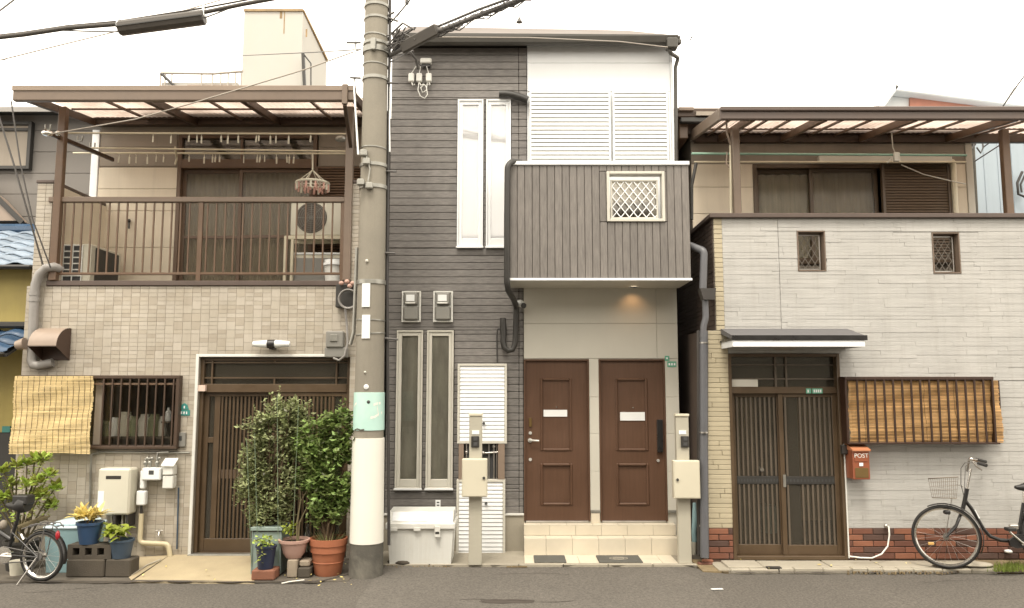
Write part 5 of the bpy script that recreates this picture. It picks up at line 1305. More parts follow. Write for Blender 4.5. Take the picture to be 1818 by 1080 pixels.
o = O('awning_roller', MB().box(Xp(1452, 284, R3-.16), Xp(1688, 284, R3-.16), R3-.2, R3-.13, Zp(289, R3-.16), Zp(278, R3-.16), .01), M['cream_paint']); tag(o, 'cream awning roller above the right balcony window', 'roller')
mb = MB()
mb.tube([P(1583, 236, Y3+.3), P(1585, 262, Y3+.3), P(1590, 273, Y3+.29), P(1575, 290, Y3+.3)], .006, 6).box(*R(1588, 270, 1598, 286, Y3+.26)[:2], Y3+.26, Y3+.3, *R(1588, 270, 1598, 286, Y3+.26)[2:], .005)
tag(O('pole_hook', mb, M['cream_paint']), 'pale hook hanging from the canopy onto the green laundry pole', 'hook')
mb = MB().tube([P(1290, 196, C3+.1), P(1290, 235, C3+.15), P(1297, 258, C3+.2)], .01, 6).tube([P(1291, 270, C3+.2), P(1289, 290, C3+.2), P(1294, 298, C3+.2)], .008, 6)
tag(O('pole_hanger', mb, M['brown_light']), 'thin jointed hanger at the left end of the right canopy', 'hanger')
mb = MB().tube([P(1600, 293, R3-.3), P(1640, 310, R3-.3), P(1690, 322, R3-.3), P(1715, 327, R3-.1)], .007, 6); tag(O('slack_wire', mb, M['cream_paint']), 'slack pale wire across the brown shutter to the house corner', 'wire')
# downpipe between the middle and right house
yy = Y3-.02
o = O('downpipe', MB().tube(corner_path([P(1236, 290, -.2), P(1228, 330, -.2), P(1228, 390, -.2)], .02), .02, 8), M['charcoal']); tag(o, 'short dark pipe beside the right end of the hanging balcony', 'pipe')
o = O('rainwater_pipe', MB().tube(corner_path([P(1222, 435, Y3+.1), P(1250, 446, Y3-.05), P(1248, 516, Y3-.06)], .04), .042, 12).tube(corner_path([P(1252, 532, Y3-.06), P(1253, 565, Y3-.06), P(1249, 580, Y3-.06), P(1248, 600, Y3-.06)], .03), .036, 12), M['blue_grey_pvc'])
O('rain_hopper', MB().prism([(Xp(1239, 515, yy), Zp(514, yy)), (Xp(1267, 515, yy), Zp(514, yy)), (Xp(1265, 530, yy), Zp(534, yy)), (Xp(1245, 530, yy), Zp(534, yy))], Y3-.13, Y3+.0), M['dark_pvc'], o)
tag(o, 'grey rainwater pipe with dark hopper high in the alley mouth', 'pipe')
o = O('rainwater_pipe', MB().tube([P(1249.5, 588, Y3-.05), P(1249.5, 800, Y3-.05), P(1253, 1004, Y3-.3)][:2]+[P(1251, 990, Y3-.12)], .047, 14), M['blue_grey_pvc']); tag(o, 'tall bluish grey rainwater pipe down to the pavement left of the stone faced house', 'pipe')
for py in (609, 768, 934): O('pipe_strap', MB().lathe(P(1250, py, Y3-.05-.0004*(py-600)*.2), [(.051, -.008), (.051, .008)], 16), M['steel'], o)
o2 = O('rainwater_pipe', MB().tube([P(1240, 587, Y3-.02), P(1241, 985, Y3-.02)], .02, 10), M['dark_pvc']); tag(o2, 'thin dark pipe just left of the tall bluish grey rainwater pipe', 'pipe')
g = G(1254, 1004, .0); o = O('broken_brick', MB().box(g.x-.09, g.x+.07, g.y-.03, g.y+.05, .0, .03, .01).box(g.x-.03, g.x+.09, g.y+.04, g.y+.09, 0.005, .05, .01), M['brick']); tag(o, 'small rusty brick pieces at the foot of the bluish grey pipe', 'brick rubble')
# awning over the sliding door
aw = T('awning', 'x', 'awning', (0, 0, 0)); bpy.data.objects.remove(aw)
ax0, ax1 = Xp(1300, 600, Y3-.45), Xp(1537, 600, Y3-.45); ya = Y3-.45
awn = O('door_awning', MB().prism_x([(ya, Zp(603, ya)), (ya, Zp(596, ya)), (Y3+.0, Zp(584, Y3)), (Y3+.0, Zp(584, Y3)-.06)], ax0, ax1), M['awning_top'], H3)
O('awning_fascia', MB().box(ax0+.0, ax1-.015, ya-.012, ya+.02, Zp(616, ya), Zp(603.5, ya), .003).box(ax0+.0, ax0+.02, ya+.021, Y3+.0, Zp(616, ya), Zp(603.5, ya), .003).box(ax1-.035, ax1-.015, ya+.021, Y3+.0, Zp(616, ya), Zp(603.5, ya), .003), M['awning_white'], awn)
O('awning_drip', MB().box(ax0-.01, ax1+.01, ya-.024, ya-.013, Zp(604.5, ya), Zp(595.5, ya), .002).box(ax0-.014, ax0-.001, ya-.012, Y3, Zp(604.5, ya), Zp(600.5, ya), .002), M['black_paint'], awn)
O('awning_soffit', MB().box(ax0+.021, ax1-.036, ya+.021, Y3, Zp(604.5, ya), Zp(604, ya)), M['brown_dark'], awn)
pl_ = T('porch_light', 'scalloped dim ceiling light under the small awning', 'light', P(1393, 625, Y3-.18)); zc_ = Zp(604, ya)-.005
O('light_shade', MB().lathe((Xp(1393, 620, Y3-.2), Y3-.2, zc_-.09), [(0, 0), (.09, .004), (.13, .02), (.17, .03), (.2, .055), (.2, .06), (.08, .08), (.08, .088)], 20), M['dull_siding'], pl_)
# sliding door
a, b2, z0, z1 = dr3; yd = Y3+.05
zt0, zt1 = Zp(699, yd), Zp(687, yd)
sd = O('entrance_door', MB().frame(a, b2, z0, z1, Y3-.012, yd+.09, .035, .004, tb=.04).box(a+.035, b2-.035, yd-.03, yd+.08, zt0, zt1, .004), M['bronze_door'], H3)
mb = MB()
for px in (1377, 1396): mb.box(Xp(px, 650, yd)-.01, Xp(px, 650, yd)+.01, yd+.01, yd+.03, zt1, z1-.035)
for py in (648, 673): mb.box(a+.035, b2-.035, yd+.012, yd+.028, Zp(py, yd)-.008, Zp(py, yd)+.008)
O('transom_bar', mb, M['door_slat'], sd, kind='stuff')
O('transom_pane', MB().box(a+.035, b2-.035, yd+.04, yd+.046, zt1, z1-.035), M['glass_dark'], sd)
O('transom_back', MB().box(a+.035, b2-.035, yd+.07, yd+.075, zt1, z1-.035), M['door_slat'], sd)
x0, x1, q0, q1 = R(1299, 674, 1345, 687, yd-.0); O('name_board', MB().box(x0, x1, yd-.012, yd+.009, q0, q1, .002), M['cream_paint'], sd)
for px0, px1 in ((1429, 1438), (1440, 1458)): 
    pp = O('house_number_plate', MB().box(Xp(px0, 694, yd), Xp(px1, 694, yd), yd-.038, yd-.031, Zp(699, yd), Zp(690, yd), .001), M['green_plate'], sd)
    mb = MB(); nn = 1 if px0 < 1435 else 4
    for k in range(nn): mb.box(Xp(px0+2.2+k*3.7, 694, yd), Xp(px0+4.6+k*3.7, 694, yd), yd-.0392, yd-.0382, Zp(697, yd), Zp(692, yd))
    O('plate_lettering', mb, M['white_paint'], pp)
xm_ = Xp(1389, 830, yd)
zk = Zp(968, yd); zr0, zr1 = Zp(861, yd), Zp(846, yd)
for i, (p0, p1, yy) in enumerate(((a+.035, xm_+.02, yd+.035), (xm_-.02, b2-.035, yd+.0))):
    O('door_leaf', MB().frame(p0, p1, z0+.041, zt0-.001, yy, yy+.032, .05, .004, tb=zk-z0-.041, tt=.04), M['bronze_door'], sd); O('lock_rail', MB().box(p0+.051, p1-.051, yy+.002, yy+.019, zr0+.004, zr1-.004, .003), M['charcoal'], sd)
    for q_ in range(14): piece('rail_slot', sd, M['ink'], p0+.07+q_*(p1-p0-.14)/13-.008, p0+.07+q_*(p1-p0-.14)/13+.008, yy+.0005, yy+.0019, zr0+.03, zr1-.03, .0005)
    n = 9 if i == 0 else 10; x0_, x1_2 = p0+.05, p1-.05; s_ = (x1_2-x0_)/n
    for k in range(n):
        if i == 1 and k in (1, 2): continue
        xc = x0_+(k+.5)*s_
        for za, zb3 in ((zk+.001, zr0-.001), (zr1+.001, zt0-.042)): piece('door_slat', sd, M['door_slat'], xc-s_*.2, xc+s_*.2, yy+.003, yy+.018, za, zb3, .002)
    O('door_pane', MB().box(x0_, x1_2, yy+.02, yy+.024, zk, zt0-.04), M['glass'], sd)
curtain(a+.05, xm_-.27, zk-.05, zt0, yd+.10, 6, 'door_curtain', sd, seed=8)
curtain(xm_+.22, b2-.05, zk+.25, zt0, yd+.09, 5, 'door_curtain', sd, seed=9)
mb = MB().lathe(P(1366, 945, yd+.3), [(.09, 0), (.1, .3), (.02, .3), (.0, .3)], 12)
tag(O('umbrella_stand', mb, M['pale_blue']), 'pale cylinder standing behind the slatted left door leaf', 'umbrella stand')
O('door_lock', MB().box(Xp(1390, 850, yd), Xp(1395, 850, yd), yd-.014, yd-.001, Zp(865, yd), Zp(843, yd), .003), M['galv'], sd)
O('lock_knob', MB().cyl(P(1353, 834, yd+.034), P(1353, 834, yd+.01), .022, 12), M['chrome'], sd)
O('door_edge_trim', MB().box(b2+.001, b2+.016, Y3-.016, Y3+.02, .06, Zp(700, Y3), .003), M['box_white'], H3)
# barred window with orange-brown blind
gy = Y3-.17
gx0, gx1, gz0, gz1 = R(1503, 669, 1768, 789, gy)
O('window_frame', MB().frame(wn3[0], wn3[1], wn3[2], wn3[3], Y3-.02, Y3+.1, .04, .004), M['grille_brown'], H3)
O('window_pane', MB().box(wn3[0]+.04, wn3[1]-.04, Y3+.05, Y3+.056, wn3[2]+.04, wn3[3]-.04), M['glass_dark'], H3)
g3 = O('window_grille', MB().box(gx0, gx1, gy, gy+.03, gz1-.035, gz1, .004).box(gx0, gx1+.03, gy, gy+.03, gz0, gz0+.02, .004).box(gx0, gx0+.012, gy+.031, Y3-.003, gz0, gz1).box(gx1-.012, gx1, gy+.031, Y3-.003, gz0, gz1).box(gx0+.013, gx1-.013, gy+.031, Y3-.003, gz0, gz0+.012).box(gx0+.013, gx1-.013, gy+.031, Y3-.003, gz1-.02, gz1), M['grille_brown'], H3)
for k in range(17):
    px = 1504+k*16.1+(4 if 0 < k else 0); piece('grille_bar', g3, M['grille_brown'], Xp(px, 730, gy)-.009, Xp(px, 730, gy)+.011, gy-.0, gy+.02, gz0+.02, gz1-.035, .003)
bt = blind(Xp(1506, 676, gy+.04), Xp(1772, 676, gy+.04), Xp(1510, 784, gy+.06), Xp(1785, 789, gy+.06), Zp(676, gy+.04), Zp(786, gy+.06), gy+.05, gy+.075, M['bamboo_dark'], 'orange brown bamboo blind inside the dark bars of the right window', 44, 9, 5)
# post box
mx0, mx1, mz0, mz1 = R(1515, 797, 1545, 852, Y3-.2)
pb = T('post_box', 'orange-red wall letter box below the orange brown blind', 'letter box', ((mx0+mx1)/2, Y3-.02, mz0))
O('box_case', MB().box(mx0, mx1, Y3-.19, Y3-.01, mz0, mz1-.02, .006), M['orange_red'], pb)
O('box_lid', MB().prism_x([(Y3-.215, mz1-.025), (Y3-.215, mz1-.01), (Y3-.01, mz1+.055), (Y3-.01, mz1-.019), (Y3-.19, mz1-.019)], mx0-.008, mx1+.008), M['mail_top'], pb)
O('box_flap', MB().box(mx0+.02, mx1-.02, Y3-.197, Y3-.1905, mz0+.19, mz0+.29, .003), M['orange_red'], pb)
O('address_window', MB().box(mx0+.065, mx1-.075, Y3-.2, Y3-.1975, Zp(828, Y3-.2), Zp(822, Y3-.2), .001), M['white_plastic'], pb)
O('box_door', MB().box(mx0+.02, mx1-.02, Y3-.195, Y3-.1905, mz0+.02, mz0+.125, .003), M['olive'], pb)
def text(name, s, size, loc, m, parent, y, extr=.0008):
    cu = bpy.data.curves.new(name, 'FONT'); cu.body = s; cu.size = size; cu.align_x = 'CENTER'; cu.align_y = 'CENTER'; cu.extrude = extr
    tmp = bpy.data.objects.new(name, cu); COL.objects.link(tmp); dg = bpy.context.evaluated_depsgraph_get(); me = bpy.data.meshes.new_from_object(tmp.evaluated_get(dg)); bpy.data.objects.remove(tmp)
    me.transform(Matrix.Rotation(math.pi/2, 4, 'X')); me.materials.clear(); me.materials.append(m)
    o = bpy.data.objects.new(name, me); COL.objects.link(o); place(o, parent, (loc[0], y, loc[1])); return o
text('post_lettering', 'POST', .065, ((mx0+mx1)/2, Zp(809.5, Y3-.19)), M['box_white'], pb, Y3-.1985)
eb3 = T('electric_box', 'small grey box on the wall between sliding door and orange letter box', 'junction box', P(1502, 808, Y3-.02))
x0, x1, z0, z1 = R(1495, 790, 1509, 807, Y3-.06); O('box_case', MB().box(x0, x1, Y3-.07, Y3-.01, z0, z1, .005), M['charcoal'], eb3)
O('box_lid', MB().box(x0-.003, x1+.003, Y3-.076, Y3-.0705, z0+.01, z1-.005, .002), M['dark_pvc'], eb3)
hs = O('garden_hose', MB().tube([P(1575, 934, Y3-.02), P(1578, 936, Y3-.08), P(1579, 950, Y3-.1), P(1576, 970, Y3-.12), P(1565, 984, Y3-.15), P(1548, 991, Y3-.18), P(1528, 990.5, Y3-.18), P(1508, 988, Y3-.16)], .0085, 8), M['box_white']); tag(hs, 'white hose curving from the brick skirt onto the right pavement', 'hose')
O('hose_tap', MB().ball(P(1573, 934, Y3-.04), .025, 8), M['steel'], hs)
gl = O('leaf_litter', MB().ball(G(1316, 992, .045)+Vector((0, .0, .006)), .045, 8, sx=1.4, sz=.3), M['litter_green']); tag(gl, 'bright green scrap lying on the pavement by the right sliding door', 'litter')
# ================================================================ neighbours
# yellow house at far left
yw = -.15
YH = T('yellow_house', 'yellow walled house with blue glazed roof tiles at the left edge', 'house', (-8.2, yw, 0))
yx1 = XL-.03
O('wall', MB().box(-11.5, yx1, yw, 6, 0, Zp(470, yw)), M['yellow_wall'], YH)
def tiled_roof(name, par, x0, x1, y0, z0, y1, z1, nx, ny, m, ridge=None):
    rf = O(name, MB().add([(x0, y0, z0-.03), (x1, y0, z0-.03), (x1, y1, z1-.03), (x0, y1, z1-.03), (x0, y0, z0-.06), (x1, y0, z0-.06), (x1, y1, z1-.06), (x0, y1, z1-.06)], [(0,1,2,3), (7,6,5,4), (0,4,5,1), (1,5,6,2), (0,3,7,4), (3,2,6,7)]), M['charcoal'], par)
    w = (x1-x0)/nx; t_ = MB()
    key = (name, nx, ny)
    vs = []; C = 6; L = math.hypot(y1-y0, z1-z0)/ny; ay = (y1-y0)/ny/L; az = (z1-z0)/ny/L
    for i in range(C+1):
        u = i/C; dz = .035*math.sin(u*math.pi*2)*.6
        for q, lift in ((0, .03), (1.08, -.0)):
            vs.append((w*u, ay*L*q, az*L*q+dz+lift)); 
    for i in range(C+1): v = vs[2*i]; vs.append((v[0], v[1], v[2]-.02))
    fs = [(2*i, 2*i+2, 2*i+3, 2*i+1) for i in range(C)]+[(2*C+2+i, 2*C+3+i, 2*i+2, 2*i) for i in range(C)]
    me = bpy.data.meshes.new('roof_tile'); me.from_pydata(vs, [], fs); me.polygons.foreach_set('use_smooth', [True]*len(fs)); me.materials.append(m); me.update()
    for j in range(ny):
        for i in range(nx):
            o = bpy.data.objects.new('roof_tile', me); COL.objects.link(o); place(o, rf, (x0+i*w, y0+(y1-y0)*j/ny, z0+(z1-z0)*j/ny+random.uniform(-.003, .003)))
    return rf
rx1_ = XLt+.35
tiled_roof('upper_roof', YH, -8.6, yx1, -.35, Zp(470, -.35), 1.6, Zp(412, 1.6), 9, 9, M['blue_tile'])
O('ridge', MB().box(-8.6, yx1, 1.55, 1.85, Zp(412, 1.6)-.02, Zp(398, 1.6), .04), M['blue_tile_low'], YH)
O('upper_gutter', MB().box(-8.6, yx1, -.46, -.36, Zp(478, -.4), Zp(471, -.4), .02), M['charcoal'], YH)
tiled_roof('lower_roof', YH, -8.6, yx1-.02, -.75, Zp(624, -.75), -.16, Zp(585, -.16), 9, 3, M['blue_tile_low'])
O('lower_ridge', MB().box(-8.6, yx1-.02, -.24, -.151, Zp(583, -.16), Zp(572, -.16), .02), M['charcoal'], YH)
O('lower_gutter', MB().box(-8.6, yx1-.02, -.86, -.76, Zp(632, -.8), Zp(625, -.8), .02), M['charcoal'], YH)
O('pipe_end', MB().lathe(P(37, 612, -.7), [(.0, -.05), (.05, -.045), (.07, .05), (.0, .05)], 12, axis=(1, 0, .2)), M['hood'], YH)
o = O('wall_plate', MB().box(Xp(4, 762, -.17), Xp(18, 762, -.17), -.175, -.152, Zp(768, -.17), Zp(757, -.17), .001), M['teal_plate']); tag(o, 'teal plate on the yellow wall at the left edge of the picture', 'address plate')
o = O('dark_gate_board', MB().box(-7.6, yx1-.0, -.2, -.151, 0, Zp(768, -.18), .01), M['charcoal'], YH)
# grey gabled house behind
yg_ = 1.9
gz = Zp(205, yg_)
GH = T('grey_rear_house', 'grey sided house with dark window shutter box behind the left balcony', 'house', (-8, yg_, 0))
gx1_ = Xp(182, 300, yg_)+.6
gwall = O('wall', MB().box(-13, gx1_, yg_+.015, 7, 0, gz), M['dull_siding'], GH)
rs = []
q = [430, 385, 345, 308, 270, 232, 204]
for a_, b2 in zip(q[:-1], q[1:]): rs += [(-13, -9.8, Zp(a_, yg_), Zp(b2, yg_)), (-9.8, gx1_, Zp(a_, yg_), Zp(b2, yg_))]
lay('siding_panel', gwall, M['grey_siding'], rs, yg_+.015, .015, b=.004, gap=.003)
O('roof', MB().box(-13.2, gx1_+.1, yg_-.35, 7.3, gz+.001, Zp(190, yg_-.35), .02), M['charcoal'], GH)
O('roof_edge', MB().box(-13.2, gx1_+.1, yg_-.37, yg_-.351, Zp(199, yg_-.36), Zp(190, yg_-.36), .004), M['grey_pvc'], GH)
x0, x1, z0, z1 = R(-60, 219, 60, 303, yg_)
so_ = O('shutter_box', MB().frame(x0, x1, z0, z1, yg_-.09, yg_-.002, .05, .004), M['charcoal'], GH)
O('shutter_panel', MB().box(x0+.05, x1-.05, yg_-.05, yg_-.003, z0+.05, z1-.05, .01), M['dull_siding'], so_)
O('shutter_rail', MB().box(x0+.051, x1-.051, yg_-.085, yg_-.051, Zp(233, yg_)-.02, Zp(233, yg_)+.02, .004), M['charcoal'], so_)
# small gable triangle at far left
O('low_gable', MB().prism([(Xp(-80, 400, 1.7), Zp(392, 1.7)), (Xp(36, 400, 1.7), Zp(392, 1.7)), (Xp(0, 352, 1.7), Zp(352, 1.7)), (Xp(-80, 300, 1.7), Zp(290, 1.7))], 1.7, 1.88), M['hood'], GH)
O('gable_edge', MB().bar(P(40, 396, 1.68), P(-40, 316, 1.68), .03, .07, b=.004), M['charcoal'], GH)
# white tower behind
yt_ = 9.0
x0, x1 = Xp(431, 90, yt_), Xp(536, 90, yt_); zt_ = Zp(19, yt_)
TW_ = T('stair_tower', 'cream white stair tower with rust stains rising behind the left canopy', 'building', ((x0+x1)/2, yt_, 0))
d1_ = yt_+CAMD
xr = P(580, 108, yt_+1.6).x; xbk = P(579, 108, yt_+5).x; 
mb = MB(); zr_ = Zp(108, yt_)
mb.add([(x0, yt_, 0), (x1, yt_, 0), (x1, yt_, zt_), (x0, yt_, zt_)], [(0,1,2,3)])
yk_ = yt_+3
kx = x1+1.0
mb.add([(x1, yt_, 0), (xr, yt_+1.6, 0), (xr, yt_+1.6, P(580, 108, yt_+1.6).z), (x1, yt_, zt_)], [(0,1,2,3)])
mb.add([(x0, yt_, 0), (x0, yk_+2, 0), (x0, yk_+2, zt_), (x0, yt_, zt_)], [(3,2,1,0)])
mb.add([(x0, yt_, zt_), (x1, yt_, zt_), (xr, yt_+1.6, P(580, 108, yt_+1.6).z), (xbk, yk_+2, P(580, 108, yt_+1.6).z), (x0, yk_+2, zt_)], [(0,1,4), (1,2,3,4)])
mb.add([(xr, yt_+1.6, 0), (xbk, yk_+2, 0), (xbk, yk_+2, P(580, 108, yt_+1.6).z), (xr, yt_+1.6, P(580, 108, yt_+1.6).z), (x0, yk_+2, 0), (x0, yk_+2, zt_)], [(0,1,2,3), (1,4,5,2)])
O('wall', mb, M['tower_wall'], TW_)
O('parapet_edge', MB().bar((x0, yt_-.01, zt_), (x1, yt_-.01, zt_), .05, .06).bar((x1, yt_-.01, zt_), (xr+.02, yt_+1.58, P(580, 108, yt_+1.6).z), .05, .06), M['rust'], TW_)
for px, py0, py1, w in ((499, 20, 33, .03), (505, 20, 60, .012), (545, 52, 66, .02)): O('rust_streak', MB().box(Xp(px, 30, yt_)-w, Xp(px, 30, yt_)+w, yt_-.006 if px < 536 else yt_-.006, yt_-.001, Zp(py1, yt_), Zp(py0, yt_)), M['rust'], TW_)
O('vent_pipe', MB().bar(P(538, 95, yt_-.2), P(541, 160, yt_-.2), .07, .07), M['charcoal'], TW_); O('thin_pipe', MB().tube([P(538, 95, yt_-.2), P(552, 113, yt_-.2), P(552, 160, yt_-.2)], .018, 6), M['charcoal'], TW_)
rb = T('roof_building', 'pale flat roofed building with thin rail behind the left canopy', 'building', P(360, 160, 8.5)-Vector((0, 0, 3)))
O('wall', MB().box(Xp(300, 150, 9), Xp(432, 150, 9), 8.6, 13, 0, Zp(158, 9)), M['tower_wall'], rb)
O('parapet', MB().box(Xp(331, 150, 8.5), Xp(410, 150, 8.5), 8.55, 8.7, Zp(160, 8.5), Zp(149, 8.5)), M['hood'], rb)
mb = MB(); mb.tube([P(285, 130, 8.5), P(380, 131, 8.5), P(431, 127, 8.5)], .03, 6); O('top_rail', mb, M['faint_metal'], rb)
O('rail_brace', MB().tube([P(286, 131, 8.5), P(312, 155, 8.5)], .035, 6), M['charcoal'], rb)
for px in (285, 293, 305, 358, 377, 392, 405, 418, 428): piece('rail_post', rb, M['faint_metal'], Xp(px, 140, 8.5)-.015, Xp(px, 140, 8.5)+.015, 8.49, 8.51, Zp(165, 8.5), Zp(130, 8.5), 0)
# right neighbours
yb_ = 2.6
BH = T('bluish_metal_house', 'bluish grey metal sided house beyond the right balcony', 'house', P(1800, 690, yb_))
x0 = Xp(1722, 300, yb_)
O('wall', MB().box(x0, 14, yb_, 8, 0, Zp(215, yb_)), M['blue_wall'], BH)
for k in range(26): x = x0+.22*k; piece('wall_rib', BH, M['blue_wall'], x, x+.02, yb_-.012, yb_-.0005, 2.5, Zp(218, yb_), .003)
O('wall_box', MB().box(Xp(1812, 222, yb_), 9.4, yb_-.12, yb_-.013, Zp(226, yb_), Zp(217, yb_), .01), M['charcoal'], BH)
mb = MB().tube([P(1815, 305, yb_-.1), P(1806, 325, yb_-.1), P(1808, 345, yb_-.1), P(1820, 350, yb_-.1)], .02, 6).tube([P(1820, 310, yb_-.1), P(1812, 328, yb_-.1), P(1814, 342, yb_-.1)], .015, 6)
tag(O('cable_loop', mb, M['cable']), 'dark cable loops on the bluish wall at the right edge', 'cable')
yq = 6.0
GR = T('gable_roof_house', 'far house with salmon gable wall and pale corrugated roof at upper right', 'house', P(1700, 690, yq))
lo_l = P(1560, 190, yq); ap_ = P(1584, 150, yq); rr1 = P(1830, 208, yq)
O('wall', MB().prism([(P(1568, 195, yq).x, 0), (P(1568, 195, yq).x, P(1568, 192, yq).z), (P(1590, 163, yq).x, P(1590, 163, yq).z), (13, P(1990, 235, yq).z), (13, 0)], yq+.15, 12), M['gable_white'], GR)
O('gable_cladding', MB().prism([(P(1620, 195, yq).x, P(1620, 200, yq).z), (P(1620, 168, yq).x, P(1620, 167, yq).z), (P(1780, 192, yq).x, P(1780, 192, yq).z), (P(1780, 205, yq).x, P(1780, 205, yq).z)], yq+.1, yq+.149), M['salmon'], GR)
O('barge_board', MB().bar(P(1583, 157, yq), P(1860, 192, yq), .3, .20, up=Vector((0, -1, 0)).cross(Vector((1, 0, -.1))), b=.02), M['gable_white'], GR)
O('barge_board', MB().bar(P(1586, 155, yq), P(1556, 196, yq), .3, .14, up=Vector((1, 0, .6)), b=.02), M['gable_white'], GR)
n = 40; 
a0, a1 = P(1590, 152, yq+.2), P(1900, 163, yq+.2+2.5)
q0 = P(1583, 152, yq); q1 = P(1880, 190, yq); q2 = P(1900, 158, yq+4); q3 = P(1583, 150, yq+4)
vs = []
for i in range(n*4+1):
    f = i/(n*4); dz = .04*math.sin(f*n*2*math.pi); p0 = q0.lerp(q1, f); p1 = q3.lerp(q2, f); vs += [p0+Vector((0, -.1, dz)), p1+Vector((0, 0, dz))]
O('corrugated_roof', MB().add(vs, [(2*i, 2*i+2, 2*i+3, 2*i+1) for i in range(n*4)], True), M['pale_roof'], GR)
op = T('old_pole', 'weathered grey post with cable clamps right of the stone faced house', 'pole', P(1727, 385, 1.2)-Vector((0, 0, 2.6)))
O('post_shaft', MB().tube([P(1727, 385, 1.2)-Vector((0, 0, 2.4)), P(1723, 252, 1.2)], .05, 10), M['pole_foot'], op)
O('post_clamp', MB().box(P(1719, 300, 1.2).x, P(1729, 300, 1.2).x, 1.1, 1.3, P(1724, 262, 1.2).z, P(1724, 256, 1.2).z, .01), M['charcoal'], op)
mb = MB()
tag(O('wire_bundle', MB().tube([P(1726, 265, 1.0), P(1733, 248, 1.0), P(1742, 240, 1.0), P(1746, 262, 1.0), P(1741, 272, 1.0), P(1734, 262, 1.0)], .012, 5).tube([P(1728, 300, 1.0), P(1724, 320, 1.0), P(1712, 330, 1.0), P(1700, 318, .9)], .01, 5), M['cable_far']), 'looped wires at the top of the weathered post on the right', 'wire')
# houses across the street, behind the camera: the tall windows mirror them
for i, (x0, x1, h, lab) in enumerate(((-11, -4.2, 6.1, 'left house across the street, seen only in window reflections'), (-4.1, 2.6, 5.8, 'middle house across the street, seen only in window reflections'), (2.7, 11, 6.2, 'right house across the street, seen only in window reflections'))):
    t = T('street_house', lab, 'house', ((x0+x1)/2, -11.5, 0), 'houses across the street')
    w_ = O('wall', MB().box(x0, x1, -18, -11.5, 0, h), M['opp_wall'], t)
    O('roof', MB().box(x0-.1, x1+.1, -18.2, -11.2, h+.001, h+.15, .03), M['charcoal'], t)
    for a in (x0+1.2, x1-2.6):
        for z0 in (.9, 3.4): O('window', MB().box(a, a+1.5, -11.5+.001, -11.45, z0, z0+1.2, .01), M['charcoal'], t); 
        O('awning', MB().box(a-.2, a+1.7, -11.5+.001, -11.1, 4.75, 4.82, .01), M['charcoal'], t)
# ================================================================ utility pole
py_ = -1.22
bx = Xp(650, 1000, py_)
pc = (bx, py_, 0)
UP = T('utility_pole', 'tall concrete utility pole with cream and mint wraps in front of the houses', 'utility pole', pc)
rad = lambda z: .163-.0062*z
zw0, zw1, zm0, zm1 = Zp(968, py_-.16), Zp(779, py_-.16), Zp(765, py_-.16), Zp(697, py_-.16)
mb = MB(); prof = [(rad(z)+.0*z, z) for z in [0, zw0, zw1, zm0, zm1, 3.5, 4.2, 5, 6, 7, 8, 9.5]]
O('pole_shaft', mb.lathe(pc, prof, 40), M['pole_concrete'], UP)
mb = MB(); n = 14; sq = []
pf = []
for k in range(n): a = 2*math.pi*k/n+.1; pf.append(rad(0)+.006+.006*math.sin(k*2.3))
O('pole_foot', MB().lathe(pc, [(rad(0)+.012, -.02), (rad(0)+.010, .12), (rad(.4)+.008, zw0-.004)], 22), M['pole_foot'], UP)
O('cream_wrap', MB().lathe(pc, [(rad(zw0)+.004, zw0), (rad(zw0)+.011, zw0+.002), (rad(zw1)+.011, zw1-.002), (rad(zw1)+.004, zw1)], 40), M['wrap_cream'], UP)
O('mint_wrap', MB().lathe(pc, [(rad(zm0)+.003, zm0), (rad(zm0)+.008, zm0+.002), (rad(zm1)+.008, zm1-.002), (rad(zm1)+.003, zm1)], 40), M['wrap_mint'], UP)
def scuff(pts, w_, m_):     # worn marks following the round shaft
    vs = []
    for px, py in pts:
        x = Xp(px, py, py_-.15); z = Zp(py, py_-.15); r_ = rad(z)+.0095; x = min(max(x, bx-r_*.99), bx+r_*.99); y = py_-math.sqrt(r_*r_-(x-bx)**2)
        vs += [(x, y, z-w_), (x, y, z+w_)]
    O('worn_mark', MB().add(vs, [(2*i, 2*i+2, 2*i+3, 2*i+1) for i in range(len(pts)-1)]), M[m_], UP)
for pts, w_, m_ in (([(663, 719), (668, 717), (674, 716)], .012, 'wrap_cream'), ([(669, 722), (670, 730), (671, 738)], .02, 'wrap_cream'), ([(658, 742), (664, 741), (670, 737), (676, 733)], .012, 'wrap_cream'), ([(627, 722), (629, 718), (632, 716)], .01, 'wrap_cream'), ([(628, 764), (634, 762), (640, 764), (647, 763)], .008, 'pole_foot'), ([(638, 873), (655, 874), (668, 873)], .002, 'pole_foot'), ([(626, 895), (640, 896), (652, 895)], .0015, 'pole_foot'), ([(640, 905), (650, 906)], .0015, 'pole_foot')): scuff(pts, w_, m_)
zs = Zp(731, py_-.16)
for (px, py, r_, m_) in ((650, 687, .026, 'white_plastic'), (648, 661, .012, 'cream_paint'), (651, 463, .016, 'cream_paint'), (654, 714, .018, 'charcoal')):
    yq_ = py_-math.sqrt(max(rad(2.3)**2-(Xp(px, py, py_-.15)-bx)**2, .0))
    O('pole_stud', MB().lathe(P(px, py, yq_-.012), [(0, -.008), (r_, 0), (r_, .02)], 12, axis=(0, 1, 0)), M[m_], UP)
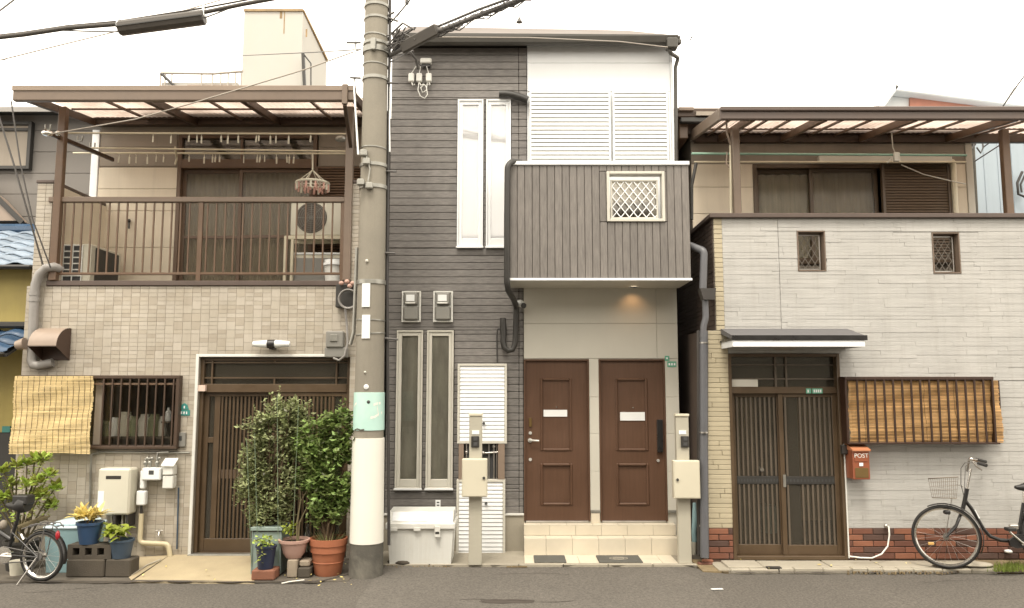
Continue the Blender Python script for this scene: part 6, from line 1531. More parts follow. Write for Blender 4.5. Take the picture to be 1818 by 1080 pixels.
for py0, py1 in ((503, 545), (559, 601)):
    z0, z1 = Zp(py1, py_-.16), Zp(py0, py_-.16); n = 6; w_ = .043; vs = []; xc = Xp(649.5, (py0+py1)/2, py_-.155)
    r_ = rad(z0)+.012
    for i in range(n+1):
        x = xc-w_+2*w_*i/n; y = py_-math.sqrt(max(r_**2-(x-bx)**2, 0)); vs += [(x, y, z0), (x, y, z1), (x, y+.01, z0), (x, y+.01, z1)]
    fs = []
    for i in range(n): a = 4*i; b2 = a+4; fs += [(a, b2, b2+1, a+1), (a+1, b2+1, b2+3, a+3), (a, a+2, b2+2, b2)]
    fs += [(0, 1, 3, 2), (4*n, 4*n+2, 4*n+3, 4*n+1)]
    pl2 = O('number_plate', MB().add(vs, fs), M['white_plastic'], UP)
def band(py, h, m_='galv', thick=.01, tilt=0):
    z = Zp(py, py_-.15); O('pole_band', MB().lathe((bx, py_, z), [(rad(z), -h/2), (rad(z)+thick, -h/2), (rad(z)+thick, h/2), (rad(z), h/2)], 32, axis=(tilt, 0, 1)), M[m_], UP)
for py, h, th_, tl in ((499, .045, .010, 0), (567, .012, .008, .03), (592, .012, .008, -.08), (328, .04, .012, 0), (289, .035, .012, 0), (258, .01, .008, .05), (133, .035, .012, 0), (108, .012, .008, .05), (82, .06, .016, 0), (70, .03, .012, 0), (56, .014, .008, .06), (25, .025, .01, 0), (2, .03, .012, 0)): band(py, h, 'galv', th_, tl)
for py in (82, 76): z = Zp(py, py_-.15); O('pole_clamp', MB().box(bx-.03, bx+.03, py_-rad(z)-.05, py_-rad(z)-.005, z-.05, z+.05, .01), M['galv'], UP)
# cable tube and strips running up the pole
xw_ = bx+rad(4)+.012
O('cable_strip', MB().tube([(Xp(686, 1000, py_)+.02, py_+.02, .3), (Xp(686, 540, py_)+.0, py_+.02, 3), (bx+rad(5.5)+.02, py_+.0, 5.6), (bx+rad(6.5)+.02, py_, 6.4)], .016, 8), M['cable'], UP)
O('ground_wire', MB().tube([P(632, 55, py_), P(629, 160, py_), P(636, 275, py_-.1)], .012, 6), M['white_plastic'], UP)
O('ground_wire', MB().tube([P(693, 120, py_), P(691, 190, py_), P(692, 270, py_)], .010, 6), M['white_plastic'], UP)
for px0, py0, px1, py1 in ((684, 147, 708, 148), (684, 449, 702, 450), (682, 600, 706, 603), (628, 138, 640, 139), (622, 76, 640, 76), (686, 28, 706, 38), (686, 32, 700, 22), (684, 304, 704, 305)): O('step_bolt', MB().tube([P(px0-6, py0, py_), P(px1, py1, py_-.05)], .011, 6), M['cable_far'], UP)
O('wall_tie', MB().tube([P(634, 440, py_+.1), P(628, 590, py_+.1), P(622, 612, py_+.1)], .02, 8), M['galv'], UP)
mb = MB()
for (px, py) in ((650, 285), (645, 270), (640, 322), (655, 328)): mb.box(Xp(px-6, py, py_-.17), Xp(px+7, py, py_-.17), py_-.2, py_-.13, Zp(py+8, py_-.17), Zp(py-4, py_-.17), .012)
O('terminal_box', mb, M['galv'], UP, kind='stuff')
O('terminal_strap', MB().tube([P(650, 275, py_-.17), P(657, 300, py_-.17), P(652, 330, py_-.17)], .008, 6), M['galv'], UP)
mb = MB(); rr = random.Random(5)
for k in range(16):
    a = P(690+rr.uniform(-4, 10), 70+rr.uniform(-14, 22), py_-.05+rr.uniform(-.1, .1)); b2 = P(715+rr.uniform(-10, 25), 62+rr.uniform(-16, 16), py_-.3+rr.uniform(-.1, .1))
    mid = (a+b2)/2+Vector((0, 0, rr.uniform(-.06, .1))); mb.tube([a, mid, b2], rr.uniform(.006, .012), 5)
O('cable_tangle', mb, M['cable_far'], UP, kind='stuff')
# cables
def sag(p0, p1, s, n=14): 
    p0, p1 = Vector(p0), Vector(p1); return [p0.lerp(p1, i/n)-Vector((0, 0, s*4*(i/n)*(1-i/n))) for i in range(n+1)]
yc = -1.6
# left heavy cable with closure
a = P(-160, 84, yc); b2 = P(210, 43, yc); c = P(363, 22, yc); d = P(520, -8, yc)
lc = T('overhead_cable', 'thick dark overhead cable with long grey splice case at the upper left', 'cable', b2)
O('cable_run', MB().tube([a, P(40, 62, yc), P(120, 50, yc), b2], .024, 8), M['closure'], lc); O('cable_run', MB().tube([c, P(430, 8, yc), P(490, -3, yc), d, P(600, -40, yc)], .022, 8), M['closure'], lc)
O('messenger_wire', MB().tube([P(-160, 80, yc), P(40, 58, yc), P(120, 46, yc), P(210, 38, yc), P(363, 14, yc), P(480, -8, yc), P(600, -50, yc)], .010, 6), M['closure'], lc)
c0, c1 = P(212, 51, yc), P(363, 31, yc); ax = (c1-c0); 
cl_ = O('splice_case', MB().lathe(c0, [(0, 0), (.07, .0), (.078, .012), (.078, ax.length-.012), (.07, ax.length), (0, ax.length)], 10, axis=ax, smooth=False), M['closure'], lc)
O('case_seam', MB().bar(c0+Vector((0, -.079, -.01)), c1+Vector((0, -.079, -.01)), .01, .012), M['charcoal'], cl_)
for q in (P(210, 38, yc), P(362, 17, yc)): O('case_hanger', MB().box(q.x-.012, q.x+.012, yc-.03, yc+.03, q.z-.08, q.z+.05, .006), M['white_plastic'], lc)
O('side_wire', MB().tube([P(100, 54, yc), P(160, 56, yc), P(212, 57, yc)], .008, 5).tube([P(363, 32, yc), P(385, 24, yc), P(420, 10, yc)], .008, 5), M['cable_far'], lc, kind='stuff')
# right heavy cable from the pole
rc = T('overhead_cable', 'bundled dark cable with flat grey splice box climbing right from the pole', 'cable', P(705, 88, -1.4))
s0, s1 = P(714, 86, -1.45), P(777, 52, -1.7); up_ = Vector((0, -.35, 1))
O('splice_box', MB().bar(s0, s1, .07, .12, up=up_, b=.012), M['closure'], rc)
O('cable_run', MB().tube([P(694, 98, -1.25), P(720, 84, -1.45), P(780, 55, -1.7), P(860, 24, -2.0), P(940, -6, -2.3), P(1030, -50, -2.6)], .024, 8), M['cable_far'], rc)
O('cable_run', MB().tube([P(700, 84, -1.2), P(740, 62, -1.5), P(790, 42, -1.7), P(850, 17, -2.0), P(920, -8, -2.3), P(1020, -55, -2.6)], .013, 8), M['cable_far'], rc)
mb = MB(); rr = random.Random(11)
for k in range(46):
    f = k/45; q = Vector(P(722, 84, -1.45)).lerp(P(940, -6, -2.3), f)
    if k % 2: mb.ring(q+Vector((0, 0, .02+.01*rr.random())), P(940, -6, -2.3)-P(722, 84, -1.45), .03+.018*rr.random(), .004, 10, 4)
    if rr.random() < .5: mb.tube([q, q+Vector((.1, 0, rr.uniform(-.02, .1))), q+Vector((.22, -.05, .06))], .007, 5)
O('spiral_hanger', mb, M['cable_far'], rc, kind='stuff')
O('cable_drop', MB().tube([P(694, 104, -1.2), P(700, 98, -1.1), P(728, 92, -.7), P(738, 105, -.3), P(742, 122, -.07)], .014, 8).tube([P(694, 110, -1.2), P(716, 98, -.8), P(733, 90, -.5), P(740, 110, -.2), P(751, 120, -.06)], .008, 6), M['cable_far'], rc, kind='stuff')
wires = [
 ('thin wire sloping from the upper left edge to behind the canopy', [P(-60, 122, -1.5), P(100, 82, -1.3), P(215, 54, -1.2), P(330, 18, -1.1), P(420, -8, -1.0)], .007),
 ('fine service wire from the pole across the left canopy', [P(640, 88, -1.2), P(540, 124, -1.3), P(420, 160, -1.35), P(340, 184, -1.3), P(240, 212, -1.2), P(160, 226, -.95), P(90, 238, -.9)], .007),
 ('horizontal wire from the pole to the pale tower', [P(640, 88, -1.2), P(560, 93, 3), P(430, 99, 8.8), P(200, 103, 12), P(-60, 108, 16)], .008),
 ('short wire crossing the upper left corner', [P(-20, 34, -2), P(38, -10, -1.8)], .009),
 ('steep wire running down past the left balcony wall', [P(-4, 200, -1.2), P(24, 290, -1.1), P(50, 380, -1.0), P(76, 470, -.75)], .010),
 ('second steep wire beside the left balcony wall', [P(20, 180, -1.2), P(36, 290, -1.1), P(58, 390, -1.0), P(90, 476, -.72)], .008),
 ('thin wire above the stone faced house on the right', [P(1130, 62, 6), P(1500, 78, 3), P(1640, 72, 2), P(1900, 52, 1)], .006),
 ('thin wire rising to the right above the pale roof', [P(1776, 196, 1.2), P(1800, 160, .6), P(1830, 120, 0)], .009),
 ('wire from the right canopy down to the weathered post', [P(1900, 160, -.2), P(1815, 212, .6), P(1745, 262, 1.1)], .009),
 ('lower wire from the right edge to the weathered post', [P(1900, 190, -.2), P(1815, 232, .6), P(1730, 287, 1.1)], .009),
 ('wire with small fitting rising right of the pole top', [P(694, 40, -1.2), P(722, 8, -1.4), P(740, -16, -1.5)], .008),
 ('very thin wire crossing the dark roof gutter', [P(780, 66, -1.0), P(940, 67, -.6), P(1100, 74, -.5), P(1185, 84, -.3)], .006),
]
for lab, pts, r_ in wires:
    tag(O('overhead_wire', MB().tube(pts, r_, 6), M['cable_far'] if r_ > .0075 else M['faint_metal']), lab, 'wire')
tag(O('wire_spacer', MB().box(*R(720, 2, 726, 10, -1.35)[:2], -1.4, -1.35, *R(720, 2, 726, 10, -1.35)[2:], .01).tube([P(705, 30, -1.3), P(722, 6, -1.35)], .006, 5), M['cable_far']), 'small clamp on the wire right of the pole top', 'clamp')
mb = MB().lathe(P(922, 40, 4.5), [(.06, 0), (.014, .09), (.006, .11), (.006, .22), (0, .22)], 12)
tag(O('roof_finial', mb, M['cable_far']), 'tiny white cone on the roof ridge of the dark house', 'roof vent')
# ================================================================ laundry poles, pegs and brackets on the left balcony
o = O('pole_bracket', MB().bar(P(79, 233, -.88), P(201, 284, .55), .035, .05, b=.005), M['brown_dark'])
for px, y_, py in ((85, -.82, 226), (116, -.45, 234), (142, -.15, 246), (164, .1, 258)): q = P(px, py, y_); O('bracket_hook', MB().tube([q+Vector((-.03, 0, .03)), q+Vector((-.03, 0, -.03)), q+Vector((.03, 0, -.03)), q+Vector((.03, 0, .03))], .009, 6), M['galv'], o)
tag(o, 'dark arm with hooks carrying the laundry poles at the left post', 'bracket')
q = P(84, 237, -.85); tag(O('reflective_ball', MB().ball(q, .05, 12, sx=1.3, sz=.7).ball(q+Vector((.12, 0, 0)), .03, 8), M['chrome']), 'small crumpled silver fitting hanging on the left pole bracket', 'fitting')
poles = [(-.45, P(115, 236.5, -.45), P(619, 238, -.45), .011, 'highest cream laundry pole on the left balcony'), (.05, P(163, 263, .05), P(622, 269, .05), .011, 'middle cream laundry pole on the left balcony'), (.3, P(130, 272, .3), P(620, 273, .3), .013, 'lowest cream laundry pole, carrying the round peg hanger')]
for y_, a, b2, r_, lab in poles: tag(O('laundry_pole', MB().cyl(a, b2, r_, 8), M['pole_cream']), lab, 'laundry pole', 'laundry poles on the left balcony')
tag(O('pole_clip', MB().tube([P(311, 262, .05), P(312, 270, .2), P(314, 282, .3), P(311, 292, .3)], .014, 6), M['pole_cream']), 'cream clip joining two laundry poles above the balcony window', 'clip')
tag(O('crumpled_bag', MB().ball(P(605, 247, -.3), .05, 10, sx=1.4, sz=.8), M['galv']), 'small silvery ball at the right end of the highest laundry pole', 'fitting')
pegs = [(px, 239, -.45) for px in (272, 304, 336, 350, 358, 393, 405, 423, 456, 460, 480, 490, 513, 552)] + [(px, 276, .3) for px in (212, 230, 242, 262, 278, 291, 336, 363, 378, 383, 390, 433, 457, 462, 470, 491, 509, 514, 522)]
pm = None
for px, py, y_ in pegs:
    q = P(px, py, y_); hgt = .085
    if pm is None:
        pr = O('clothes_peg', MB().box(-.009, -.001, -.006, .006, -.1, -.02, .002).box(.001, .009, -.006, .006, -.1, -.02, .002).tube([(0, 0, -.03), (0, 0, .0), (0, .012, .012), (0, .0, .02)], .003, 5), M['peg_white'], at=(0, 0, 0)); pm = pr.data; o = pr
    else: o = bpy.data.objects.new('clothes_peg', pm); COL.objects.link(o)
    o.location = q; o.rotation_euler = (0, random.uniform(-.1, .1), random.uniform(0, 3)); o.scale = (1, 1, random.uniform(.8, 1.15)); WL[o.name] = q
    tag(o, 'small cream clothes peg hanging from the highest laundry pole' if py < 250 else 'small cream clothes peg hanging from the lowest laundry pole', 'clothes peg', 'clothes pegs on the left balcony poles')
# round peg hanger
hc = P(555, 326, .3)
rh = T('peg_hanger', 'round pink and white peg hanger on the lowest laundry pole', 'peg hanger', hc)
O('hanger_ring', MB().ring(hc, (0, 0, 1), .2, .018, 28, 6), M['peg_white'], rh)
tp = P(555, 302, .3)
O('hanger_hook', MB().tube([P(555, 273, .3), P(555, 302, .3)], .012, 6), M['peg_white'], rh)
for k in range(6): a = k*math.pi/3+.3; O('hanger_cord', MB().tube([tp, hc+Vector((.2*math.cos(a), .2*math.sin(a), 0))], .006, 5), M['peg_white'], rh)
for k in range(22):
    a = k*2*math.pi/22; q = hc+Vector((.2*math.cos(a), .2*math.sin(a), -.05)); piece('peg', rh, M[['peg_pink', 'peg_white', 'peg_pink', 'hood'][k % 4]], q.x-.012, q.x+.012, q.y-.008, q.y+.008, q.z-.045, q.z+.04, .003)
for k in range(8): a = k*2*math.pi/8; q = hc+Vector((.1*math.cos(a), .1*math.sin(a), -.06)); piece('peg', rh, M['peg_pink'], q.x-.012, q.x+.012, q.y-.008, q.y+.008, q.z-.045, q.z+.04, .003)
O('hanger_spokes', MB().tube([hc+Vector((-.2, 0, 0)), hc+Vector((.2, 0, 0))], .008, 5).tube([hc+Vector((0, -.2, 0)), hc+Vector((0, .2, 0))], .008, 5), M['peg_white'], rh)
# air conditioners on the left balcony
def ac_unit(x0, x1, y0, y1, z0, z1, label, fan_c=None):
    t = T('air_conditioner', label, 'air conditioner', ((x0+x1)/2, (y0+y1)/2, z0))
    O('ac_case', MB().box(x0, x1, y0, y1, z0, z1, .015), M['cream_plastic'], t)
    O('ac_lid', MB().box(x0-.006, x1+.006, y0-.006, y1+.006, z1+.0005, z1+.03, .01), M['white_plastic'], t)
    if fan_c:
        r_ = (z1-z0)*.40; c = (fan_c, y0-.002, (z0+z1)/2)
        O('fan_recess', MB().lathe(c, [(0, 0), (r_, 0), (r_+.01, .004), (r_+.012, .002)][::-1], 28, axis=(0, -1, 0)), M['fan_dark'], t)
        mb = MB()
        for k in range(7): mb.ring((c[0], y0-.012, c[2]), (0, 1, 0), r_*(k+1)/7, .003, 24, 4)
        for k in range(8): a = k*math.pi/4; mb.bar((c[0], y0-.012, c[2]), (c[0]+r_*math.cos(a), y0-.012, c[2]+r_*math.sin(a)), .005, .005, up=Vector((0, 1, 0)))
        O('fan_guard', mb, M['grey_plastic'], t, kind='stuff')
    return t
ya_ = .1
x0, x1, z0, z1 = R(516, 351, 611, 419, ya_); t = ac_unit(x0, x1, ya_, ya_+.3, z0, z1-.03, 'cream air conditioner with round fan on the upper shelf of the balcony rack', (x0*.58+x1*.42)-.02)
rk = T('ac_rack', 'cream metal two tier rack carrying air conditioner units on the left balcony', 'rack', ((x0+x1)/2, ya_, zb))
xr0, xr1 = Xp(503, 460, ya_-.03), Xp(618, 460, ya_-.03)
zr1_ = z0-.002
O('rack_shelf', MB().box(xr0, xr1, ya_-.03, ya_+.01, zr1_-.045, zr1_, .004).box(xr0, xr1, ya_+.27, ya_+.31, zr1_-.045, zr1_, .004), M['pole_cream'], rk, kind='stuff')
for xx in (xr0, xr0+.085, xr1-.035): O('rack_leg', MB().box(xx, xx+.035, ya_-.03, ya_+.0, zb+.002, zr1_-.046, .003), M['pole_cream'], rk)
O('rack_leg', MB().box(xr0, xr0+.035, ya_+.28, ya_+.31, zb+.002, zr1_-.046, .003), M['pole_cream'], rk)
x0, x1, z0, z1 = R(518, 448, 612, 500, ya_); t = ac_unit(x0, x1, ya_+.02, ya_+.3, zb+.02, z1-.03, 'second unit with grey front and white lid on the lower shelf of the balcony rack')
O('ac_front', MB().box(x0+.02, x1-.02, ya_+.012, ya_+.0195, zb+.04, z1-.07, .002), M['grey_plastic'], t)
bk_ = T('bucket', 'white plastic bucket with lid behind the right end of the balcony rail', 'bucket', P(592, 500, -.25))
q = Vector((Xp(594, 490, -.25), -.25, zb+.004)); hb_ = Zp(470, -.25)-q.z
O('bucket_body', MB().lathe(q, [(.1, 0), (.125, hb_)], 22), M['box_white'], bk_)
O('bucket_rim', MB().lathe(q+Vector((0, 0, hb_)), [(.125, -.02), (.14, -.018), (.14, .01), (.12, .012), (.12, .05), (.0, .06)], 22, axis=(.0, .0, 1)), M['white_plastic'], bk_)
# left unit, seen end on
x0 = Xp(111, 470, -.3); x1 = Xp(160, 470, -.3); z1 = Zp(433, -.3)
t = T('air_conditioner', 'air conditioner standing end-on behind the left part of the balcony rail', 'air conditioner', ((x0+x1)/2, 0, zb))
O('ac_case', MB().box(x0, x1, -.3, .42, zb+.05, z1, .012), M['cream_plastic'], t)
O('ac_side', MB().box(x1+.0005, x1+.006, -.2, .36, zb+.07, z1-.03, .002), M['charcoal'], t)
gx1__ = Xp(146, 470, -.3)
O('grille_recess', MB().box(x0+.015, gx1__, -.3035, -.3005, zb+.08, z1-.02), M['ink'], t)
for k in range(7): z = zb+.08+(z1-.1-zb)*k/6; piece('grille_bar', t, M['box_white'], x0+.01, gx1__+.004, -.312, -.304, z-.008, z+.008, .002)
for k in range(3): x = x0+.012+(gx1__-x0-.012)*k/2; piece('grille_upright', t, M['box_white'], x-.007, x+.007, -.319, -.3125, zb+.08, z1-.02, .002)
for yy in (-.2, .3): O('ac_foot', MB().box(x0, x1, yy, yy+.06, zb+.002, zb+.049), M['charcoal'], t)
tag(O('wall_tap', MB().tube([P(229, 392, R1-.02), P(229, 398, R1-.08), P(229, 406, R1-.08)], .012, 6).ball(P(229, 392, R1-.06), .025, 8), M['charcoal']), 'small dark tap on the cream wall of the left balcony', 'tap')
# ================================================================ plants and pots
def leafblob(mb, c, n, size, r, rr, flat=.5, asp=.5, up=0):
    """n leaf-sized faces scattered round c, each folded along its midrib"""
    for _ in range(n):
        while True:
            d = Vector((rr.uniform(-1, 1), rr.uniform(-1, 1), rr.uniform(-1, 1)))
            if d.length < 1: break
        p = c + Vector((d.x*r[0], d.y*r[1], d.z*r[2]))
        a = Vector((rr.gauss(0, 1), rr.gauss(0, 1), rr.gauss(up, flat))).normalized(); b = a.cross(Vector((rr.gauss(0, .5), rr.gauss(0, .5), 1))).normalized()
        s = size*rr.uniform(.6, 1.25); nrm = a.cross(b)
        t = p+a*s; w = s*asp*.5
        mb.add([p, p+a*s*.45+b*w+nrm*s*.1, t, p+a*s*.45-b*w+nrm*s*.1], [(0, 1, 2), (0, 2, 3)])
def branchy(base, tips, rr, r0=.012, m=None):
    mb = MB()
    for t in tips:
        base2 = base+Vector((rr.uniform(-.03, .03), rr.uniform(-.03, .03), 0)); mid = base2.lerp(t, .5)+Vector((rr.uniform(-.06, .06), rr.uniform(-.05, .05), rr.uniform(0, .08)))
        pts = []
        for k in range(7): f = k/6; pts.append(base2*(1-f)**2+mid*2*f*(1-f)+t*f*f)
        mb.tube(pts, [r0*(1-.75*k/6) for k in range(7)], 5)
    return mb
def shrub(t, base, blobs, size, m, per, rr, asp=.55, r0=.012, clump=.055, stem='bark', shoots=60):
    """blobs: (centre, radii) filled with small clumps of leaves, with stray leafy shoots breaking the outline"""
    fol = MB(); tips = []; tw = MB()
    for c, r in blobs:
        vol = (r[0]*r[1]*r[2])**(1/3)
        for _ in range(int(per*vol*vol*330)):
            d = Vector((rr.gauss(0, 1), rr.gauss(0, 1), rr.gauss(0, 1))).normalized()*(rr.random()**.4)
            p = c+Vector((d.x*r[0], d.y*r[1], d.z*r[2]))*rr.uniform(.8, 1.2)
            if p.z < .12 or p.y > Y1-.14: continue
            if math.sin(p.x*19+1)+math.sin(p.z*17+p.y*6)+math.sin(p.x*9-p.z*11) < -1.35: continue     # open pockets
            leafblob(fol, p, rr.randint(3, 12), size*rr.uniform(.7, 1.25), (clump*rr.uniform(.6, 1.5),)*3, rr, asp=asp, up=.25)
            if rr.random() < .04: tips.append(p)
    for _ in range(shoots):
        c, r = rr.choice(blobs); d = Vector((rr.gauss(0, 1), rr.gauss(0, 1)-.4, abs(rr.gauss(0, 1)))).normalized()
        p = c+Vector((d.x*r[0], d.y*r[1], d.z*r[2])); q = p+d*rr.uniform(.05, .14)+Vector((0, 0, rr.uniform(0, .05)))
        if q.y > Y1-.1: continue
        tw.tube([p-d*.08, p, q], .0022, 4)
        for k in range(5): leafblob(fol, p.lerp(q, k/4), 2, size, (.012, .012, .012), rr, asp=asp, up=.6)
    O('branches', branchy(base, tips[:80], rr, r0), M[stem], t)
    O('shoots', tw, M['twig'], t, kind='stuff')
    O('foliage', fol, M[m], t, kind='stuff')
def pot(t, c, r0, r1, h, m, rim=.02, rimh=.04, n=30):
    O('pot', MB().lathe(c, [(r0, 0), (r1-.004, h-rimh), (r1+rim, h-rimh+.004), (r1+rim, h), (r1-.012, h), (r1-.02, h-.03)], n), M[m], t)
    O('soil', MB().lathe(Vector(c)+Vector((0, 0, h-.05)), [(0, .012), (r1-.02, 0)], n), M['soil'], t)
rr = random.Random(21)
# big left shrub behind the green planter
yS = -1.12
sb1 = P(470, 935, yS)
pl1 = T('potted_shrub', 'tall leafy shrub with small pale speckled leaves in a pale green planter', 'potted shrub', (sb1.x, yS, .01))
x0, x1 = Xp(446, 975, yS-.14), Xp(499, 975, yS-.14); zt_ = Zp(936, yS-.14)
O('planter', MB().frame(x0, x1, .02, zt_, yS-.14, yS+.16, .012, .003).box(x0+.0125, x1-.0125, yS-.13, yS+.15, .022, zt_-.05).box(x0-.01, x1+.01, yS-.155, yS-.1405, zt_-.035, zt_+.0, .003), M['planter_green'], pl1)
O('soil', MB().box(x0+.013, x1-.013, yS-.128, yS+.148, zt_-.0495, zt_-.03), M['soil'], pl1)
def bl(px, py, y, rx, rz, ry=None): return (P(px, py, y), (rx*PXM*.88, (ry or rx)*PXM*.7, rz*PXM*.88))
blobs1 = [bl(505, 740, yS, 36, 30), bl(462, 775, yS, 30, 38), bl(520, 790, yS, 28, 36), bl(455, 835, yS, 30, 36), bl(500, 850, yS, 34, 40), bl(440, 885, yS, 26, 30), bl(485, 905, yS, 32, 30), bl(530, 760, yS, 20, 30), bl(465, 925, yS, 18, 16)]
shrub(pl1, P(475, 940, yS), blobs1, .052, 'leaf_a', 21, rr, r0=.014)
# trellis canes
for i, (px0, py0, px1, py1) in enumerate(((438, 780, 446, 1000), (452, 770, 458, 1005), (492, 700, 494, 1000), (530, 720, 520, 950))):
    tag(O('plant_cane', MB().cyl(P(px0, py0, yS-.2), P(px1, min(py1, 1000), yS-.15), .003, 6), M['cane_green']), ['leftmost pale green cane in the tall shrub', 'pale green cane just right of the leftmost cane in the tall shrub', 'pale green cane rising through the middle of the tall shrub', 'pale green cane on the right side of the tall shrub'][i], 'plant cane', 'canes in the tall shrub')
# terracotta pot with bright green shrub
yT = -1.18
gT = G(583, 1024, .006); c = Vector((Xp(583, 990, yT), yT, .006))
pl2_ = T('potted_shrub', 'bushy bright green shrub in a big terracotta pot against the utility pole', 'potted shrub', c)
hT = Zp(961, yT-.2)-.006
O('pot', MB().lathe(c, [(.128, 0), (.138, .02), (.168, hT*.62), (.18, hT*.62+.004), (.18, hT-.07), (.19, hT-.066), (.192, hT), (.176, hT), (.17, hT-.04)], 36), M['terracotta'], pl2_)
O('pot_band', MB().lathe(c+Vector((0, 0, hT*.36)), [(.155, -.006), (.160, -.002), (.160, .002), (.157, .006)], 36), M['terracotta'], pl2_)
O('soil', MB().lathe(c+Vector((0, 0, hT-.05)), [(0, .01), (.17, 0)], 24), M['soil'], pl2_)
blobs2 = [bl(592, 760, yT, 26, 30), bl(565, 800, yT, 30, 34), bl(600, 810, yT, 22, 42), bl(575, 855, yT, 36, 34), bl(605, 880, yT, 18, 34), bl(575, 905, yT, 30, 26), bl(548, 790, yT, 22, 30), bl(552, 835, yT, 20, 30), bl(612, 770, yT, 12, 30)]
shrub(pl2_, c+Vector((0, 0, hT-.04)), blobs2, .060, 'leaf_b', 17, rr, asp=.6, r0=.016)
mbw = MB()
for _ in range(90):
    a = rr.uniform(0, 6.28); p0 = c+Vector((.1*math.cos(a), .1*math.sin(a), hT-.04)); p1 = p0+Vector((.1*math.cos(a), .1*math.sin(a), rr.uniform(.03, .14))); q_ = (p1-p0).cross(Vector((0, 0, 1))).normalized()*.008; mbw.add([p0-q_, p0+q_, p1], [(0, 1, 2)])
O('dark_undergrowth', mbw, M['leaf_a'], pl2_, kind='stuff')
# bare forked branches with a small pink bowl pot on broken block
yP = -1.25; c = Vector((Xp(522, 975, yP), yP, Zp(990, yP)))
for (px0, px1, lab, pz0, pz1, mm, rz) in ((511, 529, 'upright pale concrete block fragment under the left of the pink bowl pot', .006, None, 'pale_block', .0), (530, 552, 'stacked rough concrete block fragment under the right of the pink bowl pot', .006, None, 'block_concrete', .1)):
    z1 = c.z-.003 if px0 < 520 else c.z+.015
    o = O('concrete_block', MB().box(Xp(px0, 1010, yP-.06), Xp(px1, 1010, yP-.06), yP-.1, yP+.12, .006, z1 if px0 < 520 else (z1)*.52, .012), M[mm])
    if px0 > 520: O('upper_fragment', MB().box(Xp(px0+1, 1000, yP-.06), Xp(px1-2, 1000, yP-.06), yP-.07, yP+.1, z1*.53, z1-.03, .015), M['pale_block'], o)
    tag(o, lab, 'concrete block')
t = T('potted_plant', 'pink bowl pot with one small lime green sprig on concrete blocks', 'potted plant', c)
hP = Zp(957, yP)-c.z
O('pot', MB().lathe(c, [(.075, 0), (.11, .05), (.135, hP-.03), (.155, hP-.028), (.16, hP), (.14, hP), (.135, hP-.03)], 30), M['pink_pot'], t); O('soil', MB().lathe(c+Vector((0, 0, hP-.03)), [(0, .008), (.135, 0)], 24), M['soil'], t)
mb = MB(); leafblob(mb, P(514, 940, yP), 46, .05, (.06, .05, .07), rr, asp=.7, up=.3); O('foliage', mb, M['leaf_lime'], t, kind='stuff')
O('branches', MB().tube([c+Vector((-.02, 0, hP-.03)), P(515, 950, yP), P(514, 935, yP)], .006, 5).tube([c+Vector((.03, 0, hP-.03)), P(527, 930, yP), P(534, 890, yP+.05), P(532, 850, yP+.05), P(540, 815, yP+.05)], [.012, .011, .009, .007, .004], 6).tube([c+Vector((.04, 0, hP-.03)), P(532, 928, yP), P(545, 900, yP)], [.011, .009, .006], 6).tube([P(533, 893, yP+.05), P(540, 880, yP), P(548, 868, yP)], .006, 5), M['twig'], t)
gb = T('glass_bottle', 'clear glass bottle standing between the pink bowl and the terracotta pot', 'bottle', P(545, 958, -1.05)); O('bottle_body', MB().lathe(P(545, 958, -1.05)-Vector((0, 0, .12)), [(.0, 0), (.036, .003), (.036, .19), (.014, .24), (.014, .28), (0, .28)], 16), M['bottle_glass'], gb)
tag(O('bottle_prop', MB().box(Xp(538, 990, -1.03), Xp(552, 990, -1.03), -1.12, -.98, .006, P(545, 958, -1.05).z-.121, .01), M['block_concrete']), 'dark block behind the pots carrying the glass bottle', 'concrete block')
# navy pot on terracotta block in front of the planter
yN = -1.38; zN = Zp(1009, yN)
o = O('brick_block', MB().box(Xp(446, 1016, yN-.08), Xp(487, 1016, yN-.08), yN-.08, yN+.12, .006, zN-.002, .012), M['brick']); tag(o, 'reddish brown block under the navy pot', 'block')
c = Vector((Xp(472, 990, yN), yN, zN)); t = T('potted_plant', 'navy blue pot with trailing small green plant before the pale green planter', 'potted plant', c)
pot(t, c, .075, .1, Zp(968, yN)-zN, 'navy_pot', .006, .02)
mb = MB(); leafblob(mb, P(470, 962, yN), 70, .05, (.11, .08, .07), rr, asp=.6); leafblob(mb, P(462, 985, yN-.1), 16, .045, (.03, .02, .09), rr); O('foliage', mb, M['leaf_shrub'], t, kind='stuff')
tag(O('fallen_twig', MB().tube([G(500, 1036, .01), G(514, 1033, .02), G(540, 1030, .02)], .007, 5), M['wrap_cream']), 'pale twig lying on the asphalt before the concrete blocks', 'twig')
# left pots on concrete blocks
yB = -1.33
x0, x1 = Xp(116, 1010, yB), Xp(232, 1010, yB)
zl = Zp(994, yB-.02)
xs_ = [x0, x0+(x1-x0)*.6, x1]
for i in range(2): o = O('concrete_block', MB().box(xs_[i]+.004, xs_[i+1]-.004, yB, yB+.2, .006, zl-.002, .012), M['block_concrete']); tag(o, ['dark solid concrete block under the hollow block', 'dark concrete block under the slate blue pot'][i], 'concrete block')
hx0, hx1, hz = Xp(118, 985, yB+.0), Xp(196, 985, yB+.0), Zp(968, yB)
hol = []
for k in range(3): cx_ = hx0+(hx1-hx0)*(.2+.28*k); hol.append((cx_-.035, cx_+.035, zl+.035, hz-.03))
hb = O('hollow_block', MB().holed(hx0, hx1, zl, hz, yB+.01, yB+.19, hol), M['block_concrete']); tag(hb, 'hollow concrete block with three holes under the blue pot', 'concrete block')
c = Vector((Xp(158, 950, yB+.08), yB+.09, hz+.001)); t = T('potted_plant', 'croton with yellow leaves in a royal blue pot', 'potted plant', c)
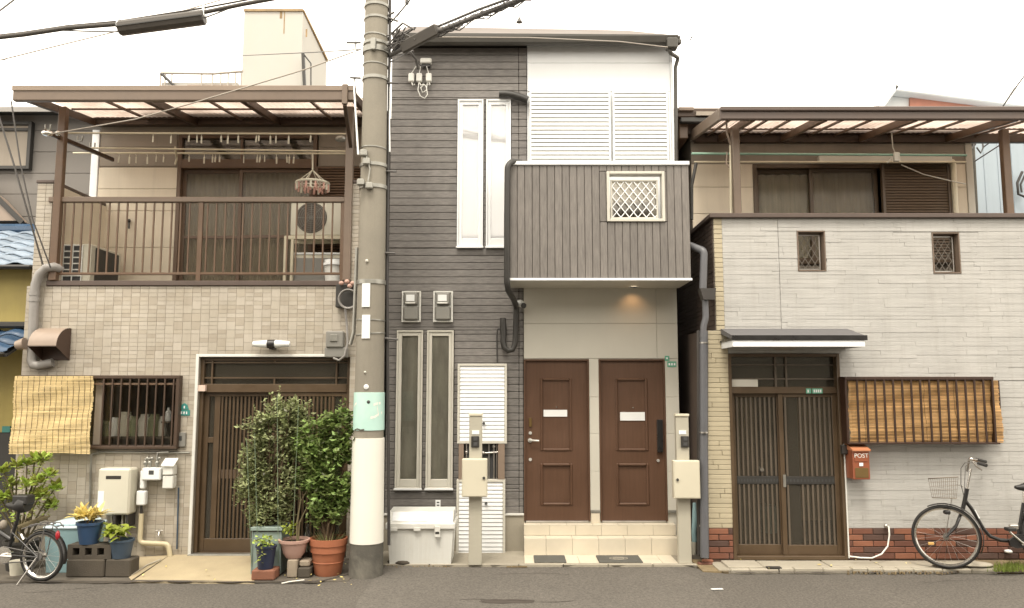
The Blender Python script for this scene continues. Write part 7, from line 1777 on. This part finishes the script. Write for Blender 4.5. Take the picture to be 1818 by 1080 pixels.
pot(t, c, .09, .125, Zp(929, yB)-hz, 'blue_pot', .008, .03)
def leaf_mesh(name, L, w, m, bend=.3):
    vs = []; N_ = 5
    for i in range(N_+1):
        f = i/N_; ww = w*math.sin(math.pi*min(f*.93+.05, 1))*.5; z = L*f; y = -bend*L*f*f; vs += [(-ww, y+ww*.35, z), (0, y, z), (ww, y+ww*.35, z)]
    fs = []
    for i in range(N_): a = 3*i; fs += [(a, a+1, a+4, a+3), (a+1, a+2, a+5, a+4)]
    me = bpy.data.meshes.new(name); me.from_pydata(vs, [], fs); me.polygons.foreach_set('use_smooth', [True]*len(fs)); me.materials.append(m); me.update(); return me
lm = leaf_mesh('leaf', .13, .04, M['leaf_yellow']); lm2 = leaf_mesh('leaf', .12, .08, M['leaf_lime'], .6)
def rosette(t, me, c, n, spread, rr, h=.03, smin=.7, smax=1.2, tmin=.2, tmax=1.2, col=None):
    for k in range(n):
        o = bpy.data.objects.new('leaf', me); COL.objects.link(o); a = k*2.4; 
        p = c+Vector((rr.uniform(-spread, spread), rr.uniform(-spread, spread)*.8, rr.uniform(0, h))); place(o, t, p)
        o.rotation_euler = Euler((rr.uniform(tmin, tmax), 0, a), 'XYZ'); s = rr.uniform(smin, smax); o.scale = (s, s, s)
top = P(155, 924, yB+.08)
O('stem', MB().tube([c+Vector((0, 0, .1)), top], .01, 6).tube([c+Vector((.02, 0, .1)), top+Vector((.06, 0, -.01))], .008, 6), M['bark'], t)
rosette(t, lm, top, 110, .10, rr, .05, .75, 1.25, .1, 1.25)
c = Vector((Xp(214, 975, yB+.07), yB+.09, zl)); t = T('potted_plant', 'broad leaved lime green plant in a slate blue pot', 'potted plant', c)
pot(t, c, .088, .118, Zp(960, yB)-zl, 'slate_pot', .006, .025)
top = P(208, 950, yB+.08); O('stem', MB().tube([c+Vector((0, 0, .1)), top+Vector((0, 0, .02))], .009, 6), M['twig'], t)
rosette(t, lm2, top-Vector((0, 0, .02)), 46, .10, rr, .09, .6, 1.1, .3, 1.5)
# pale blue bin with white lid
yC = -1.15; x0, x1 = Xp(78, 960, yC), Xp(150, 960, yC)
t = T('storage_bin', 'pale blue storage bin with white lid behind the folding bicycle wheel', 'bin', ((x0+x1)/2, yC, 0))
zc_ = Zp(940, yC)
mb = MB(); mb.add([(x0+.03, yC+.02, .01), (x1-.03, yC+.02, .01), (x1-.03, yC+.4, .01), (x0+.03, yC+.4, .01), (x0, yC, zc_), (x1, yC, zc_), (x1, yC+.42, zc_), (x0, yC+.42, zc_)], [(0,3,2,1), (4,5,6,7), (0,1,5,4), (1,2,6,5), (2,3,7,6), (3,0,4,7)]); O('bin_body', mb, M['pale_blue'], t)
O('bin_lid', MB().box(x0-.015, x1+.015, yC-.015, yC+.43, zc_+.001, zc_+.03, .01).box(x0+.03, x1-.03, yC+.03, yC+.39, zc_+.0305, zc_+.06, .012), M['bin_lid'], t)
# shrub at far left behind the bicycle
yL = -.95; c = Vector((Xp(38, 980, yL), yL, .006)); t = T('potted_shrub', 'upright yellow green shrub in whorls behind the folding bicycle', 'potted shrub', c)
pot(t, c, .13, .17, .3, 'charcoal', .01, .03)
tips = [(4, 832), (20, 858), (48, 820), (62, 814), (78, 812), (30, 822), (88, 838), (100, 862), (92, 895), (70, 850), (48, 856), (10, 880), (60, 880), (-12, 850), (-25, 880), (28, 893), (75, 875)]
br = MB(); fo = MB()
for px, py in tips:
    yy = yL+rr.uniform(-.12, .15); tip = P(px, py, yy); b0 = c+Vector((rr.uniform(-.06, .06), rr.uniform(-.04, .04), .28)); mid = b0.lerp(tip, .55)+Vector((rr.uniform(-.04, .04), 0, .03))
    br.tube([b0, mid, tip], [.011, .009, .006], 6)
    for k in range(44):
        a = rr.uniform(0, 6.28); el = rr.uniform(-.2, 1.2); d = Vector((math.cos(a)*math.cos(el), math.sin(a)*math.cos(el), math.sin(el))); s = rr.uniform(.06, .11); b = d.cross(Vector((rr.uniform(-.2, .2), rr.uniform(-.2, .2), 1))).normalized(); p = tip+d*.01-Vector((0, 0, rr.uniform(0, .06)))
        nn = d.cross(b); fo.add([p, p+d*s*.6+b*s*.27+nn*.006, p+d*s, p+d*s*.6-b*s*.27+nn*.006], [(0, 1, 2), (0, 2, 3)])
    for k in range(10): leafblob(fo, b0.lerp(tip, rr.uniform(.5, .95)), 3, .05, (.05, .05, .05), rr)
O('branches', br, M['twig'], t); O('foliage', fo, M['leaf_shrub'], t, kind='stuff')
# low greenery and old stick by the bicycle
t = T('leafy_bundle', 'pale cut stems lying behind the bicycle saddle on the bin', 'plant', P(55, 925, -1.0)); mb = MB()
for k in range(9): a = P(35+rr.uniform(-6, 6), 938+rr.uniform(-4, 4), -1.02); b_ = P(86+rr.uniform(-8, 4), 918+rr.uniform(-4, 4), -1.0); mb.tube([a, a.lerp(b_, .5)+Vector((0, 0, .01)), b_], .011, 5)
O('stems', mb, M['twig'], t, kind='stuff')
tag(O('small_white_pot', MB().lathe(Vector((Xp(31, 1000, -1.2), -1.2, .006)), [(.06, 0), (.075, .12), (.075, .14), (.06, .14)], 20), M['cream_plastic']), 'small pale pot on the ground behind the folding bicycle', 'pot')
tag(O('clear_bag', MB().ball(P(6, 932, -1.0), .04, 12, sz=1.3), M['dull_siding']), 'whitish plastic bag hanging by the far left shrub', 'bag')
tag(O('drain_stick', MB().tube([G(232, 1022, .02), G(262, 1003, .05), G(285, 994, .08)], .009, 6), M['slab']), 'pale stick lying across the edge of the beige ramp', 'stick')
# grass tufts at the right end
mb = MB()
for k in range(900):
    px = rr.choice([rr.gauss(1795, 14), rr.uniform(1765, 1900)]); g = G(px, rr.uniform(1004, 1016), .04); h = rr.uniform(.02, .07); a = rr.uniform(0, 6.28); dx, dy = math.cos(a)*.004, math.sin(a)*.004
    mb.add([(g.x-dx, g.y-dy, .038), (g.x+dx, g.y+dy, .038), (g.x+rr.uniform(-.03, .03), g.y+rr.uniform(-.02, .02), .04+h)], [(0, 1, 2)])
o = O('grass', mb, M['grass'], at=(0, 0, 0)); tag(o, 'tufts of short green grass on the soil at the right end of the pavement', 'grass'); o['kind'] = 'stuff'
mb = MB()
for k in range(260):
    px, py = rr.choice([(rr.uniform(684, 812), rr.uniform(1001, 1006)), (rr.uniform(1255, 1300), rr.uniform(1000, 1012)), (rr.uniform(1500, 1700), rr.uniform(1011, 1015)), (rr.uniform(900, 935), 1004)]); g = G(px, py, .02); s = rr.uniform(.003, .008); zz = .006 if px < 1500 else .012; g.y -= .05 if px > 1500 else 0; mb.box(g.x-s, g.x+s, g.y-s, g.y+s, .0, zz+s)
o = O('gravel', mb, M['dirt'], at=(0, 0, 0)); tag(o, 'loose grit along the pavement edge', 'gravel'); o['kind'] = 'stuff'
for i, px in enumerate((1690, 1738)): g = G(px, 1004, .06); o = O('flat_stone', MB().ball((g.x, g.y+.05, .06), .11, 12, sx=1.6, sz=.22), M['slab']); tag(o, ['flat pale stone under the city bicycle front wheel', 'second flat pale stone right of the city bicycle front wheel'][i], 'stone')
o = O('litter', MB().obox(G(1273, 1046, .012), Vector((.055, .006, 0)), Vector((-.003, .014, 0)), Vector((0, 0, .003))), M['white_plastic']); tag(o, 'small white strip of litter on the asphalt at the right', 'litter')
o = O('white_cup', MB().ball(P(1790, 979, Y3-.04), .04, 10, sx=1.1, sz=.5), M['white_plastic']); tag(o, 'small white lump against the brick skirt below the bicycle chain case', 'litter')
mb = MB()
for k in range(46):
    px, py = rr.choice([(rr.uniform(240, 640), rr.uniform(1006, 1034)), (rr.uniform(500, 640), rr.uniform(1026, 1042)), (rr.uniform(1290, 1760), rr.uniform(996, 1013))]); g = G(px, py, .03)
    a = rr.uniform(0, 6.28); s = rr.uniform(.012, .028); u_ = Vector((math.cos(a), math.sin(a), rr.uniform(-.2, .3)))*s; v_ = Vector((-math.sin(a), math.cos(a), rr.uniform(0, .4)))*s*.5
    c_ = Vector((g.x, g.y, .052 if px > 1200 else (.03 + max(0, (g.y+1.45))*.07))); mb.add([c_-u_, c_-v_, c_+u_, c_+v_], [(0, 1, 2, 3)])
o = O('fallen_leaves', mb, M['leaf_yellow'], at=(0, 0, 0)); tag(o, 'scattered dry leaves on the ramp and pavement', 'leaves'); o['kind'] = 'stuff'
# grime collected along the edge of the asphalt
mb = MB(); vs = []; N_ = 420
for i in range(N_+1):
    x = -7+14*i/N_; y = kerb_y(x); w_ = .012+.022*abs(math.sin(x*7.3)+math.sin(x*17.1+1)*.6)+rr.uniform(0, .012); vs += [(x, y+.006, .0115), (x, y-w_, .0115)]
mb.add(vs, [(2*i, 2*i+1, 2*i+3, 2*i+2) for i in range(N_)]); struct('gutter_dirt', mb, M['stain'])
# ================================================================ bicycles
def wheel(t, c, nrm, R_, tyre_r, nspoke, mats, phase=0):
    c = Vector(c); nrm = Vector(nrm).normalized(); u = nrm.cross(Vector((0, 0, 1))).normalized(); v = u.cross(nrm).normalized()
    w = O('wheel', MB().cyl(c-nrm*.045, c+nrm*.045, .016, 12).lathe(c-nrm*.03, [(.03, 0), (.03, .006)], 12, axis=nrm).lathe(c+nrm*.024, [(.03, 0), (.03, .006)], 12, axis=nrm), M['steel'], t)
    O('tyre', MB().ring(c, nrm, R_-tyre_r, tyre_r, 56, 8), M['black_rubber'], w)
    vs = MB(); O('rim', vs.lathe(c-nrm*.012, [(R_-tyre_r*2.1, 0), (R_-tyre_r*1.6, -.002), (R_-tyre_r*1.6, .026), (R_-tyre_r*2.1, .024), (R_-tyre_r*2.6, .012), (R_-tyre_r*2.1, 0)], 56, axis=nrm), M['chrome'], w)
    for k in range(nspoke):
        a = 2*math.pi*k/nspoke+phase; a2 = a+(.5 if k % 2 else -.5); sgn = 1 if (k//2) % 2 else -1
        p0 = c+nrm*.026*sgn+(u*math.cos(a2)+v*math.sin(a2))*.028; p1 = c+(u*math.cos(a)+v*math.sin(a))*(R_-tyre_r*2.2); O('spoke', MB().tube([p0, p1], .0011, 4, caps=False), M['steel'], w)
    return w, u, v
# city bicycle on the right
yb0_ = -1.08; fc_ = P(1679.5, 953, yb0_); Rw = fc_.z-.037
fc_.z = .037+Rw
def B(px, py, dy=0): return P(px, py, yb0_+dy)
cb_ = T('bicycle', 'black city bicycle with wire basket leaning by the brick skirt at right', 'bicycle', (fc_.x, yb0_, .037))
fn = Vector((-.48, -.877, 0))                    # front wheel is turned towards the street
w, u, v = wheel(cb_, fc_, fn, Rw, .019, 24, None, .1)
rcx = fc_.x+1.12; rc_ = Vector((rcx, yb0_+.05, .037+Rw)); w2, u2, v2 = wheel(cb_, rc_, (0.03, -1, 0), Rw, .019, 32, None)
hd0, hd1 = B(1709, 905), B(1717, 868)
fr = MB()
fr.tube([hd0, B(1712, 893), hd1], .021, 10)
fr.tube([B(1713, 888), B(1724, 902), B(1735, 920), B(1745, 938), B(1757, 952), B(1775, 959), B(1795, 961), B(1812, 962, .02)], .019, 10)
bbk = B(1806, 962, .03); stt = B(1817, 893, .03)
fr.tube([bbk, stt], .016, 10); fr.tube([B(1808, 950, .03), rc_+Vector((0, -.05, 0))], .010, 8); fr.tube([B(1815, 905, .03), rc_+Vector((0, -.05, 0))], .008, 8); fr.tube([bbk, rc_+Vector((0, .05, 0))], .010, 8)
O('bicycle_frame', fr, M['black_paint'], cb_)
fk = MB()
for s in (-1, 1): fk.tube([B(1710, 905)+fn*0, B(1706, 912)+fn*.05*s, B(1697, 935)+fn*.055*s, fc_+fn*.05*s], [.015, .014, .012, .009], 8)
O('fork', fk, M['black_paint'], cb_)
O('stem', MB().tube([hd1, B(1722, 842), B(1724, 832)], .012, 8), M['chrome'], cb_)
hb_ = O('handlebar', MB().tube([B(1741, 822, -.28), B(1728, 818, -.2), B(1720, 816, -.1), B(1717, 836, 0), B(1722, 815, .12), B(1736, 816, .25)], .011, 8), M['chrome'], cb_)
O('grip', MB().tube([B(1736, 822, -.26), B(1752, 827, -.34)], .017, 10), M['black_rubber'], hb_); O('grip', MB().tube([B(1734, 816, .24), B(1750, 820, .32)], .017, 10), M['black_rubber'], hb_)
O('brake_lever', MB().tube([B(1727, 820, -.2), B(1734, 829, -.26), B(1743, 835, -.33)], .007, 6), M['chrome'], hb_)
O('bell', MB().ball(B(1724, 815, -.16), .022, 10, sz=.8), M['chrome'], hb_)
O('brake_cable', MB().tube([B(1727, 822, -.2), B(1713, 822, -.2), B(1706, 832, -.15), B(1706, 860, -.08), B(1711, 880, -.05)], .004, 5).tube([B(1722, 822, .1), B(1714, 828, .05), B(1713, 850, -.02), B(1712, 876, -.03)], .004, 5), M['cable_far'], hb_)
# wire basket
bq = [B(1648, 850, -.22), B(1701, 847, -.12), B(1701, 847, .2), B(1648, 850, .14)]; bb_ = [B(1655, 884, -.17), B(1698, 885, -.1), B(1698, 885, .15), B(1655, 884, .1)]
bk2 = O('basket', MB().tube(bq, .0045, 5, closed=True).tube(bb_, .004, 5, closed=True), M['wire_basket'], cb_)
mb = MB()
for i in range(4):
    a0, a1, b0_, b1_ = bq[i], bq[(i+1) % 4], bb_[i], bb_[(i+1) % 4]; n = 14
    for k in range(n+1): mb.tube([a0.lerp(a1, k/n), b0_.lerp(b1_, k/n)], .0018, 4, caps=False)
    for k in range(1, 5): mb.tube([a0.lerp(b0_, k/5), a1.lerp(b1_, k/5)], .0018, 4, caps=False)
for k in range(9): mb.tube([bb_[0].lerp(bb_[1], k/8), bb_[3].lerp(bb_[2], k/8)], .0018, 4, caps=False)
O('basket_mesh', mb, M['wire_basket'], bk2, kind='stuff')
O('basket_stay', MB().tube([B(1690, 885, -.05), fc_-fn*.05+Vector((0, 0, .02))], .004, 5).tube([B(1699, 860, 0), B(1716, 866, 0)], .006, 5), M['steel'], cb_)
def fender(t, c, nrm, R_, a0, a1, m, w_=.03):
    nrm = Vector(nrm).normalized(); u = Vector((0, 0, 1)).cross(nrm).normalized(); v = Vector((0, 0, 1)); vs = []; n = 30
    for i in range(n+1):
        a = math.radians(a0+(a1-a0)*i/n); d = u*math.cos(a)+v*math.sin(a)
        for k in range(5): q = (k-2)/2; vs.append(Vector(c)+d*(R_-.010*q*q)+nrm*(w_*q))
    return O('mudguard', MB().add(vs, [(5*i+k, 5*i+k+1, 5*i+k+6, 5*i+k+5) for i in range(n) for k in range(4)], True), M[m], t)
uu = Vector((0, 0, 1)).cross(fn.normalized())
sgn = 1 if uu.x > 0 else -1
if sgn > 0: fender(cb_, fc_, fn, Rw+.018, -25, 118, 'black_paint')
else: fender(cb_, fc_, fn, Rw+.018, 205, 62, 'black_paint')
fender(cb_, rc_, (0, -1, 0), Rw+.02, 0, 170, 'black_paint')
O('front_lamp', MB().box(*R(1675, 906, 1685, 913, yb0_-.07)[:2], yb0_-.11, yb0_-.05, *R(1675, 906, 1685, 913, yb0_-.07)[2:], .01), M['black_paint'], cb_)
O('spoke_reflector', MB().box(*R(1646, 962, 1656, 967, yb0_-.04)[:2], yb0_-.07, yb0_-.055, *R(1646, 962, 1656, 967, yb0_-.04)[2:], .004), M['amber'], cb_)
O('seat_post', MB().cyl(stt, B(1818, 872, .03), .013, 10), M['chrome'], cb_)
O('saddle', MB().tube([B(1802, 865, .03), B(1810, 866, .03), B(1830, 864, .03), B(1850, 860, .03)], [.016, .03, .06, .075], 12), M['black_rubber'], cb_)
O('chain_case', MB().prism([(B(1786, 958, 0).x, B(1786, 958).z), (B(1800, 948, 0).x, B(1800, 948).z), (rc_.x, rc_.z+.06), (rc_.x+.05, rc_.z), (rc_.x, rc_.z-.05), (B(1800, 976, 0).x, B(1800, 972).z), (B(1788, 970, 0).x, B(1788, 968).z)], yb0_-.06, yb0_-.03), M['black_paint'], cb_)
O('crank', MB().tube([bbk+Vector((0, -.1, 0)), B(1795, 947, -.12), B(1790, 941, -.12)], .011, 8).cyl(bbk+Vector((0, -.1, 0)), bbk+Vector((0, .1, 0)), .02, 10), M['chrome'], cb_)
O('pedal', MB().box(*R(1784, 936, 1798, 942, yb0_-.15)[:2], yb0_-.22, yb0_-.13, *R(1784, 936, 1798, 942, yb0_-.15)[2:], .006), M['black_rubber'], cb_)
O('crank_lock', MB().box(*R(1793, 932, 1808, 940, yb0_-.03)[:2], yb0_-.04, yb0_, *R(1793, 932, 1808, 940, yb0_-.03)[2:], .006), M['chrome'], cb_)
O('kickstand', MB().tube([rc_+Vector((0, .05, 0)), rc_+Vector((.1, .12, -Rw+.005))], .008, 6), M['steel'], cb_)
O('frame_badge', MB().bar(B(1729, 905, -.0)+Vector((0, -.021, 0)), B(1737, 920, -.0)+Vector((0, -.021, 0)), .004, .012), M['white_plastic'], cb_)
# folding bicycle at the left edge
yf = -1.49; RL = .245; lc_ = P(75, 987, yf); lc_.z = RL+.006
fd = Vector((-.985, .17, 0)); fnn = Vector((-.17, -.985, 0))
def Lp(px, py, side=0):
    # point on the upright plane through the rear axle along the bicycle
    u_ = (px-CXP)/F; v_ = (CYP-py)/F; d = Vector((u_, ct-v_*st, st+v_*ct)); o_ = Vector((0, -CAMD, CAMH)); t_ = (lc_-o_).dot(fnn)/d.dot(fnn); return o_+d*t_+fnn*side
fb = T('bicycle', 'dark folding bicycle with rear rack and red reflector at the left edge', 'bicycle', (lc_.x, lc_.y, 0))
w, u, v = wheel(fb, lc_, fnn, RL, .021, 20, None)
fc2 = lc_+fd*.98; w, u, v = wheel(fb, fc2, fnn, RL, .021, 28, None)
bb2 = Lp(14, 984); sc2 = Lp(36, 900); hd = lc_+fd*.86+Vector((0, 0, .42))
mb = MB(); mb.tube([bb2, Lp(22, 950), Lp(30, 925)], .019, 10); mb.tube([Lp(20, 958), Lp(0, 945), hd-Vector((0, 0, .15))], .026, 10); mb.tube([hd-Vector((0, 0, .2)), hd+Vector((.02, 0, .05))], .02, 10)
for s in (-1, 1): mb.tube([bb2+fnn*.04*s, lc_+fnn*.06*s], .010, 8); mb.tube([Lp(26, 945)+fnn*.03*s, lc_+fnn*.06*s], .008, 8); mb.tube([hd-Vector((0, 0, .18))+fnn*.03*s, fc2+fnn*.05*s], .011, 8)
O('bicycle_frame', mb, M['black_paint'], fb)
O('seat_post', MB().cyl(Lp(30, 928), Lp(34, 905), .016, 10), M['black_paint'], fb)
s0 = Lp(34, 901)
O('saddle', MB().tube([s0-fd*.10+Vector((0, 0, .03)), s0-fd*.04+Vector((0, 0, .03)), s0+fd*.04+Vector((0, 0, .015)), s0+fd*.14+Vector((0, 0, .02))], [.07, .085, .05, .02], 14), M['black_rubber'], fb)
O('saddle_bag', MB().obox(Lp(42, 887), fd*.085, fnn*.06, Vector((0, 0, .045)), .012), M['black_rubber'], fb)
rk2 = MB()
for s in (-1, 1): rk2.tube([Lp(46, 938)+fnn*.05*s, Lp(70, 929)+fnn*.055*s, Lp(100, 930)+fnn*.055*s, Lp(108, 937)+fnn*.04*s], .006, 6); rk2.tube([Lp(88, 930)+fnn*.055*s, lc_+fnn*.062*s], .005, 6)
rk2.tube([Lp(106, 934)+fnn*-.05, Lp(106, 934)+fnn*.05], .006, 6)
for q in (60, 78, 92): rk2.tube([Lp(q, 931)+fnn*-.055, Lp(q, 931)+fnn*.055], .005, 6)
O('rear_rack', rk2, M['cable_far'], fb)
O('rear_reflector', MB().ball(Lp(105, 950, .02), .036, 12, sx=.6, sy=.6, sz=1.3), M['red_lens'], fb)
O('crank', MB().tube([bb2+fnn*.09, Lp(34, 985, .09)], .011, 8).cyl(bb2-fnn*.06, bb2+fnn*.09, .018, 10).lathe(bb2+fnn*.05, [(.0, 0), (.085, 0), (.085, .004), (0, .004)], 28, axis=fnn), M['chrome'], fb)
O('chain', MB().tube([bb2+fnn*.05+Vector((0, 0, .08)), lc_+fnn*.05+Vector((0, 0, .03))], .006, 5).tube([bb2+fnn*.05-Vector((0, 0, .08)), lc_+fnn*.05-Vector((0, 0, .03))], .006, 5), M['cable_far'], fb)
O('sprocket', MB().lathe(lc_+fnn*.045, [(.0, 0), (.04, 0), (.04, .012), (0, .012)], 20, axis=fnn), M['cable_far'], fb)
O('derailleur', MB().tube([lc_+fnn*.07, lc_+fnn*.07+fd*.03-Vector((0, 0, .08)), lc_+fnn*.06+fd*.06-Vector((0, 0, .14))], .012, 6), M['cable_far'], fb)
O('brake_caliper', MB().tube([Lp(42, 948, .03), Lp(48, 957, .04)], .014, 8), M['chrome'], fb)
uu = Vector((0, 0, 1)).cross(fnn.normalized())
if uu.x > 0: fender(fb, lc_, fnn, RL+.02, -15, 120, 'black_paint')
else: fender(fb, lc_, fnn, RL+.02, 195, 60, 'black_paint')
O('handlebar', MB().tube([hd+Vector((.02, 0, .05)), hd+Vector((.04, 0, .5))], .014, 8).tube([hd+Vector((.04, 0, .5))-fnn*.27, hd+Vector((.04, 0, .5))+fnn*.27], .012, 8), M['chrome'], fb)
O('kickstand', MB().tube([lc_-fd*.0+fnn*.07, lc_+fd*.12+fnn*.16-Vector((0, 0, RL-.0))], .008, 6), M['steel'], fb)
